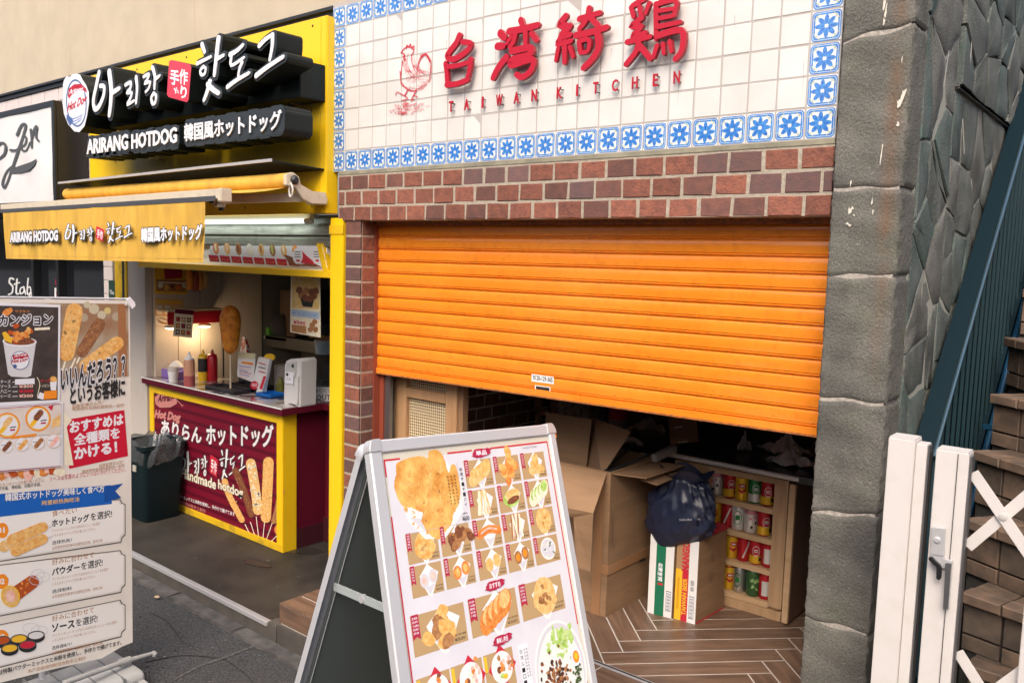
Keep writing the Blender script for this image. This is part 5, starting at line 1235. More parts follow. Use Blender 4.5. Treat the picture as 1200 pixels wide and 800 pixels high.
bv=[V3(0,.02,.38),V3(0,.02,.55),V3(0,.0,.74),V3(0,.0,.84),V3(0,-.01,.90), V3(-.17,0,.80),V3(-.22,-.04,.58),V3(-.14,-.24,.52), V3(.17,0,.80),V3(.22,-.04,.58),V3(.14,-.24,.52), V3(-.1,-.02,.36),V3(-.12,-.40,.38),V3(-.12,-.40,0.02+(-.12-oz)),V3(.1,-.02,.36),V3(.12,-.40,.38),V3(.12,-.40,.02+(-.12-oz))]
bv[13]=(ox-.12,oy-.40,-.06); bv[16]=(ox+.12,oy-.40,-.06)
be=[(0,1),(1,2),(2,3),(3,4),(3,5),(5,6),(6,7),(3,8),(8,9),(9,10),(0,11),(11,12),(12,13),(0,14),(14,15),(15,16)]
body=skinmesh('body',bv,be,[(.15,.11),(.14,.10),(.17,.11),(.10,.08),.05,.075,.055,.04,.075,.055,.04,.09,.07,.045,.09,.07,.045],cloth_,pn)
for sx in (-1,1):
    pc_=V3(.14*sx,-.24,.52); hv=[pc_,(pc_[0]-.01*sx,pc_[1]-.07,pc_[2]-.005)]; he=[(0,1)]; hr=[.026,(.036,.014)]
    for f_ in range(4):
        ax=pc_[0]+(-.03+.02*f_)*1.0; L=(.065,.078,.074,.058)[f_]; i=len(hv)
        hv+=[(ax,pc_[1]-.09,pc_[2]-.005),(ax,pc_[1]-.09-L*.55,pc_[2]-.012),(ax,pc_[1]-.09-L*.9,pc_[2]-.035)]; he+=[(1,i),(i,i+1),(i+1,i+2)]; hr+=[.009,.0085,.007]
    i=len(hv); hv+=[(pc_[0]-.045*sx,pc_[1]-.045,pc_[2]-.01),(pc_[0]-.055*sx,pc_[1]-.08,pc_[2]-.02)]; he+=[(0,i),(i,i+1)]; hr+=[.011,.009]
    skinmesh('hand',hv,he,hr,skin,pn)
hx,hy,hz_=ox,oy-.02,oz+1.0
def headpt(a,b):
    th=2*math.pi*a; ph=math.pi*b; r=Vector((.075*math.sin(ph)*math.cos(th),.095*math.sin(ph)*math.sin(th),.115*math.cos(ph)))
    if r.z<-.03: r.x*=1-.35*(-r.z-.03)/.085; r.y*=1-.1*(-r.z-.03)/.085
    if r.y<0 and abs(r.x)<.018 and -.03<r.z<.015: r.y-=.018*(1-abs(r.x)/.018)     # nose
    if r.y<0 and .01<r.z<.03 and .018<abs(r.x)<.045: r.y+=.008                      # eye sockets
    return (hx+r.x,hy+r.y,hz_+r.z)
hd=MB().sheet(headpt,32,24,skin)
hd=hd.build('head',pn,smooth=True)
for sx in (-1,1): 
    MB().lathe((hx+.078*sx,hy+.005,hz_-.01),[(.006,-.003),(.028,0),(.022,.006)],skin,12,axis=(sx,.2,0)).build('ear',hd,smooth=True)
    MB().lathe((hx+.032*sx,hy-.088,hz_+.018),[(.001,-.012),(.010,-.004),(.0105,.0),(.006,.004)],lface,12,axis=(0,-1,0)).build('eye',hd,smooth=True)
MB().sheet(lambda a,b:(hx+.079*math.cos(math.pi*(1+a))*(1-.15*b),hy-.008-.100*math.sin(math.pi*a)*(1-.08*b),hz_-.005-.095*b),16,6,M('blue_mask',(.45,.6,.72),.7)).build('face_mask',pn,smooth=True)
MB().lathe((hx,hy,hz_+.03),[(.083,0),(.087,.03),(.075,.08),(.03,.105),(.002,.11)],M('dark_cap',(.02,.025,.05),.7),20,sy=1.15).build('cap',pn,smooth=True)
MB().sheet(lambda a,b:(hx+(-.07+.14*a),hy-.085-.065*b*math.sin(math.pi*(.15+.7*a)),hz_+.035-.02*b),10,4,M('cap_peak_yellow',(.6,.35,.05),.6)).build('cap_peak',pn,smooth=True)
stl=thing('stool','low black stool under the seated person in the booth','stool',(ox,oy,-.12)); MB().lathe((ox,oy+.02,oz+.24),[(.15,0),(.15,.03)],steel_dark,20).build('seat',stl); 
for a in range(3): MB().tube([(ox+.1*math.cos(a*2.1),oy+.02+.1*math.sin(a*2.1),oz+.24),(ox+.14*math.cos(a*2.1),oy+.02+.14*math.sin(a*2.1),-.12)],.01,steel_dark,8).build('leg',stl)

# ================================================================== BIN
bc=Vector((-1.74,-.07,-.12)); bn=thing('litter_bin','dark green plastic bin with a crumpled clear bag over its rim beside the counter','bin',tuple(bc))
bnm=M('dark_green_plastic',(.004,.013,.016),.6,spec=.25,bump=.08,scale=30)
def rring(hx_,hy_,r,z,n=5): return [(bc.x+a,bc.y+b,bc.z+z) for a,b in rrect(-hx_,-hy_,hx_,hy_,r,n)]
m=MB(); rings=[rring(.125,.115,.03,0),rring(.13,.12,.03,.01),rring(.155,.145,.035,.47),rring(.165,.155,.035,.475),rring(.167,.157,.035,.50),rring(.155,.145,.03,.50),rring(.12,.11,.03,.03)]
n=len(rings[0]); m.add([p for r in rings for p in r],[[k*n+i,k*n+(i+1)%n,(k+1)*n+(i+1)%n,(k+1)*n+i] for k in range(len(rings)-1) for i in range(n)]+[list(range(n))[::-1],list(range((len(rings)-1)*n,len(rings)*n))],bnm); m.build('bin_body',bn,smooth=35,recalc=True)
film=M('clear_plastic_film',(.10,.11,.115),.16,alpha=.5,bump=1,scale=14,spec=.8)
def bagp(a,b,sgn=1):
    t=2*math.pi*a; k=(abs(math.cos(t))**.6*math.copysign(1,math.cos(t)),abs(math.sin(t))**.6*math.copysign(1,math.sin(t)))
    w=math.sin(t*9+b*5)*.006+math.sin(t*23+b*9)*.004+math.sin(t*4+1)*.008
    if b<.35: R=1-.25*(1-b/.35); z=.40+.11*(b/.35)
    else: R=1+.10*math.sin(math.pi*(b-.35)/.65*.8)+.03; z=.515-.13*((b-.35)/.65)**1.3
    return (bc.x+(.160*R+w)*k[0],bc.y+(.150*R+w)*k[1],bc.z+z+w*1.6+.012*math.sin(3*t))
MB().sheet(bagp,110,14,film).build('bin_bag',bn,smooth=True)
MB().box((bc.x+.03,bc.y-.148,bc.z+.33),(bc.x+.07,bc.y-.143,bc.z+.37),M('bin_label',(.45,.42,.35),.5)).build('small_label',bn)
rc=MB().lathe((-1.62,-.55,-.187),[(.003,0),(.013,.003),(.008,.007)],M('dead_leaf',(.42,.30,.2),.8),7,sx=1.4).build('fallen_leaf'); q=P(72/2.107+150,590/2.107+420,z=-.19); rc.location=(q.x+1.62,q.y+.55,-.0); tag(rc,'small dry leaf lying in the gutter by the concrete kerb','leaf')

# ================================================================== INSIDE THE KITCHEN ENTRANCE
oakc=M('cabinet_oak',(.52,.34,.19),.5,col2=(.42,.265,.145),scale=4,stretch=(8,8,1),bump=.15,bscale=30,detail=6)
oakh=M('shelf_oak',(.60,.41,.24),.45,col2=(.50,.33,.18),scale=4,stretch=(1,8,8),bump=.15,bscale=30,detail=6)
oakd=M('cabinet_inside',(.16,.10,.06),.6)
cb=thing('drink_cabinet','low oak cabinet with open shelves of drink cans and a dark metal worktop','cabinet',(1.8,1.1,0))
Y0=.94; xl,xr=1.50,2.075
MB().box((xl,1.0,.05),(xl+.16,1.5,.655),oakc).build('blank_panel',cb)
MB().box((xl,Y0,.0),(xl+.155,Y0+.02,.66),oakc).build('left_front_panel',cb)
MB().box((xl+.155,Y0-.004,.055),(xl+.19,Y0+.02,.66),oakc).build('stile',cb,bevel=.001)
MB().box((2.01,Y0-.004,.055),(xr,Y0+.02,.66),oakc).build('stile',cb,bevel=.001)
MB().box((xl+.19,Y0-.003,.632),(2.01,Y0+.02,.66),oakh).build('top_rail',cb)
for z in (.515,.370,.225,.070): MB().box((xl+.19,Y0-.002,z-.026),(2.01,Y0+.02,z-.001),oakh).build('shelf_edge',cb,bevel=.001); MB().box((xl+.16,Y0+.02,z-.02),(2.04,1.28,z-.001),oakh).build('shelf',cb)
MB().box((xl+.02,Y0+.015,.0),(xr-.02,Y0+.03,.053),oakc).build('plinth',cb); MB().box((xl,Y0-.006,.0),(xr-.0,Y0+.014,.043),oakc).build('plinth_face',cb)
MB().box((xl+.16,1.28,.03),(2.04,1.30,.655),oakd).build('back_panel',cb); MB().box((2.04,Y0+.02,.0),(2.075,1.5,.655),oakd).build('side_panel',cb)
MB().box((2.078,Y0+.03,.02),(2.085,1.6,.65),steel_dark).build('dark_gap',cb)
ds=MB().box((2.09,.905,.012),(2.118,.925,.655),oakh); ds.build('door_edge',cb,bevel=.001); MB().box((2.092,.926,.012),(2.117,1.45,.655),M('door_brown',(.17,.10,.065),.5)).build('door_panel',cb)
wtop=M('black_steel_worktop',(.10,.095,.09),.25,metal=.8,bump=.06,scale=4); lipm=M('worktop_lip',(.75,.73,.70),.35,metal=.3)
MB().box((1.05,.915,.664),(2.46,1.75,.695),wtop).build('worktop',cb,bevel=.003)
MB().tube([(1.48,.912,.682),(2.13,.912,.682)],.012,lipm,10).build('worktop_lip',cb,smooth=True); MB().box((2.13,.905,.666),(2.46,.914,.697),wtop).build('worktop_edge',cb)
# cans
def canmat(n,c,metal=.35,rough=.28): return M('can_'+n,c,rough,metal=metal)
cY=canmat('yellow',(.8,.48,.03)); cR=canmat('red',(.5,.02,.03)); cW=canmat('white',(.7,.68,.66)); cG=canmat('green',(.03,.2,.06)); cP=canmat('pink',(.62,.25,.27)); cS=canmat('silver',(.6,.6,.6),.9); cD=canmat('dark_green',(.05,.13,.045)); cK=canmat('black',(.02,.02,.02)); 
DES={'yr':(cY,cR,'yellow can with a big red smile mark'),'rg':(cR,cY,'red can with gold lower half and round red seal'),'wp':(cW,cP,'white can with pink top and flower spots'),'gg':(cG,cW,'green can with round green seal and white text panel'),'rs':(cR,cW,'red can with a white diagonal stripe'),'wg':(cW,cG,'white can with a green oval emblem'),'sg':(cS,cD,'silver can with a green round emblem'),'dg':(cD,cS,'dark green can with pale leaf marks'),'rw':(cR,cW,'red can with white panel')}
ROWS=[(.515,[(840,'wp'),(855.6,'rg'),(870,'yr'),(885.6,'gg'),(900.6,'rg')],'top shelf',565),(.370,[(838,'yr'),(852.5,'rs'),(865,'wg'),(880,'wp'),(895.8,'rg')],'second shelf',610),(.225,[(857,'yr'),(871,'rs'),(886,'rg'),(900,'rw')],'third shelf',650),(.070,[(853,'yr'),(866,'sg'),(882.5,'dg'),(897,'rw')],'bottom shelf',690)]
POS=['leftmost','second from left','third from left','fourth from left','rightmost']
for z,cs_,sh_,py in ROWS:
    for i,(px,kd) in enumerate(cs_):
        q=P(px,py,y=.985); c=Vector((q.x,.985,z)); b_,e_,lab=DES[kd]; R=.0325 if kd!='dg' else .037; Hc=.122
        R*=.97
        pos=POS[i] if i<len(cs_)-1 else 'rightmost'
        t=thing('drink_can',f'{lab}, {pos}, {sh_}','can',tuple(c),'drink cans on the cabinet shelves')
        MB().lathe(c,[(R*.82,0),(R,.008),(R,Hc-.012),(R*.84,Hc)],b_,20).build('can_body',t,smooth=40)
        MB().lathe(c+Vector((0,0,Hc)),[(R*.84,-.002),(R*.86,.002),(R*.78,.002),(R*.76,-.001)],cS,18).build('can_lid',t,smooth=40)
        def wrap(pts,m_,o,name=None):
            mb=MB(); vs=[]
            for a,h in pts:
                th=-math.pi/2+.38+a/R+rot; vs.append((c.x+(R+o)*math.cos(th),c.y+(R+o)*math.sin(th),c.z+h))
            return mb.add(vs,[list(range(len(vs)))],m_)
        rot=rnd.uniform(-.35,.35); lb_=MB()
        def W_(pts,m_,o):
            w=wrap(pts,m_,o); k=len(lb_.v); mi=lb_.mi(m_); lb_.v+=w.v; lb_.f.append([k+j for j in range(len(w.v))]); lb_.m.append(mi)
        def quadstrip(a0,a1,h0,h1,m_,o,n=6):
            for k in range(n): W_([(a0+(a1-a0)*k/n,h0),(a0+(a1-a0)*(k+1)/n,h0),(a0+(a1-a0)*(k+1)/n,h1),(a0+(a1-a0)*k/n,h1)],m_,o)
        if kd=='yr':
            for k in range(5): W_([(-.02+.008*k,.035+abs(k-2)*.006),(-.012+.008*k,.035+abs(k-1.5)*.006),(-.012+.008*k,.05+abs(k-1.5)*.004),(-.02+.008*k,.05+abs(k-2)*.004)],cR,.0006)
            quadstrip(-.016,.016,.062,.082,cR,.0006); quadstrip(-.01,.01,.068,.076,cW,.0009); quadstrip(-R*3.1,R*3.1,.109,.114,cR,.0006,20)
        elif kd in('rg','gg'):
            quadstrip(-R*3.1,R*3.1,.008,.045,cY if kd=='rg' else cW,.0005,24); W_(ell(0,.068,.0175,.024,0,16),cW,.0012); W_(ell(0,.068,.0155,.021,0,16),b_,.0016); quadstrip(-.010,.010,.062,.066,cW,.002,3); quadstrip(-.010,.010,.070,.075,cW,.002,3); quadstrip(.014,.028,.02,.04,cK if kd=='rg' else cS,.0014,3)
        elif kd=='wp':
            quadstrip(-R*3.1,R*3.1,.09,.11,cP,.0005,24); 
            for a,h in ((-.012,.07),(.008,.078),(.014,.05),(-.006,.03)): W_(ell(a,h,.006,.008,0,8,.2),cK if h<.06 else cP,.001)
        elif kd in('rs','rw'):
            if kd=='rs': 
                for k in range(5): W_([(-.016+.006*k,.02+.016*k),(-.008+.006*k,.02+.016*k),(-.002+.006*k,.036+.016*k),(-.010+.006*k,.036+.016*k)],cW,.0008)
            else: quadstrip(-.012,.022,.02,.09,cW,.0008)
        elif kd in('wg','sg'):
            W_(ell(0,.062,.019,.034,0,16),cG,.0010); W_(ell(0,.062,.015,.029,0,16),b_,.0014); quadstrip(-.010,.010,.05,.074,cG,.0018,3)
        else:
            for a,h in ((-.01,.05),(.008,.04),(.0,.075),(.012,.08),(-.014,.08)): W_(ell(a,h,.007,.010,a*40,8,.3),canmat('leaf',(.3,.5,.2)),.001)
        lb_.build('can_label',t,recalc=False)
# standing drink cartons
card=M('corrugated_card',(.31,.185,.10),.75,col2=(.25,.15,.078),scale=3,stretch=(1,1,8),bump=.3,bscale=25,dirt=.4,dscale=5,dcol=(.2,.12,.065))
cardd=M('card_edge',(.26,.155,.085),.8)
def carton(p0,p1,p2,h,label,name='drink_carton'):
    """p0 front left, p1 front right, p2 far right on the floor"""
    p0,p1,p2=Vector(p0),Vector(p1),Vector(p2); d=p2-p1; t=thing(name,label,'carton',tuple(p1)); Z=Vector((0,0,h))
    MB().hexa([p0,p1,p2,p0+d,p0+Z,p1+Z,p2+Z,p0+d+Z],card).build('carton_body',t,bevel=.002)
    u=(p1-p0); L=u.length; return t,Fr(p0,u.normalized(),(0,0,1),u.normalized().cross(Vector((0,0,1)))),L,d
Hc_=.40
c1,fr1,L1,d1=carton((1.57,.606,0),(1.686,.622,0),(1.71,.88,0),Hc_,'white and green drink carton standing on end left of the mango carton')
pr=Print(fr1,False,d=.0026)
def pq(x0,z0,x1,z1,m_): pr.poly([(x0,z0),(x1,z0),(x1,z1),(x0,z1)],m_)
pq(0,0,L1,Hc_,white); pq(.032,0,.078,Hc_,M('carton_green',(.01,.16,.08),.5))
for k,ch in enumerate('台灣啤酒'): pr.text(ch,(.043,.23-k*.022),(.065,.23-k*.022),(.043,.25-k*.022),lface,.03)
pr.text('BEER',(.052,.34),(.052,.385),(.046,.34),lface); pq(.045,.145,.07,.155,redp)
def barcode(pr,x0,z0,x1,z1):
    pq(x0,z0,x1,z1,ink); pq(x0+.0015,z0+.003,x1-.0015,z1-.003,lface)
    for k in range(16): a=z0+.006+(z1-z0-.014)*k/16; pq(x0+.004,a,x1-.004,a+(.0014 if k%3 else .0028),ink)
barcode(pr,L1-.030,.03,L1-.006,.125); pr.build('carton_print',c1)
c2,fr2,L2,d2=carton((1.694,.632,0),(1.797,.640,0),(1.812,.895,0),Hc_-.015,'yellow, red and white mango drink carton standing on end nearest the can cabinet')
pr=Print(fr2,False,d=.0026); H2=Hc_-.015
pq(0,0,.032,.24,yellowp); pq(.032,0,.062,.24,redp); pq(.062,0,L2,H2,white); pq(.0,.24,.062,H2,M('kraft_brown_print',(.40,.24,.12),.6))
put=lambda sx,x0,x1,z0,z1,m_,b=.03: pr.text(sx,(x1,z0),(x1,z1),(x0,z0),m_,b)
put('MANGO',.028,.060,.235,.372,redp,.05); put('TAIWAN BEER',.036,.056,.03,.20,yellowp,.03); pq(.008,.05,.02,.2,M('gold_print',(.7,.35,.02),.5))
barcode(pr,L2-.034,.02,L2-.010,.125); pq(L2-.03,.15,L2-.014,.17,M('grey_print',(.4,.4,.4),.5)); pq(L2-.03,.175,L2-.014,.2,MATS['grey_print']); pr.build('carton_print',c2)
# its side face marks, red top and bottom edge
u2=(Vector((1.812,.895,0))-Vector((1.797,.640,0))); ff=Fr(Vector((1.797,.640,0)),u2.normalized(),(0,0,1),u2.normalized().cross(Vector((0,0,1)))); pr=Print(ff,False,d=.0026)
pq(0,0,u2.length,.008,redp); mk=M('faded_brown_print',(.2,.12,.07),.7)
A_=ell(.12,.19,.022,.022,0,20); B_=ell(.12,.19,.016,.016,0,20); pr.ring(A_,B_,mk); pr.poly(ell(.12,.19,.008,.008,0,8),mk); pq(.11,.26,.135,.3,mk); pr.build('side_print',c2)
tp=thing('red_card_flap','red printed top flap of card standing up on the mango carton','card flap',(1.8,.7,H2)); 
fp_=[Vector((1.800,.640,H2+.004)),Vector((1.815,.895,H2+.004)),P(842,611,y=.88),P(813,624,y=.665)]; nn_=(fp_[1]-fp_[0]).cross(fp_[2]-fp_[0]).normalized()*.004
MB().hexa([p-nn_ for p in fp_]+[p+nn_ for p in fp_],M('red_card',(.36,.015,.03),.5)).build('card_body',tp,bevel=.001)
u_=(fp_[1]-fp_[0]).normalized(); pq_=Fr(fp_[0],u_,(fp_[3]-fp_[0]).normalized()); pq_.n = pq_.n if pq_.n.dot(CAM-fp_[0])>0 else -pq_.n
pr=Print(pq_,False,d=.005); pr.poly([(.02,.02),(.055,.02),(.055,.055),(.02,.055)],lface); pr.poly([(.07,.015),(.075,.015),(.075,.05),(.07,.05)],creamp); pr.build('card_print',tp)
f_=Fr((1.738,.588,H2+.03),(1,-.2,0),(0,.1,1),(.15,-1,.1)); 
# big open box
bbx=thing('open_cardboard_box','large open brown cardboard box with raised flaps behind the menu board','box',(1.25,.62,0)); HB=.675
MB().box((.86,.421,.0),(1.456,.435,HB),card).build('front_side',bbx); MB().hexa([(1.442,.4355,0),(1.456,.4355,0),(1.468,.86,0),(1.452,.86,0),(1.442,.4355,HB),(1.456,.4355,HB),(1.462,.86,HB),(1.448,.86,HB)],card).build('right_side',bbx)
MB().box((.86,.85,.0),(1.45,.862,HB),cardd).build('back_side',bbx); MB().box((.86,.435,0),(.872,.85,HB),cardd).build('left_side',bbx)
tape=M('packing_tape',(.34,.18,.085),.3)
MB().box((.87,.4185,.20),(1.458,.4205,.245),tape).build('tape_strip',bbx); MB().hexa([(1.4585,.4185,.20),(1.4605,.4185,.20),(1.4705,.86,.20),(1.469,.86,.20),(1.4585,.4185,.245),(1.4605,.4185,.245),(1.4705,.86,.245),(1.469,.86,.245)],tape).build('tape_strip',bbx)
MB().box((1.38,.4175,.0),(1.425,.4200,.63),tape).build('corner_tape',bbx)
fb_=Fr((1.4625,0,0),(.02,1,0),(0,0,1),(1,-.02,0)); pr=Print(fb_,True,d=.006); pr.poly([(748,655),(755,653),(755,656),(748,658)],ink)
for k in range(2): pr.poly([(733+k*9,700-8,),(740+k*9,698-8),(740+k*9,698.6-8),(733+k*9,700.6-8)],mk)
pr.poly([(716,600),(718,599),(719,640),(717,641)],mk)
pr.build('box_marks',bbx)
pr=Print(FY(.418),False,d=.0005); pr.poly([(1.15,.50),(1.30,.50),(1.30,.60),(1.15,.60)],white); barcode_=[pr.poly([(1.16+.008*k,.515),(1.163+.008*k+.002*(k%2),.515),(1.163+.008*k+.002*(k%2),.56),(1.16+.008*k,.56)],ink,hold=True) for k in range(14)]
pr.build('shipping_label',bbx)
def board(name,pts,par,mat=card,th=.005,lab=None):     # corrugated sheet through given corners
    pts=[Vector(p) for p in pts]; nn=(pts[1]-pts[0]).cross(pts[2]-pts[0]).normalized()*th
    n=len(pts); m=MB().add(pts+[p+nn for p in pts],[list(range(n)),list(range(2*n-1,n-1,-1))]+[[i,(i+1)%n,(i+1)%n+n,i+n] for i in range(n)],mat); return m.build(name,par,label=lab)
board('front_flap',[P(640,541,y=.421),P(711,554,y=.421),P(695,601,y=.24),P(640,590,y=.24)],bbx)
board('folded_flap',[P(650,593,y=.24),P(695,601,y=.24),P(692,669.5,y=.26),P(676,665,y=.26),P(672,606,y=.255),P(650,602,y=.25)],bbx)
board('back_flap',[P(640,545,y=.62),P(687,552,y=.60),P(694,491,y=.62),P(640,483,y=.64)],bbx)
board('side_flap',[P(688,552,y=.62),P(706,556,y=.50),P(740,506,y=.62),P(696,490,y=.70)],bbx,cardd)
board('right_flap',[P(713,555,y=.43),P(757,561,y=.47),P(803,546,y=.72),P(760,540,y=.80)],bbx)
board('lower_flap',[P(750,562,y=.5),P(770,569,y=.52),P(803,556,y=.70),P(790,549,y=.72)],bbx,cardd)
# black tubes and pale roll lying over the box
def rod(a,b,r,mat,name,label,cat,y0,y1):
    t=MB().tube([P(*a,y=y0),P(*b,y=y1)],r,mat,10).build(name,smooth=40); tag(t,label,cat)
rod((708,552),(744,519),.006,steel_dark,'black_rod','thin black rod leaning out of the open cardboard box, upper one','rod',.50,.8); rod((712,553),(762,532),.007,steel_dark,'black_rod','thin black rod leaning out of the open cardboard box, lower one','rod',.47,.75)
t=MB().bar(P(766,537,y=.68),P(791,525,y=.84),.03,.035,M('grey_aluminium_channel',(.45,.43,.41),.35,metal=.6)).build('metal_channel',bevel=.003); tag(t,'short grey metal channel lying across the right flap of the open box','metal profile')
t=MB(); c=P(741,530,y=.95); t.tube([c+Vector((.065*math.cos(a),.02*math.sin(a)*0,.065*math.sin(a))) for a in [math.pi*k/10 for k in range(-1,12)]],.015,M('grey_hose',(.4,.4,.4),.5),10); t=t.build('grey_hose',smooth=True); tag(t,'curved pale grey hose standing up behind the open cardboard box','hose')
# navy bag
navyb=M('navy_nylon',(.012,.018,.045),.38,bump=.35,scale=9,coat=.1)
nb=thing('navy_bag','dark navy nylon bag slumped on top of the standing cartons','bag',(1.66,.68,.38)); cb_=P(797,598,y=.66)
def bagf(a,b):
    t=2*math.pi*a; h=b; prof_=[(0,.03),(.12,.62),(.3,.92),(.5,1.0),(.7,.93),(.85,.72),(.95,.62),(1.0,.42)]
    for (h0,r0),(h1,r1) in zip(prof_,prof_[1:]):
        if h0<=h<=h1: R=r0+(r1-r0)*(h-h0)/(h1-h0); break
    w=.05*math.sin(3*t+h*5)+.07*abs(math.sin(4.5*t-h*7))-.05*abs(math.sin(7*t+h*13))+.05*math.sin(19*t+h*11)*h+.045*math.sin(9*h+2*t)-.05*abs(math.sin(11*h-4*t))
    R=R*(1+w); sag=-.045*math.exp(-((t-4.2)/.7)**2)*(1-h)
    lean=.03*h
    slump=-.035*math.exp(-((h-.2)/.22)**2)*(math.cos(t)<0)*abs(math.cos(t))
    return (cb_.x-.008+.168*R*math.cos(t)+lean+slump,cb_.y+.095*R*math.sin(t),cb_.z-.165+.33*h+sag+.012*math.sin(3*t)*h)
MB().sheet(bagf,72,36,navyb).build('bag_body',nb,smooth=True)
MB().sheet(lambda a,b:(cb_.x+.02+(.095+.03*b)*math.cos(6.283*a)+.01*math.sin(31*a),cb_.y+(.05+.03*b)*math.sin(6.283*a),cb_.z+.155+.035*b*(1+.5*math.sin(6.283*a*4))),60,4,navyb).build('gathered_top',nb,smooth=True)
pr=Print(Fr(cb_+Vector((.075,-.083,0)),(.9,.42,0),(0,0,1),(.42,-.9,0)),False,d=.012)
pr.text('SAKURA GYM',(-.03,-.012),(.06,.0),(-.03,-.002),M('silver_print',(.45,.45,.48),.4)); pr.build('bag_print',nb)
# things on the worktop and in the dark behind
t=thing('hanging_card','brown cardboard sheet standing on the worktop just under the shutter edge','cardboard',tuple(P(800,520,y=1.0))); board('sheet',[P(786,521,y=1.0),P(819,517,y=1.05),P(814,470,y=1.1),P(781,470,y=1.1)],t); 
pr=Print(FY(1.0),True,d=.02); pr.poly([(792,499.5),(802,498),(802,499.5),(792,501)],creamp); pr.poly([(797,517),(808,516),(808,517),(797,518)],creamp); pr.build('sheet_marks',t)
pf=M('crumpled_film',(.75,.75,.77),.3,bump=1,scale=12)
def crumple(name,cx,cy,rx,ry,h,seed,label,cat,mat=pf,z=.697):
    r=random.Random(seed); ph=[r.uniform(0,6) for _ in range(6)]; a0=Vector((cx,cy,z))
    def f(a,b):
        t=2*math.pi*a; k=1+.25*math.sin(3*t+ph[0])+.15*math.sin(7*t+ph[1]); R=b*k
        return (cx+rx*R*math.cos(t),cy+ry*R*math.sin(t),z+.002+h*(1-b)*(1+.6*math.sin(5*t+ph[2]+b*6)+.4*math.sin(9*t+ph[3]))+h*.25*(1+math.sin(8*t+ph[4]+b*9)))
    tag(MB().sheet(f,40,10,mat).build(name,smooth=25),label,cat)
crumple('plastic_sheet',2.02,1.10,.13,.06,.03,1,'crumpled clear plastic sheet near the front edge of the worktop','plastic sheet')
crumple('plastic_sheet',1.92,1.28,.12,.06,.05,2,'crumpled grey plastic wrap further back on the worktop','plastic wrap')
crumple('brown_paper_wrap',2.06,1.34,.07,.05,.05,3,'crumpled dark brown paper at the back of the worktop','paper',M('dark_brown_wrap',(.15,.09,.06),.7))
crumple('plastic_cup_bag',1.74,1.2,.03,.03,.05,4,'small shiny clear bag on the worktop behind the navy bag','bag')
t=MB().box((2.13,1.22,.697),(2.4,1.5,.80),card).build('low_card_box',bevel=.003); tag(t,'low brown box on the worktop next to the stone pillar','box')
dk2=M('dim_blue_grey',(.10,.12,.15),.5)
cbk=thing('back_equipment','dark kitchen equipment standing at the back of the shop','kitchen equipment',(1.2,2.2,0))
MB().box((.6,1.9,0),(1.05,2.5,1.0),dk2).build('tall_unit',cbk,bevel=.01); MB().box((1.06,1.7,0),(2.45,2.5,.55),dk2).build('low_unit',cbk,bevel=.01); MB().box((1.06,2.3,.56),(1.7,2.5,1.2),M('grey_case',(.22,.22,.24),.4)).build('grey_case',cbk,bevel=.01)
t=thing('spotted_card_box','grey speckled box in the dark above the open cardboard box','box',(1.0,1.4,.95)); a=P(655,466,y=1.3)
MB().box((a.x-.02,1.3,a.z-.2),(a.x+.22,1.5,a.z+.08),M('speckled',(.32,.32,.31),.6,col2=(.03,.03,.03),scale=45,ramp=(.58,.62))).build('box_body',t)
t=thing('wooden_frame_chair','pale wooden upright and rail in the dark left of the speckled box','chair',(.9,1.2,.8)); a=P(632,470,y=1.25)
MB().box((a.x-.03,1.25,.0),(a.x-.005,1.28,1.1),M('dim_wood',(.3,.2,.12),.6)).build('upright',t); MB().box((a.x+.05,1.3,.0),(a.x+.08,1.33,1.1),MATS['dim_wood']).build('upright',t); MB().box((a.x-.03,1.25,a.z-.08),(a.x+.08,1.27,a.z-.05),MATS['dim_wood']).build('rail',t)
t=thing('red_label_jar','dark jar with red label in the gloom under the shutter','jar',tuple(P(725,495,y=1.4))); a=P(725,500,y=1.4)
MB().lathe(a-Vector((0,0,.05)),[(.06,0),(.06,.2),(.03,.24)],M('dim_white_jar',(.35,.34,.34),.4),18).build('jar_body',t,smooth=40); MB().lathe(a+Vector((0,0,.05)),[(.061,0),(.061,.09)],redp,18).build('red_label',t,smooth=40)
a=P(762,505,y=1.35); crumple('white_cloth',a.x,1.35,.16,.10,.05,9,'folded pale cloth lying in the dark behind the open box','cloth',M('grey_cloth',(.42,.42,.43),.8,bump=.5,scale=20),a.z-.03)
t=MB().box((a.x-.2,1.2,.0),(a.x+.2,1.6,a.z-.032),dk2).build('dark_crate',bevel=.01); tag(t,'dark crate under the folded pale cloth','crate')

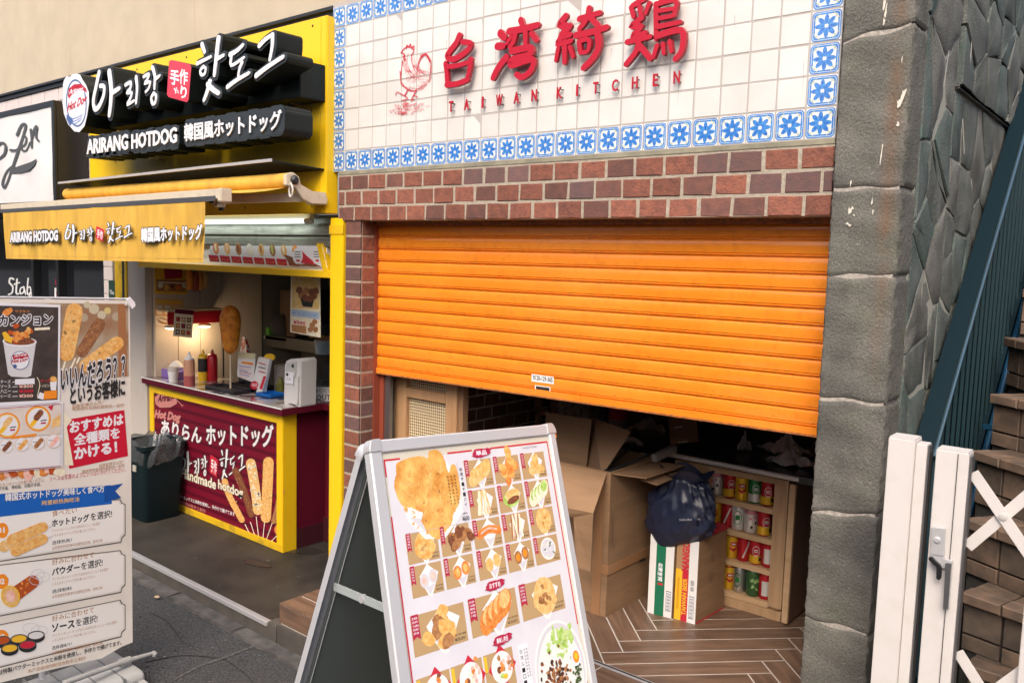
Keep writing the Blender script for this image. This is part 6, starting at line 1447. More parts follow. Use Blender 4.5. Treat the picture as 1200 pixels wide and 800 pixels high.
# ================================================================== A-FRAME MENU BOARD
Dv=Vector((.098,.994,-.053)).normalized(); Vv=Vector((.33,-.133,-.935)); Vv=(Vv-Dv*Vv.dot(Dv)).normalized(); Vv=(Vv-Dv*.03).normalized(); Dv=(Dv+Vv*.006).normalized()
Ob=P(432,528,z=1.105); Nv=Dv.cross(Vv); Nv=Nv if Nv.x>0 else -Nv; Nv.normalize()
Bd=Fr(Ob,Dv,-Vv,Nv); sgn=thing('a_frame_menu_board','silver A-frame sign board with a Taiwanese fried food menu poster standing on the step','sign board',(Ob.x,Ob.y+.3,-.19))
BW,BH=.735,1.38
def bd(a,b,d=0): return Bd.w(a,-b,d)
alub=M('satin_silver_frame',(.62,.63,.66),.38,metal=.35,bump=.04,scale=50); boardd=M('grey_green_backboard',(.13,.155,.15),.5,bump=.03,scale=20)
def panel(fr,front=True):
    o=[]
    def rail(a0,b0,a1,b1,nm):
        vertical=abs(b1-b0)>abs(a1-a0); m=MB()
        if vertical: prof=[(a0,-.022,0),(a1,-.022,0),(a1,.0,0),(a1-.006,.008,0),(a0+.012,.008,0),(a0,.0,0)]
        pts=[(a0,-b1),(a1,-b1),(a1,-b0),(a0,-b0)]
        m.bev(pts,fr,-.022,.006,.004,alub)
        if vertical:
            s=a0 if a0<.3 else a1
            for k,dd in enumerate((-.006,-.014)): m.box((0,0,0),(0,0,0),alub) if False else None
        return m.build(nm,sgn)
    rail(.0,.0,.040,BH,'side_rail'); rail(BW-.030,.0,BW,BH,'side_rail'); rail(.024,-.026,BW-.024,.010,'top_rail'); rail(.041,1.07,BW-.041,1.11,'bottom_rail')
panel(Bd)
# back panel, tilted the other way about the top edge
Vm=Vector((-Vv.x,Vv.y,Vv.z)); Vm=(Vm-Dv*Vm.dot(Dv)).normalized(); Nm=Dv.cross(Vm); Nm=Nm if Nm.x<0 else -Nm
Ob2=Ob-Nv*.055+Vector((0,0,-.002)); Bk=Fr(Ob2,Dv,-Vm,Nm.normalized()); panel(Bk)
MB().ext([(.035,-1.08),(BW-.035,-1.08),(BW-.035,-.035),(.035,-.035)],Bd,-.018,-.008,boardd).build('back_board',sgn); MB().ext([(.035,-1.08),(BW-.035,-1.08),(BW-.035,-.035),(.035,-.035)],Bk,-.018,-.008,boardd).build('back_board',sgn)
for fr in (Bd,Bk):
    for s in (0,1):
        cx=.016 if s==0 else BW-.016
        pts=[(cx+(-.019 if s==0 else .019)*math.cos(t),-.006+.035*math.sin(t)) for t in [math.pi/2*k/6 for k in range(7)]]+[(cx+(.022 if s==0 else -.022),.029),(cx+(.022 if s==0 else -.022),-.006)]
        MB().ext(pts,fr,-.024,.009,chrome).build('corner_cap',sgn,bevel=.002)
for s in (.018,BW-.05): MB().bar(bd(s,.012,-.0)-Nv*.01,Bk.w(s,-.012,0),.03,.012,steel_dark).build('hinge',sgn)
MB().bar(bd(.03,.42,-.02),Bk.w(.03,-.42,-.02),.006,.022,M('clear_strut',(.45,.5,.5),.25,alpha=.8)).build('spreader_strut',sgn)
MB().lathe((bd(.03,.42,-.02)+Bk.w(.03,-.42,-.02))/2,[(.012,-.006),(.012,.006)],chrome,12,axis=Dv).build('strut_joint',sgn)
orl=M('orange_marker',(.85,.25,.03),.4)
MB().tube([bd(BW-.03,-.028,.0),bd(BW-.008,-.022,.0),bd(BW+.002,.002,.002),bd(BW+.002,.02,.002)],.0025,orl,6).build('orange_trim',sgn)
# poster
PF=Fr(bd(0,0,-.0015),Dv,-Vv,Nv)
bk=Print(PF,False,d=0); bk.poly([(.036,-1.075),(BW-.026,-1.075),(BW-.026,-.006),(.036,-.006)],M('poster_margin',(.66,.62,.52),.4,col2=(.60,.56,.47),scale=300)); bk.poly([(.049,-1.06),(BW-.042,-1.06),(BW-.042,-.034),(.049,-.034)],lilac); bk.build('poster_sheet',sgn)
pr=Print(PF,False,d=4e-4); Y=lambda b:-b
sk=lambda a,b:(a+.012+(.0)*b,-b)
# red border
for q in (((.047,.030),(.095,.030)),((.30,.030),(.655,.030))): pass
def ln(a0,b0,a1,b1,w,m_):
    p0,p1=Vector((a0,-b0)),Vector((a1,-b1)); d=(p1-p0).normalized(); nn=Vector((-d.y,d.x))*w/2; pr.poly([tuple(p0-nn),tuple(p1-nn),tuple(p1+nn),tuple(p0+nn)],m_)
XA,XB,YT,YB2=.047,.694,.030,1.05
ln(XA,YT,.10,YT,.005,redp); ln(.27,YT,.365,YT,.005,redp); ln(.44,YT,XB,YT,.005,redp); ln(XA,YT-.0025,XA,.075,.005,redp); ln(XA,.18,XA,YB2,.0045,redp); ln(XB,YT-.0025,XB,.60,.0045,redp); ln(XB,.72,XB,YB2,.004,redp)
def splash(cx,cy,w,h,tx):
    pr.poly(ell(cx,-cy,w,h,.0,26,.10,3),crimson); pr.poly([(cx-w*1.15,-cy-h*.5),(cx-w*.5,-cy-h*1.1),(cx,-cy-h*.6),(cx-w*.2,-cy+h*.3)],crimson); pr.poly([(cx+w*.4,-cy-h*.5),(cx+w*1.2,-cy+h*.5),(cx+w*.8,-cy+h*1.0),(cx+w*.2,-cy+h*.8)],crimson)
    pr.text(tx,(cx-w*.6,-cy-h*.55),(cx+w*.6,-cy-h*.55),(cx-w*.6,-cy+h*.55),lface,.03)
# giant cutlet
pr.poly([(.085,-.13),(.10,-.20),(.15,-.255),(.22,-.262),(.30,-.20),(.315,-.12),(.26,-.05)],paperw)
pr.poly([(.105,-.19),(.165,-.245),(.20,-.257),(.15,-.20)],shadep)
cut=M('cutlet_print',(.86,.52,.15),.5,col2=(.60,.25,.04),scale=22,bump=.4,bscale=120,detail=12,ramp=(.35,.68))
cut2=M('cutlet_dark_print',(.66,.27,.06),.5,col2=(.85,.52,.17),scale=42,detail=10)
pr.poly(smooth_closed([(.090,-.040),(.16,-.028),(.196,-.036),(.205,-.018),(.236,-.018),(.255,-.045),(.264,-.085),(.278,-.065),(.294,-.07),(.299,-.12),(.290,-.17),(.262,-.20),(.25,-.225),(.226,-.243),(.195,-.262),(.175,-.252),(.158,-.235),(.146,-.205),(.152,-.185),(.14,-.178),(.115,-.165),(.086,-.155),(.074,-.13),(.068,-.10),(.080,-.072)],5,.0012),cut)
r=random.Random(8)
for k in range(150):
    t=r.random(); x=.09+.19*r.random(); y=.045+.20*r.random()
    if (x-.185)**2/.0095+(y-.135)**2/.0115<1: pr.poly(ell(x,-y,r.uniform(.002,.008),r.uniform(.002,.006),r.uniform(0,3),8,.4,k),(cut,cut2,cut2,friedbrown if k%9==0 else fried)[k%4],hold=True)
pr.d+=pr.STEP
ln(.200,.05,.185,.16,.006,cut2); ln(.185,.15,.150,.20,.006,cut2)
ln(.30,.06,.30,.235,.0012,M('thin_grey_line',(.45,.44,.48),.5)); ln(.085,.232,.315,.232,.0012,MATS['thin_grey_line'])
for k,ch in enumerate('台湾ザーチーパイ'): pr.text(ch,(.306,-.085-k*.0145),(.316,-.085-k*.0145),(.306,-.085-k*.0145+.010),ink,.01)
for c_ in range(3):
    for k in range(9): pr.text('揚台鶏湾肉香唐味粉'[(k+c_*2)%9],(.255+c_*.013,-.10-k*.0095),(.261+c_*.013,-.10-k*.0095),(.255+c_*.013,-.10-k*.0095+.006),ink)
pr.text('大鶏排',(.292,-.208),(.312,-.208),(.292,-.203),ink); pr.text('¥600',(.290,-.226),(.316,-.226),(.290,-.213),ink,.005)
splash(.400,.040,.036,.013,'単品'); splash(.375,.420,.036,.013,'おすすめ'); splash(.372,.570,.036,.013,'美味し弁当')
pr.text('TAIWAN KITCHEN',(.575,-.043),(.64,-.043),(.575,-.038),ink,space=1.3)
def cell(a,b,w,h,food,kind,seed):
    pr.reset(); a+=.012; pr.poly([(a,-b-h),(a+w,-b-h),(a+w,-b),(a,-b)],kraft)
    cx,cy=a+w*.56,b+h*.48; wide=w>h*1.6; s=min(w,h)*(1.0 if not wide else 1.12); kx=1 if not wide else 1.25; ex=seed
    if kind!='bowl':
        K=lambda u,v:(cx+s*kx*u,-(cy+s*v))
        pr.poly([K(0,-.50),K(.13,-.36),K(.44,-.14),K(.30,.14),K(.05,.60),K(-.08,.56),K(-.30,.14),K(-.38,-.12),K(-.14,-.34)],paperw)
        pr.poly([K(-.24,.22),K(.24,.20),K(0,.52)],shadep); pr.poly(ell(cx,-cy+s*.04,s*kx*.28,s*.29,0,16,.05),lface)
    else: pr.poly(ell(cx,-cy,s*.42,s*.42,0,20),paperw); pr.poly(ell(cx,-cy,s*.36,s*.36,0,20),shadep)
    s*=1.6
    r=random.Random(seed)
    if kind=='pile':
        for k in range(14): pr.poly(ell(cx+r.gauss(0,s*.12),-cy+r.gauss(0,s*.13),s*.13,s*.10,r.uniform(0,3),9,.15,seed*17+k),food[k%len(food)])
    elif kind=='sticks':
        for k in range(10): x=cx+r.uniform(-.16,.16)*s; pr.stroke([(x,-cy+s*.25),(x+r.uniform(-.12,.12)*s,-cy-s*.25)],s*.055,food[k%len(food)],1)
    elif kind=='slices':
        for k in range(4): pr.poly(ell(cx-s*(.22-.13*k),-cy-s*(.10-.06*k),s*.15,s*.23,-.5,14),food[0]); pr.poly(ell(cx-s*(.20-.13*k),-cy-s*(.04-.06*k),s*.11,s*.15,-.5,12),food[-1])
    elif kind=='two':
        for k in (-1,1): pr.poly(ell(cx+k*s*.12,-cy+k*s*.03,s*.12,s*.15,0,14),food[0]); pr.poly(ell(cx+k*s*.12,-cy+k*s*.03,s*.07,s*.09,0,12),food[-1])
    elif kind=='saus': pr.stroke([(cx-s*.3,-cy-s*.03),(cx,-cy+s*.06),(cx+s*.3,-cy+s*.0)],s*.19,food[0],1); pr.stroke([(cx-s*.24,-cy+.0),(cx,-cy+s*.08),(cx+s*.24,-cy+s*.03)],s*.04,food[-1],1)
    elif kind=='patty': 
        pr.poly(ell(cx,-cy,s*.27,s*.30,0,18,.08,seed),food[0])
        for k in range(10): pr.poly(ell(cx+r.gauss(0,s*.1),-cy+r.gauss(0,s*.11),s*.05,s*.035,r.uniform(0,3),7,.2,k),food[-1],hold=True)
        pr.d+=pr.STEP
    elif kind=='burger': pr.poly(ell(cx-s*.05,-cy-s*.02,s*.27,s*.2,.2,16,.1),green); pr.poly(ell(cx,-cy+s*.05,s*.25,s*.15,.2,14),friedpale); pr.poly(ell(cx,-cy-s*.06,s*.22,s*.08,.25,14),meat)
    elif kind=='bowl':
        for k in range(14): pr.poly(ell(cx+r.gauss(0,s*.11),-cy+r.gauss(0,s*.12),s*.05,s*.02,r.uniform(0,3),7,.2,k),(creamp,darkgreen,lface)[k%3])
    # red ribbon label and price
    rw_=w*.135; pr.poly([(a+.002,-b+.002),(a+.002+rw_,-b+.002),(a+.002+rw_,-b-h*.60),(a+.002+rw_*.5,-b-h*.52),(a+.002,-b-h*.60)],crimson)
    for k in range(5): pr.text('台湾唐揚餅油飯'[(seed+k)%7],(a+.0045,-b-h*.10-h*.09*k),(a+rw_-.001,-b-h*.10-h*.09*k),(a+.0045,-b-h*.10-h*.09*k+h*.06),lface)
    pr.text('甘辛鶏',(a+w*.74,-b-h*.80),(a+w*.97,-b-h*.80),(a+w*.74,-b-h*.75),ink); pr.text(('¥300','¥400','¥350','¥500')[seed%4],(a+w*.74,-b-h*.93),(a+w*.95,-b-h*.93),(a+w*.74,-b-h*.85),ink)
cw,chh=.109,.080; A0=[.0735,.191,.317-.003,.4345-.003,.552-.003]; rb=[.0585,.1465,.2325,.319]
spec={(0,2):((friedpale,fried),'slices'),(0,3):((friedred,fried),'pile'),(0,4):((fried,friedpale),'pile'),(1,2):((friedpale,creamp),'sticks'),(1,3):((green,),'burger'),(1,4):((creamp,darkgreen,green),'slices'),
 (2,0):((fried,friedpale),'patty'),(2,1):((meat,friedbrown),'pile'),(2,2):((friedred,pinkp),'saus'),(2,3):((friedbrown,creamp),'sticks'),(2,4):((friedpale,fried),'patty'),
 (3,0):((shadep,pinkp),'two'),(3,1):((friedred,fried),'two'),(3,2):((friedpale,fried),'two'),(3,3):((friedbrown,orangep),'two'),(3,4):((creamp,),'bowl')}
for (i,j),(fd_,kd) in spec.items(): cell(A0[j]+.035*rb[i]-.045*rb[i]+.0,rb[i],cw,chh,fd_,kd,i*5+j)
for k,(a,fd_,kd) in enumerate(((.052,(fried,friedbrown,fried),'pile'),(.254,(friedred,friedpale),'slices'),(.455,(friedpale,friedbrown),'patty'))): cell(a,.441,.186,.102,fd_,kd,31+k)
for k,a in enumerate((.046,.163,.281)):
    b=.596; a+=.012; pr.reset(); pr.poly([(a,-b-.10),(a+.112,-b-.10),(a+.112,-b),(a,-b)],kraft); pr.poly([(a+.001,-b-.045),(a+.012,-b-.045),(a+.012,-b-.004),(a+.001,-b-.004)],yellowp)
    cx,cy=a+.065,b+.045; pr.poly([(cx,-(cy-.062)),(cx+.055,-cy),(cx,-(cy+.06)),(cx-.052,-cy)],redp); pr.poly(ell(cx,-cy,.041,.043,0,22),paperw); pr.poly(ell(cx-.012,-cy-.005,.009,.010,0,10),meat)
    r=random.Random(k)
    for q in range(14): pr.poly(ell(cx+.010+r.gauss(0,.012),-cy+.006+r.gauss(0,.014),.008,.006,r.uniform(0,3),8,.2,q),((fried,friedred,meat),(pinkp,friedred,creamp),(friedred,pinkp,friedbrown))[k][q%3])
    pr.poly(ell(cx-.004,-cy-.022,.008,.007,0,10),green); pr.poly(ell(cx+.008,-cy-.026,.009,.007,0,10),yellowp)
# rice plate
pr.reset()
pr.poly([(.428,-.80),(.468,-.80),(.468,-.60),(.428,-.60)],lface)
for k,ch in enumerate('台湾ルーロー飯'): pr.text(ch,(.432,-.625-k*.017),(.444,-.625-k*.017),(.432,-.625-k*.017+.012),ink,.005)
for c_ in range(2):
    for k in range(9): pr.text('台湾名物香肉煮込飯'[(k+c_*3)%9],(.449+c_*.009,-.62-k*.009),(.455+c_*.009,-.62-k*.009),(.449+c_*.009,-.62-k*.009+.006),ink)
cx,cy=.590,.715
pr.poly(ell(cx,-cy,.112,.148,0,40),paperw); pr.poly(ell(cx,-cy,.104,.140,0,40),shadep); pr.poly(ell(cx-.002,-cy-.006,.098,.130,0,36,.02),M('rice_print',(.72,.76,.73),.5,col2=(.8,.82,.8),scale=160))
r=random.Random(12)
for k in range(60): 
    x,y=cx+.022+r.gauss(0,.024),cy-.092+r.gauss(0,.020)
    pr.poly(ell(x,-y,r.uniform(.006,.014),r.uniform(.004,.010),r.uniform(0,3),9,.35,k),(green,M('pale_lettuce_print',(.55,.68,.28),.5),green)[k%3],hold=(k%3!=0))
for k in range(130):
    x,y=cx-.022+r.gauss(0,.028),cy+.02+r.gauss(0,.036)
    pr.poly(ell(x,-y,r.uniform(.004,.008),r.uniform(.003,.007),r.uniform(0,3),7,.25,k),(meat,friedbrown,meat,M('dark_meat_print',(.06,.025,.015),.4))[k%4],hold=(k%3!=0))
pr.poly(ell(cx+.070,-cy+.025,.022,.030,.1,24),lface); pr.poly(ell(cx+.070,-cy+.027,.014,.018,.1,20),orangep); pr.poly(ell(cx+.071,-cy+.029,.008,.010,.1,14),yellowp)
for k in range(30): pr.poly(ell(cx+.068+r.gauss(0,.009),-cy-.028+r.gauss(0,.013),.005,.004,r.uniform(0,3),7,.3,k),darkgreen,hold=(k%3!=0))
for k in range(12): pr.poly(ell(cx+.045+r.gauss(0,.010),-cy-.075+r.gauss(0,.009),.008,.006,r.uniform(0,3),7,.3,k),yellowp,hold=(k%3!=0))
pr.d+=1e-4
pr.build('poster_print',sgn)

# ================================================================== BANNER BOARD, lower left
pT=P(152,352,z=1.41); bnr=thing('banner_stand','tall white banner of hot dog menus on a grey stand with weighted base','banner',(pT.x,pT.y-.3,-.2))
DB=Vector((-.018,.999,-.034)).normalized(); NB=DB.cross(Vector((0,0,1))).normalized(); VB=NB.cross(DB)
BF=Fr(pT,DB,VB if VB.z>0 else -VB,NB)
tx=lambda x,y:BF.px(x,y)
vin=M('banner_vinyl',(.80,.76,.70),.5,col2=(.70,.66,.60),scale=4)
pts=[tx(*p) for p in ((-60,349),(152,352),(155.5,752),(143,757),(119,771),(60,784),(-60,815))]
MB().ext(pts,BF,-.003,0,vin).build('banner_sheet',bnr)
pr=Print(BF,True,d=.0006)
photo=M('bokeh_photo_print',(.30,.17,.09),.5,col2=(.42,.36,.27),scale=9); pr.poly([(-50,354),(150,356),(151,441),(70,447),(-50,460)],photo)
for x,y,rr_,m_ in ((110,362,6,M('bokeh_a',(.55,.5,.36),.5)),(126,364,4,M('bokeh_b',(.6,.5,.2),.5)),(102,357,4,MATS['bokeh_a']),(119,369,5,MATS['bokeh_a']),(136,371,5,M('bokeh_c',(.42,.35,.25),.5)),(98,372,5,MATS['bokeh_c'])): pr.poly(ell(x,y,rr_,rr_,0,16),m_)
pr.poly([(138,356),(147,356),(149,440),(139,441)],M('brown_photo_strip',(.34,.15,.06),.5))
for a,b in (((76,424),(70,446)),((88,420),(78,443)),((101,402),(90,425))): pr.stroke([a,b],2,creamp,1)
def cdog(a,b,w,m1,m2,n,seed):
    pr.stroke([a,b],w,m1,.92); r=random.Random(seed); L=math.hypot(b[0]-a[0],b[1]-a[1]); nx,ny=-(b[1]-a[1])/L,(b[0]-a[0])/L
    for k in range(n):
        t=r.random(); o=r.uniform(-.38,.38)*w; pr.poly(ell(a[0]+(b[0]-a[0])*t+nx*o,a[1]+(b[1]-a[1])*t+ny*o,w*.12,w*.08,r.uniform(0,3),7,.3,k),m2,hold=True)
    pr.d+=pr.STEP
cdog((87,365),(78,414),20,fried,friedpale,30,1); cdog((116,380),(96,412),15,M('choc_crust_print',(.22,.09,.04),.5,col2=(.32,.15,.07),scale=70),friedbrown,30,2); cdog((137,402),(100,428),16,fried,friedpale,34,3)
# dark inset poster
MB().ext([tx(*p) for p in ((-60,352),(70.5,357),(69.5,473),(-60,480))],BF,.0012,.003,lface).build('inset_frame',bnr)
pr2=Print(BF,True,d=.0032); prs=pr; pr=pr2
pr.poly([(-60,356),(68,360),(67,468),(-60,474)],M('dark_photo_print',(.045,.035,.032),.4,col2=(.07,.055,.05),scale=30))
pr.poly([(2,366),(6,362),(13,360),(15,364),(10,369),(4,371)],friedred); pr.text('サクサク',(17,366),(34,366.5),(17,363),orangep)
pr.text('ヤッカンジョン',(-30,383),(61,380),(-30,370),ink,.03,out=lface,ob=.10)
pr.poly([(40,384),(58,383),(58,386),(40,387)],creamp); 
cupm=M('cup_photo_white',(.66,.66,.68),.5,col2=(.6,.6,.63),scale=8)
pr.poly([(3,398),(42,399),(36,440),(31,442),(13,441),(9,438)],cupm); pr.poly(ell(22.5,400,20,6,0.03,24),lface); pr.poly(ell(22.5,399.5,18,4.6,.03,24),meat)
r=random.Random(4)
for k in range(26): pr.poly(ell(23+r.gauss(0,7),391+r.gauss(0,4.5),r.uniform(2,4),r.uniform(2,3.4),r.uniform(0,3),9,.2,k),(friedred,fried,friedred,M('glazed_red_print',(.5,.09,.02),.3))[k%4],hold=(k%2==1))
pr.poly([(2,390),(6,388),(14,397),(13,402),(5,399)],yellowp); pr.poly([(28,396),(36,395),(37,402),(28,402)],meat)
pr.poly(ell(23,422,11,11,0,24),navy); pr.poly(ell(23,422,10.2,10.2,0,24),lface); pr.poly([(14,416),(31,413),(33,418),(15,421)],redl); pr.text('Arirang',(16,419.5),(31,416.5),(16,416),lface,.02,shear=.3); pr.text('Hot Dog',(13,427),(32,424),(13,421),redl,.04,shear=.3); pr.poly(ell(17,429,2.4,2.4,0,10),navy)
for k in range(4):
    y=447+k*5.6; pr.text(('チーズ','ソース','ハニー','シーズ')[k],(0,y+2),(12,y+1.6),(0,y-2),lface,.01); pr.poly([(14,y),(20,y-.2),(20,y+.5),(14,y+.7)],lface)
    if k: pr.text('¥300',(22,y+1.6),(38,y+1.2),(22,y-2),(pinkp,pinkp,redp,pinkp)[k],.03)
pr.poly([(17,444),(40,443),(40,449.5),(17,450.5)],lface)
pr.stroke([(43,442),(46,450),(43,464)],.8,creamp,1); pr.text('チーズ',(47,448),(58,447.5),(47,444),redp,.02); pr.text('トッピング',(46,453.5),(60,453),(46,450),creamp,.01); pr.poly([(51,458),(66,457),(66,466.5),(50,467.5)],orangep); pr.poly([(43,466),(46,459),(51,461),(50,468)],lface)
pr.poly([(58,447),(66,446.5),(65,457),(59,457)],lface); pr.poly(ell(62,444,4.2,3.6,0,12,.15),fried)
MB().ext([tx(*p) for p in ((-60,480),(73.5,470.5),(73,547),(-60,558))],BF,.0012,.003,lface).build('inset_sheet',bnr)
pr.poly([(-60,483),(71,473.5),(70.7,508),(-60,517)],M('sheet_photo',(.72,.68,.64),.5,col2=(.66,.55,.48),scale=12)); pr.poly([(-60,519),(70.5,509.5),(70.2,545),(-60,556)],M('sheet_photo_b',(.76,.75,.76),.5))
for cx,cy,m1 in ((8,498,friedpale),(44,490,meat)):
    pr.poly(ell(cx,cy,15,15,0,28),orangep); pr.poly(ell(cx,cy,13.2,13.2,0,28),M('gold_ring',(.8,.6,.2),.5)); pr.poly(ell(cx,cy,12,12,0,28),lface); pr.stroke([(cx-7,cy+7),(cx+1,cy-3)],5,yellowp,1); pr.stroke([(cx-2,cy-1),(cx+3,cy-7)],7,m1,1); pr.poly([(cx+3,cy+2),(cx+10,cy+1),(cx+10,cy+2.2),(cx+3,cy+3.2)],ink); pr.poly([(cx+3,cy+4.5),(cx+9,cy+4),(cx+9,cy+6),(cx+3,cy+6.5)],crimson)
pr.poly([(55,476),(62,474),(60,481)],redp); pr.poly([(60,492),(70,485),(70,498),(60,501)],friedpale); pr.poly([(12,511),(42,507.5),(42,510.5),(12,514)],orangep)
for k in range(5): 
    cx,cy=-12+k*18.5,524-k*1.9
    pr.poly(ell(cx,cy,8.3,8.3,0,20),M('ring_tan',(.7,.5,.3),.5)); pr.poly(ell(cx,cy,7.6,7.6,0,20),lface); pr.stroke([(cx-2,cy+4),(cx+4,cy-3)],5.4,(meat,meat,fried,friedbrown,pinkp)[k],1); pr.poly([(cx-6,cy-1),(cx-1,cy-1.4),(cx-1,cy-.8),(cx-6,cy-.4)],ink)
for p_ in ([(-60,482),(71.5,472.6),(71.5,473.2),(-60,482.7)],[(-60,556),(71,545.6),(71,546.2),(-60,556.7)]): pr.poly(p_,crimson)
pr.build('inset_print',bnr); pr=prs
pr.reset()
# sausages under the insets
pr.poly([(-60,552),(72,546),(73,530),(-60,535)],friedred)
for k in range(16): pr.poly(ell(-20+k*6,552+r.gauss(0,2)-.3*k,7,r.uniform(6,10),.2,12,.2,k),(friedred,pinkp,MATS['glazed_red_print'],creamp)[k%4])
pr.poly([(74,482),(84,492),(78,500),(86,545),(76,545)],creamp)
pr.text('いいんだろう??',(72,433),(146,433),(72,415),ink,.03)if False else None
pr.reset(2e-3)
pr.text('いいんだろう？？',(71,458),(146,441),(71,432),ink,.04,out=lface,ob=.10)
pr.text('というお客様に',(82,474),(146,463),(82,453),ink,.04)
pr.text('如果犹豫怎么吃？',(84,474.5+3.5),(121,472.5),(84,474),friedbrown); pr.text('那就把所有调料都和在一起吃',(84,481),(145,476),(84,477),friedbrown)
pr.reset()
pr.poly([(75,492),(145.5,480),(150,534),(81,549)],M('banner_red',(.56,.008,.035),.45))
pr.text('おすすめは',(82,507),(144,497),(82,494),lface,.045); pr.text('全種類を',(87,522),(140,513),(87,508.5),lface,.035); pr.text('かける！',(88,538),(137,529.5),(87,525),lface,.05)
pr.text('如果犹豫怎么吃？',(116,547.5),(145,542.5),(116,543.5),friedbrown); pr.text('那就把所有调料都和在一起吃',(96,555),(146,547),(96,550.5),friedbrown)
pr.text('ソースは写真のようにいっぱいかけてください。',(58,564),(147,552.5),(58,558),redp)
pr.text('ハニーマスタード、',(0,557),(28,555),(0,552.5),friedbrown); pr.text('ソース、チーズマスタードソース、',(0,564),(46,559),(0,559),friedbrown); pr.text('ともつのソースを楽しみください。',(0,570),(52,564),(0,565.5),friedbrown); pr.text('芝士芥末酱、辣椒酱、奶酪芥末酱、',(-10,575.5),(48,569),(-10,571),ink)
bl2=M('ribbon_blue',(.01,.12,.48),.4)
pr.poly([(-60,583),(130,568),(131,590),(-60,612)],bl2); pr.poly([(122,570),(144,566),(135,575),(142,583),(122,588)],M('ribbon_dark_blue',(.008,.08,.35),.4)); 
pr.text('韓国式ホットドッグ美味しく食べ方',(6,587),(122,576),(6,578),lface,.025,out=ink,ob=.05); pr.text('阿里郎热狗吃法',(49,592),(93,587),(49,586.5),yellowp,.01)
gl=M('gold_line',(.30,.24,.15),.5); lineb=M('dark_line',(.09,.09,.09),.5)
pale=M('panel_white',(.83,.815,.79),.5)
for k,(t0,b0,t1,b1,head,rest,s1_,z1_) in enumerate(((590,658,583.5,635.5,'ホットドッグ','を選択!','食べたい','选择热狗！'),(661,722,643,694,'パウダー','を選択!','好みに合わせて','选择粉料'),(731,782,701,746,'ソース','を選択!','好みに合わせて','选择调味汁！'))):
    pr.reset()
    # panel box
    L_=-60; tl=t0+(t0-t1)/147*60*1.0; bl_=b0+(b0-b1)/147*60
    xr_=147
    ou=[(L_,tl),(xr_-6,t1+1),(xr_-4,t1+5),(xr_,t1+7),(xr_,b1-9),(xr_-4,b1-5),(xr_-5,b1),(L_,bl_)]
    inn=[(L_,tl+1.0),(xr_-6.9,t1+2),(xr_-4.9,t1+6),(xr_-.8,t1+8),(xr_-.8,b1-10),(xr_-4.9,b1-6),(xr_-5.9,b1-1.2),(L_,bl_-1.2)]
    pr.ring(ou,inn,lineb); pr.poly([(x-(1.6 if x>0 else 0),y+(1.6 if i<3 else -1.6)) for i,(x,y) in enumerate(inn)],pale)
    m0=t0+2; s_=(m0-(t1+2))/147; yy=lambda x,d:m0+d-s_*x-d*.045*x/100
    st_=-.16-.03*k
    Q=lambda x,y:(x,y+st_*(x-61))
    y0=(605,662,728)[k]; 
    pr.text(s1_,Q(61,y0),Q(61+(29,49,49)[k],y0),Q(61,y0-7),friedbrown,.01)
    nh=len(head); we=(40,32,26)[k] if k else 43
    pr.text(head,Q(61,y0+12),Q(61+we,y0+12),Q(61,y0+3.5),ink,.04); pr.text(rest,Q(61+we+2,y0+12),Q(61+we+2+(25,25,25)[k],y0+12),Q(61+we+2,y0+3),ink,.015)
    pr.text('アリランホットドッグからお好みのメニューをお選び',Q(61,y0+18.5),Q(117+10*k,y0+18.5),Q(61,y0+14.8),friedbrown); pr.text('いろんなホットドッグをお楽しみください。',Q(61,y0+24),Q(112,y0+24),Q(61,y0+20.3),friedbrown)
    pr.text(z1_,Q(61,y0+33),Q(84,y0+33),Q(61,y0+28.5),ink,.01); pr.text('从阿里郎热狗菜单中选择韩式热狗、各种口味',Q(61,y0+39),Q(120,y0+39),Q(61,y0+34.8),friedbrown)
    cy=(621,681,746)[k]; pr.poly(ell(2,cy,8,9,0,16,.06),orangep); pr.text('%02d'%(k+1),(-3,cy+3),(5,cy+2.5),(-3,cy-3),lface,.04)
pr.reset(1e-3)
for a in ((50,620),(48,632)): pr.stroke([a,(60,a[1]-4)],1.4,shadep,1)
cdog((4,640),(22,630),13,friedpale,creamp,10,6); cdog((14,632),(50,617),13,fried,friedpale,22,7); cdog((18,645),(50,631),13,fried,friedpale,22,8)
cdog((14,698),(38,681),17,M('glazed_sausage',(.42,.08,.02),.35),friedred,10,9); pr.poly(ell(12,698,11,13,-.3,20),yellowp); pr.poly(ell(12,698,9.5,11.5,-.3,20),friedpale); pr.poly(ell(12,698,5.5,7,-.3,16),pinkp)
for x,y in ((44,672),(50,675),(42,679)): A1=ell(x,y,8,6,0,18); B1=ell(x,y,7.4,5.4,0,18); pr.ring(A1,B1,shadep)
for x,y in ((36,735),(46,738)): A1=ell(x,y,10,6,0,18); B1=ell(x,y,9.4,5.5,0,18); pr.ring(A1,B1,shadep)
for x,y,m_ in ((42,744,M('white_sauce',(.72,.72,.72),.4)),(22,748,yellowp),(2,750,MATS['glazed_red_print']),(32,755,redp),(11,759,yellowp)): pr.poly(ell(x,y+2,10.5,6.5,-.12,20),ink); pr.poly(ell(x,y-.5,10.2,5.2,-.12,20),M('cup_rim',(.08,.08,.085),.3)); pr.poly(ell(x,y-.2,8.8,4.1,-.12,18),m_)
pr.text('商品は特製パウダーミックスと米粉を使用し、手作りで揚げてます。',(-14,793),(142,754.5),(-14,787),ink,.015); pr.text('本产品使用特制混合粉手工制作',(32,788),(100,772),(32,783.5),friedbrown)
pr.build('banner_print',bnr)
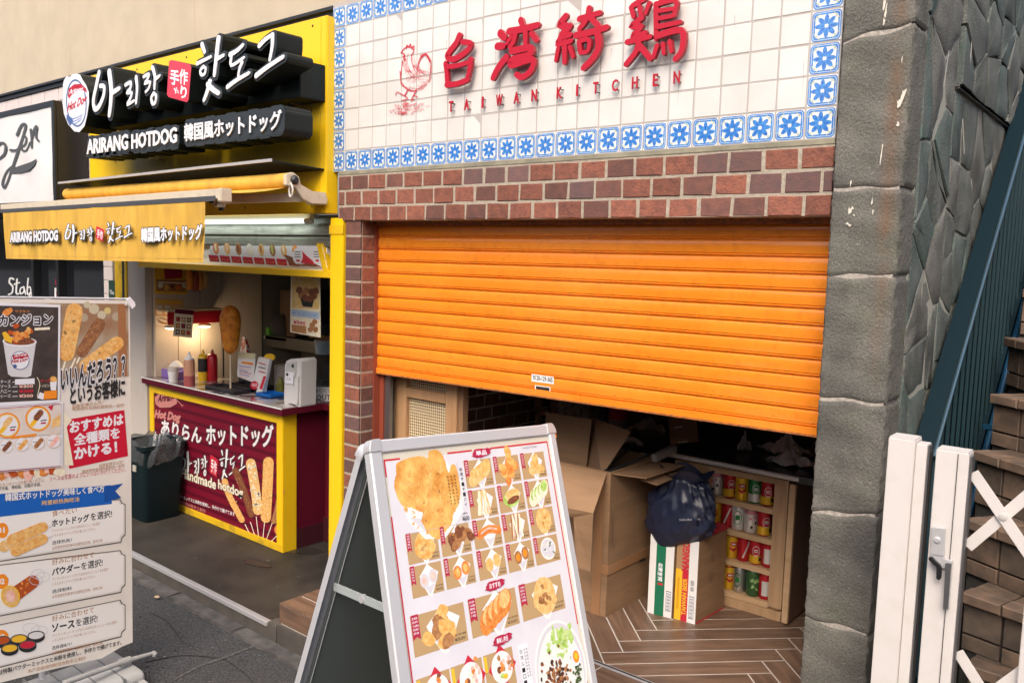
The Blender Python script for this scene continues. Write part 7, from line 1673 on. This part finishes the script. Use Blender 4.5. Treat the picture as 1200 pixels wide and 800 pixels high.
MB().tube([BF.w(-1.0,.006,-.004),BF.w(.0,.006,-.004)],.004,alub,8).build('top_rod',bnr)
MB().ext([tx(*p) for p in ((148,351),(152,348),(157,354),(158,358),(154,362),(151,357))],BF,.0,.006,lface).build('corner_clip',bnr); MB().lathe(BF.w(*tx(147.5,357),.003),[(.006,0),(.006,.003),(.003,.004)],chrome,12,axis=NB).build('eyelet',bnr)
MB().tube([BF.w(-.30,-1.5,-.06),BF.w(-.30,.0,-.03)],.012,alub,12).build('pole',bnr)
# weighted base and foot tubes
gb_=M('grey_weathered_plastic',(.33,.34,.34),.55,bump=.2,scale=30,dirt=.3,dscale=8)
bx0,bx1=pT.x-.42,pT.x+.10; by1=P(150,790,z=-.12).y+.02
def ctank(x0,x1,y0,y1,z0,z1,r=.04):
    m=MB(); f_=Fr((0,0,0),(1,0,0),(0,0,1),(0,-1,0)); m.ext(rrect(x0,z0,x1,z1,r,6),Fr((0,y0,0),(1,0,0),(0,0,1),(0,-1,0)),-(y1-y0),0,gb_); return m.build('base_tank',bnr,smooth=40,bevel=.008)
ctank(pT.x-.17,pT.x+.12,pT.y-.62,pT.y-.02,-.2,-.115,.035)
for k in range(6): MB().box((pT.x-.172,pT.y-.56+k*.09,-.19),(pT.x+.122,pT.y-.555+k*.09,-.1135),M('tank_groove',(.16,.165,.165),.6)).build('tank_groove',bnr)
ctank(pT.x+.135,pT.x+.20,pT.y-.60,pT.y-.04,-.2,-.125,.03)
for k in range(5): MB().lathe((pT.x+.168,pT.y-.52+k*.11,-.163),[(.041,-.004),(.043,0),(.041,.004)],MATS['tank_groove'],18,axis=(0,1,0)).build('tank_ring',bnr)
e=P(180,765,z=-.11); MB().tube([P(75,800,z=-.06),P(60+85,775,z=-.085),e],[.011,.011,.009],gb_,12).build('foot_tube',bnr,smooth=40)
MB().tube([P(140,776.5,z=-.085),P(152,772.5,z=-.09)],.016,gb_,12).build('tube_collar',bnr,smooth=40); MB().lathe(e-Vector((0,0,.004)),[(.014,-.006),(.015,.004),(.008,.012)],gb_,12).build('tube_end',bnr,smooth=True)

# ================================================================== ACROSS THE STREET (unseen blocks added for their reflections in the shutter and metal)
plast=M('opposite_plaster',(.42,.40,.37),.85); plast2=M('opposite_render',(.30,.29,.28),.85)
for (xa,xb,h,mt,lab) in ((-22,-5.6,5.0,plast,'unseen pale plastered building added on the far side of the street, left of the gap'),(-3.6,14,3.6,plast2,'unseen grey rendered building added on the far side of the street, right of the gap')):
    ob=thing('added_opposite_building',lab,'building',((xa+xb)/2,-9.5,-.2)); MB().box((xa,-13,-.2),(xb,-8.5,h),mt).build('walls',ob)
    x=xa+1
    while x<xb-2:
        for z in (.9,3.6): MB().box((x,-8.5,z),(x+1.3,-8.46,z+1.5),glass).build('window',ob)
        x+=2.7
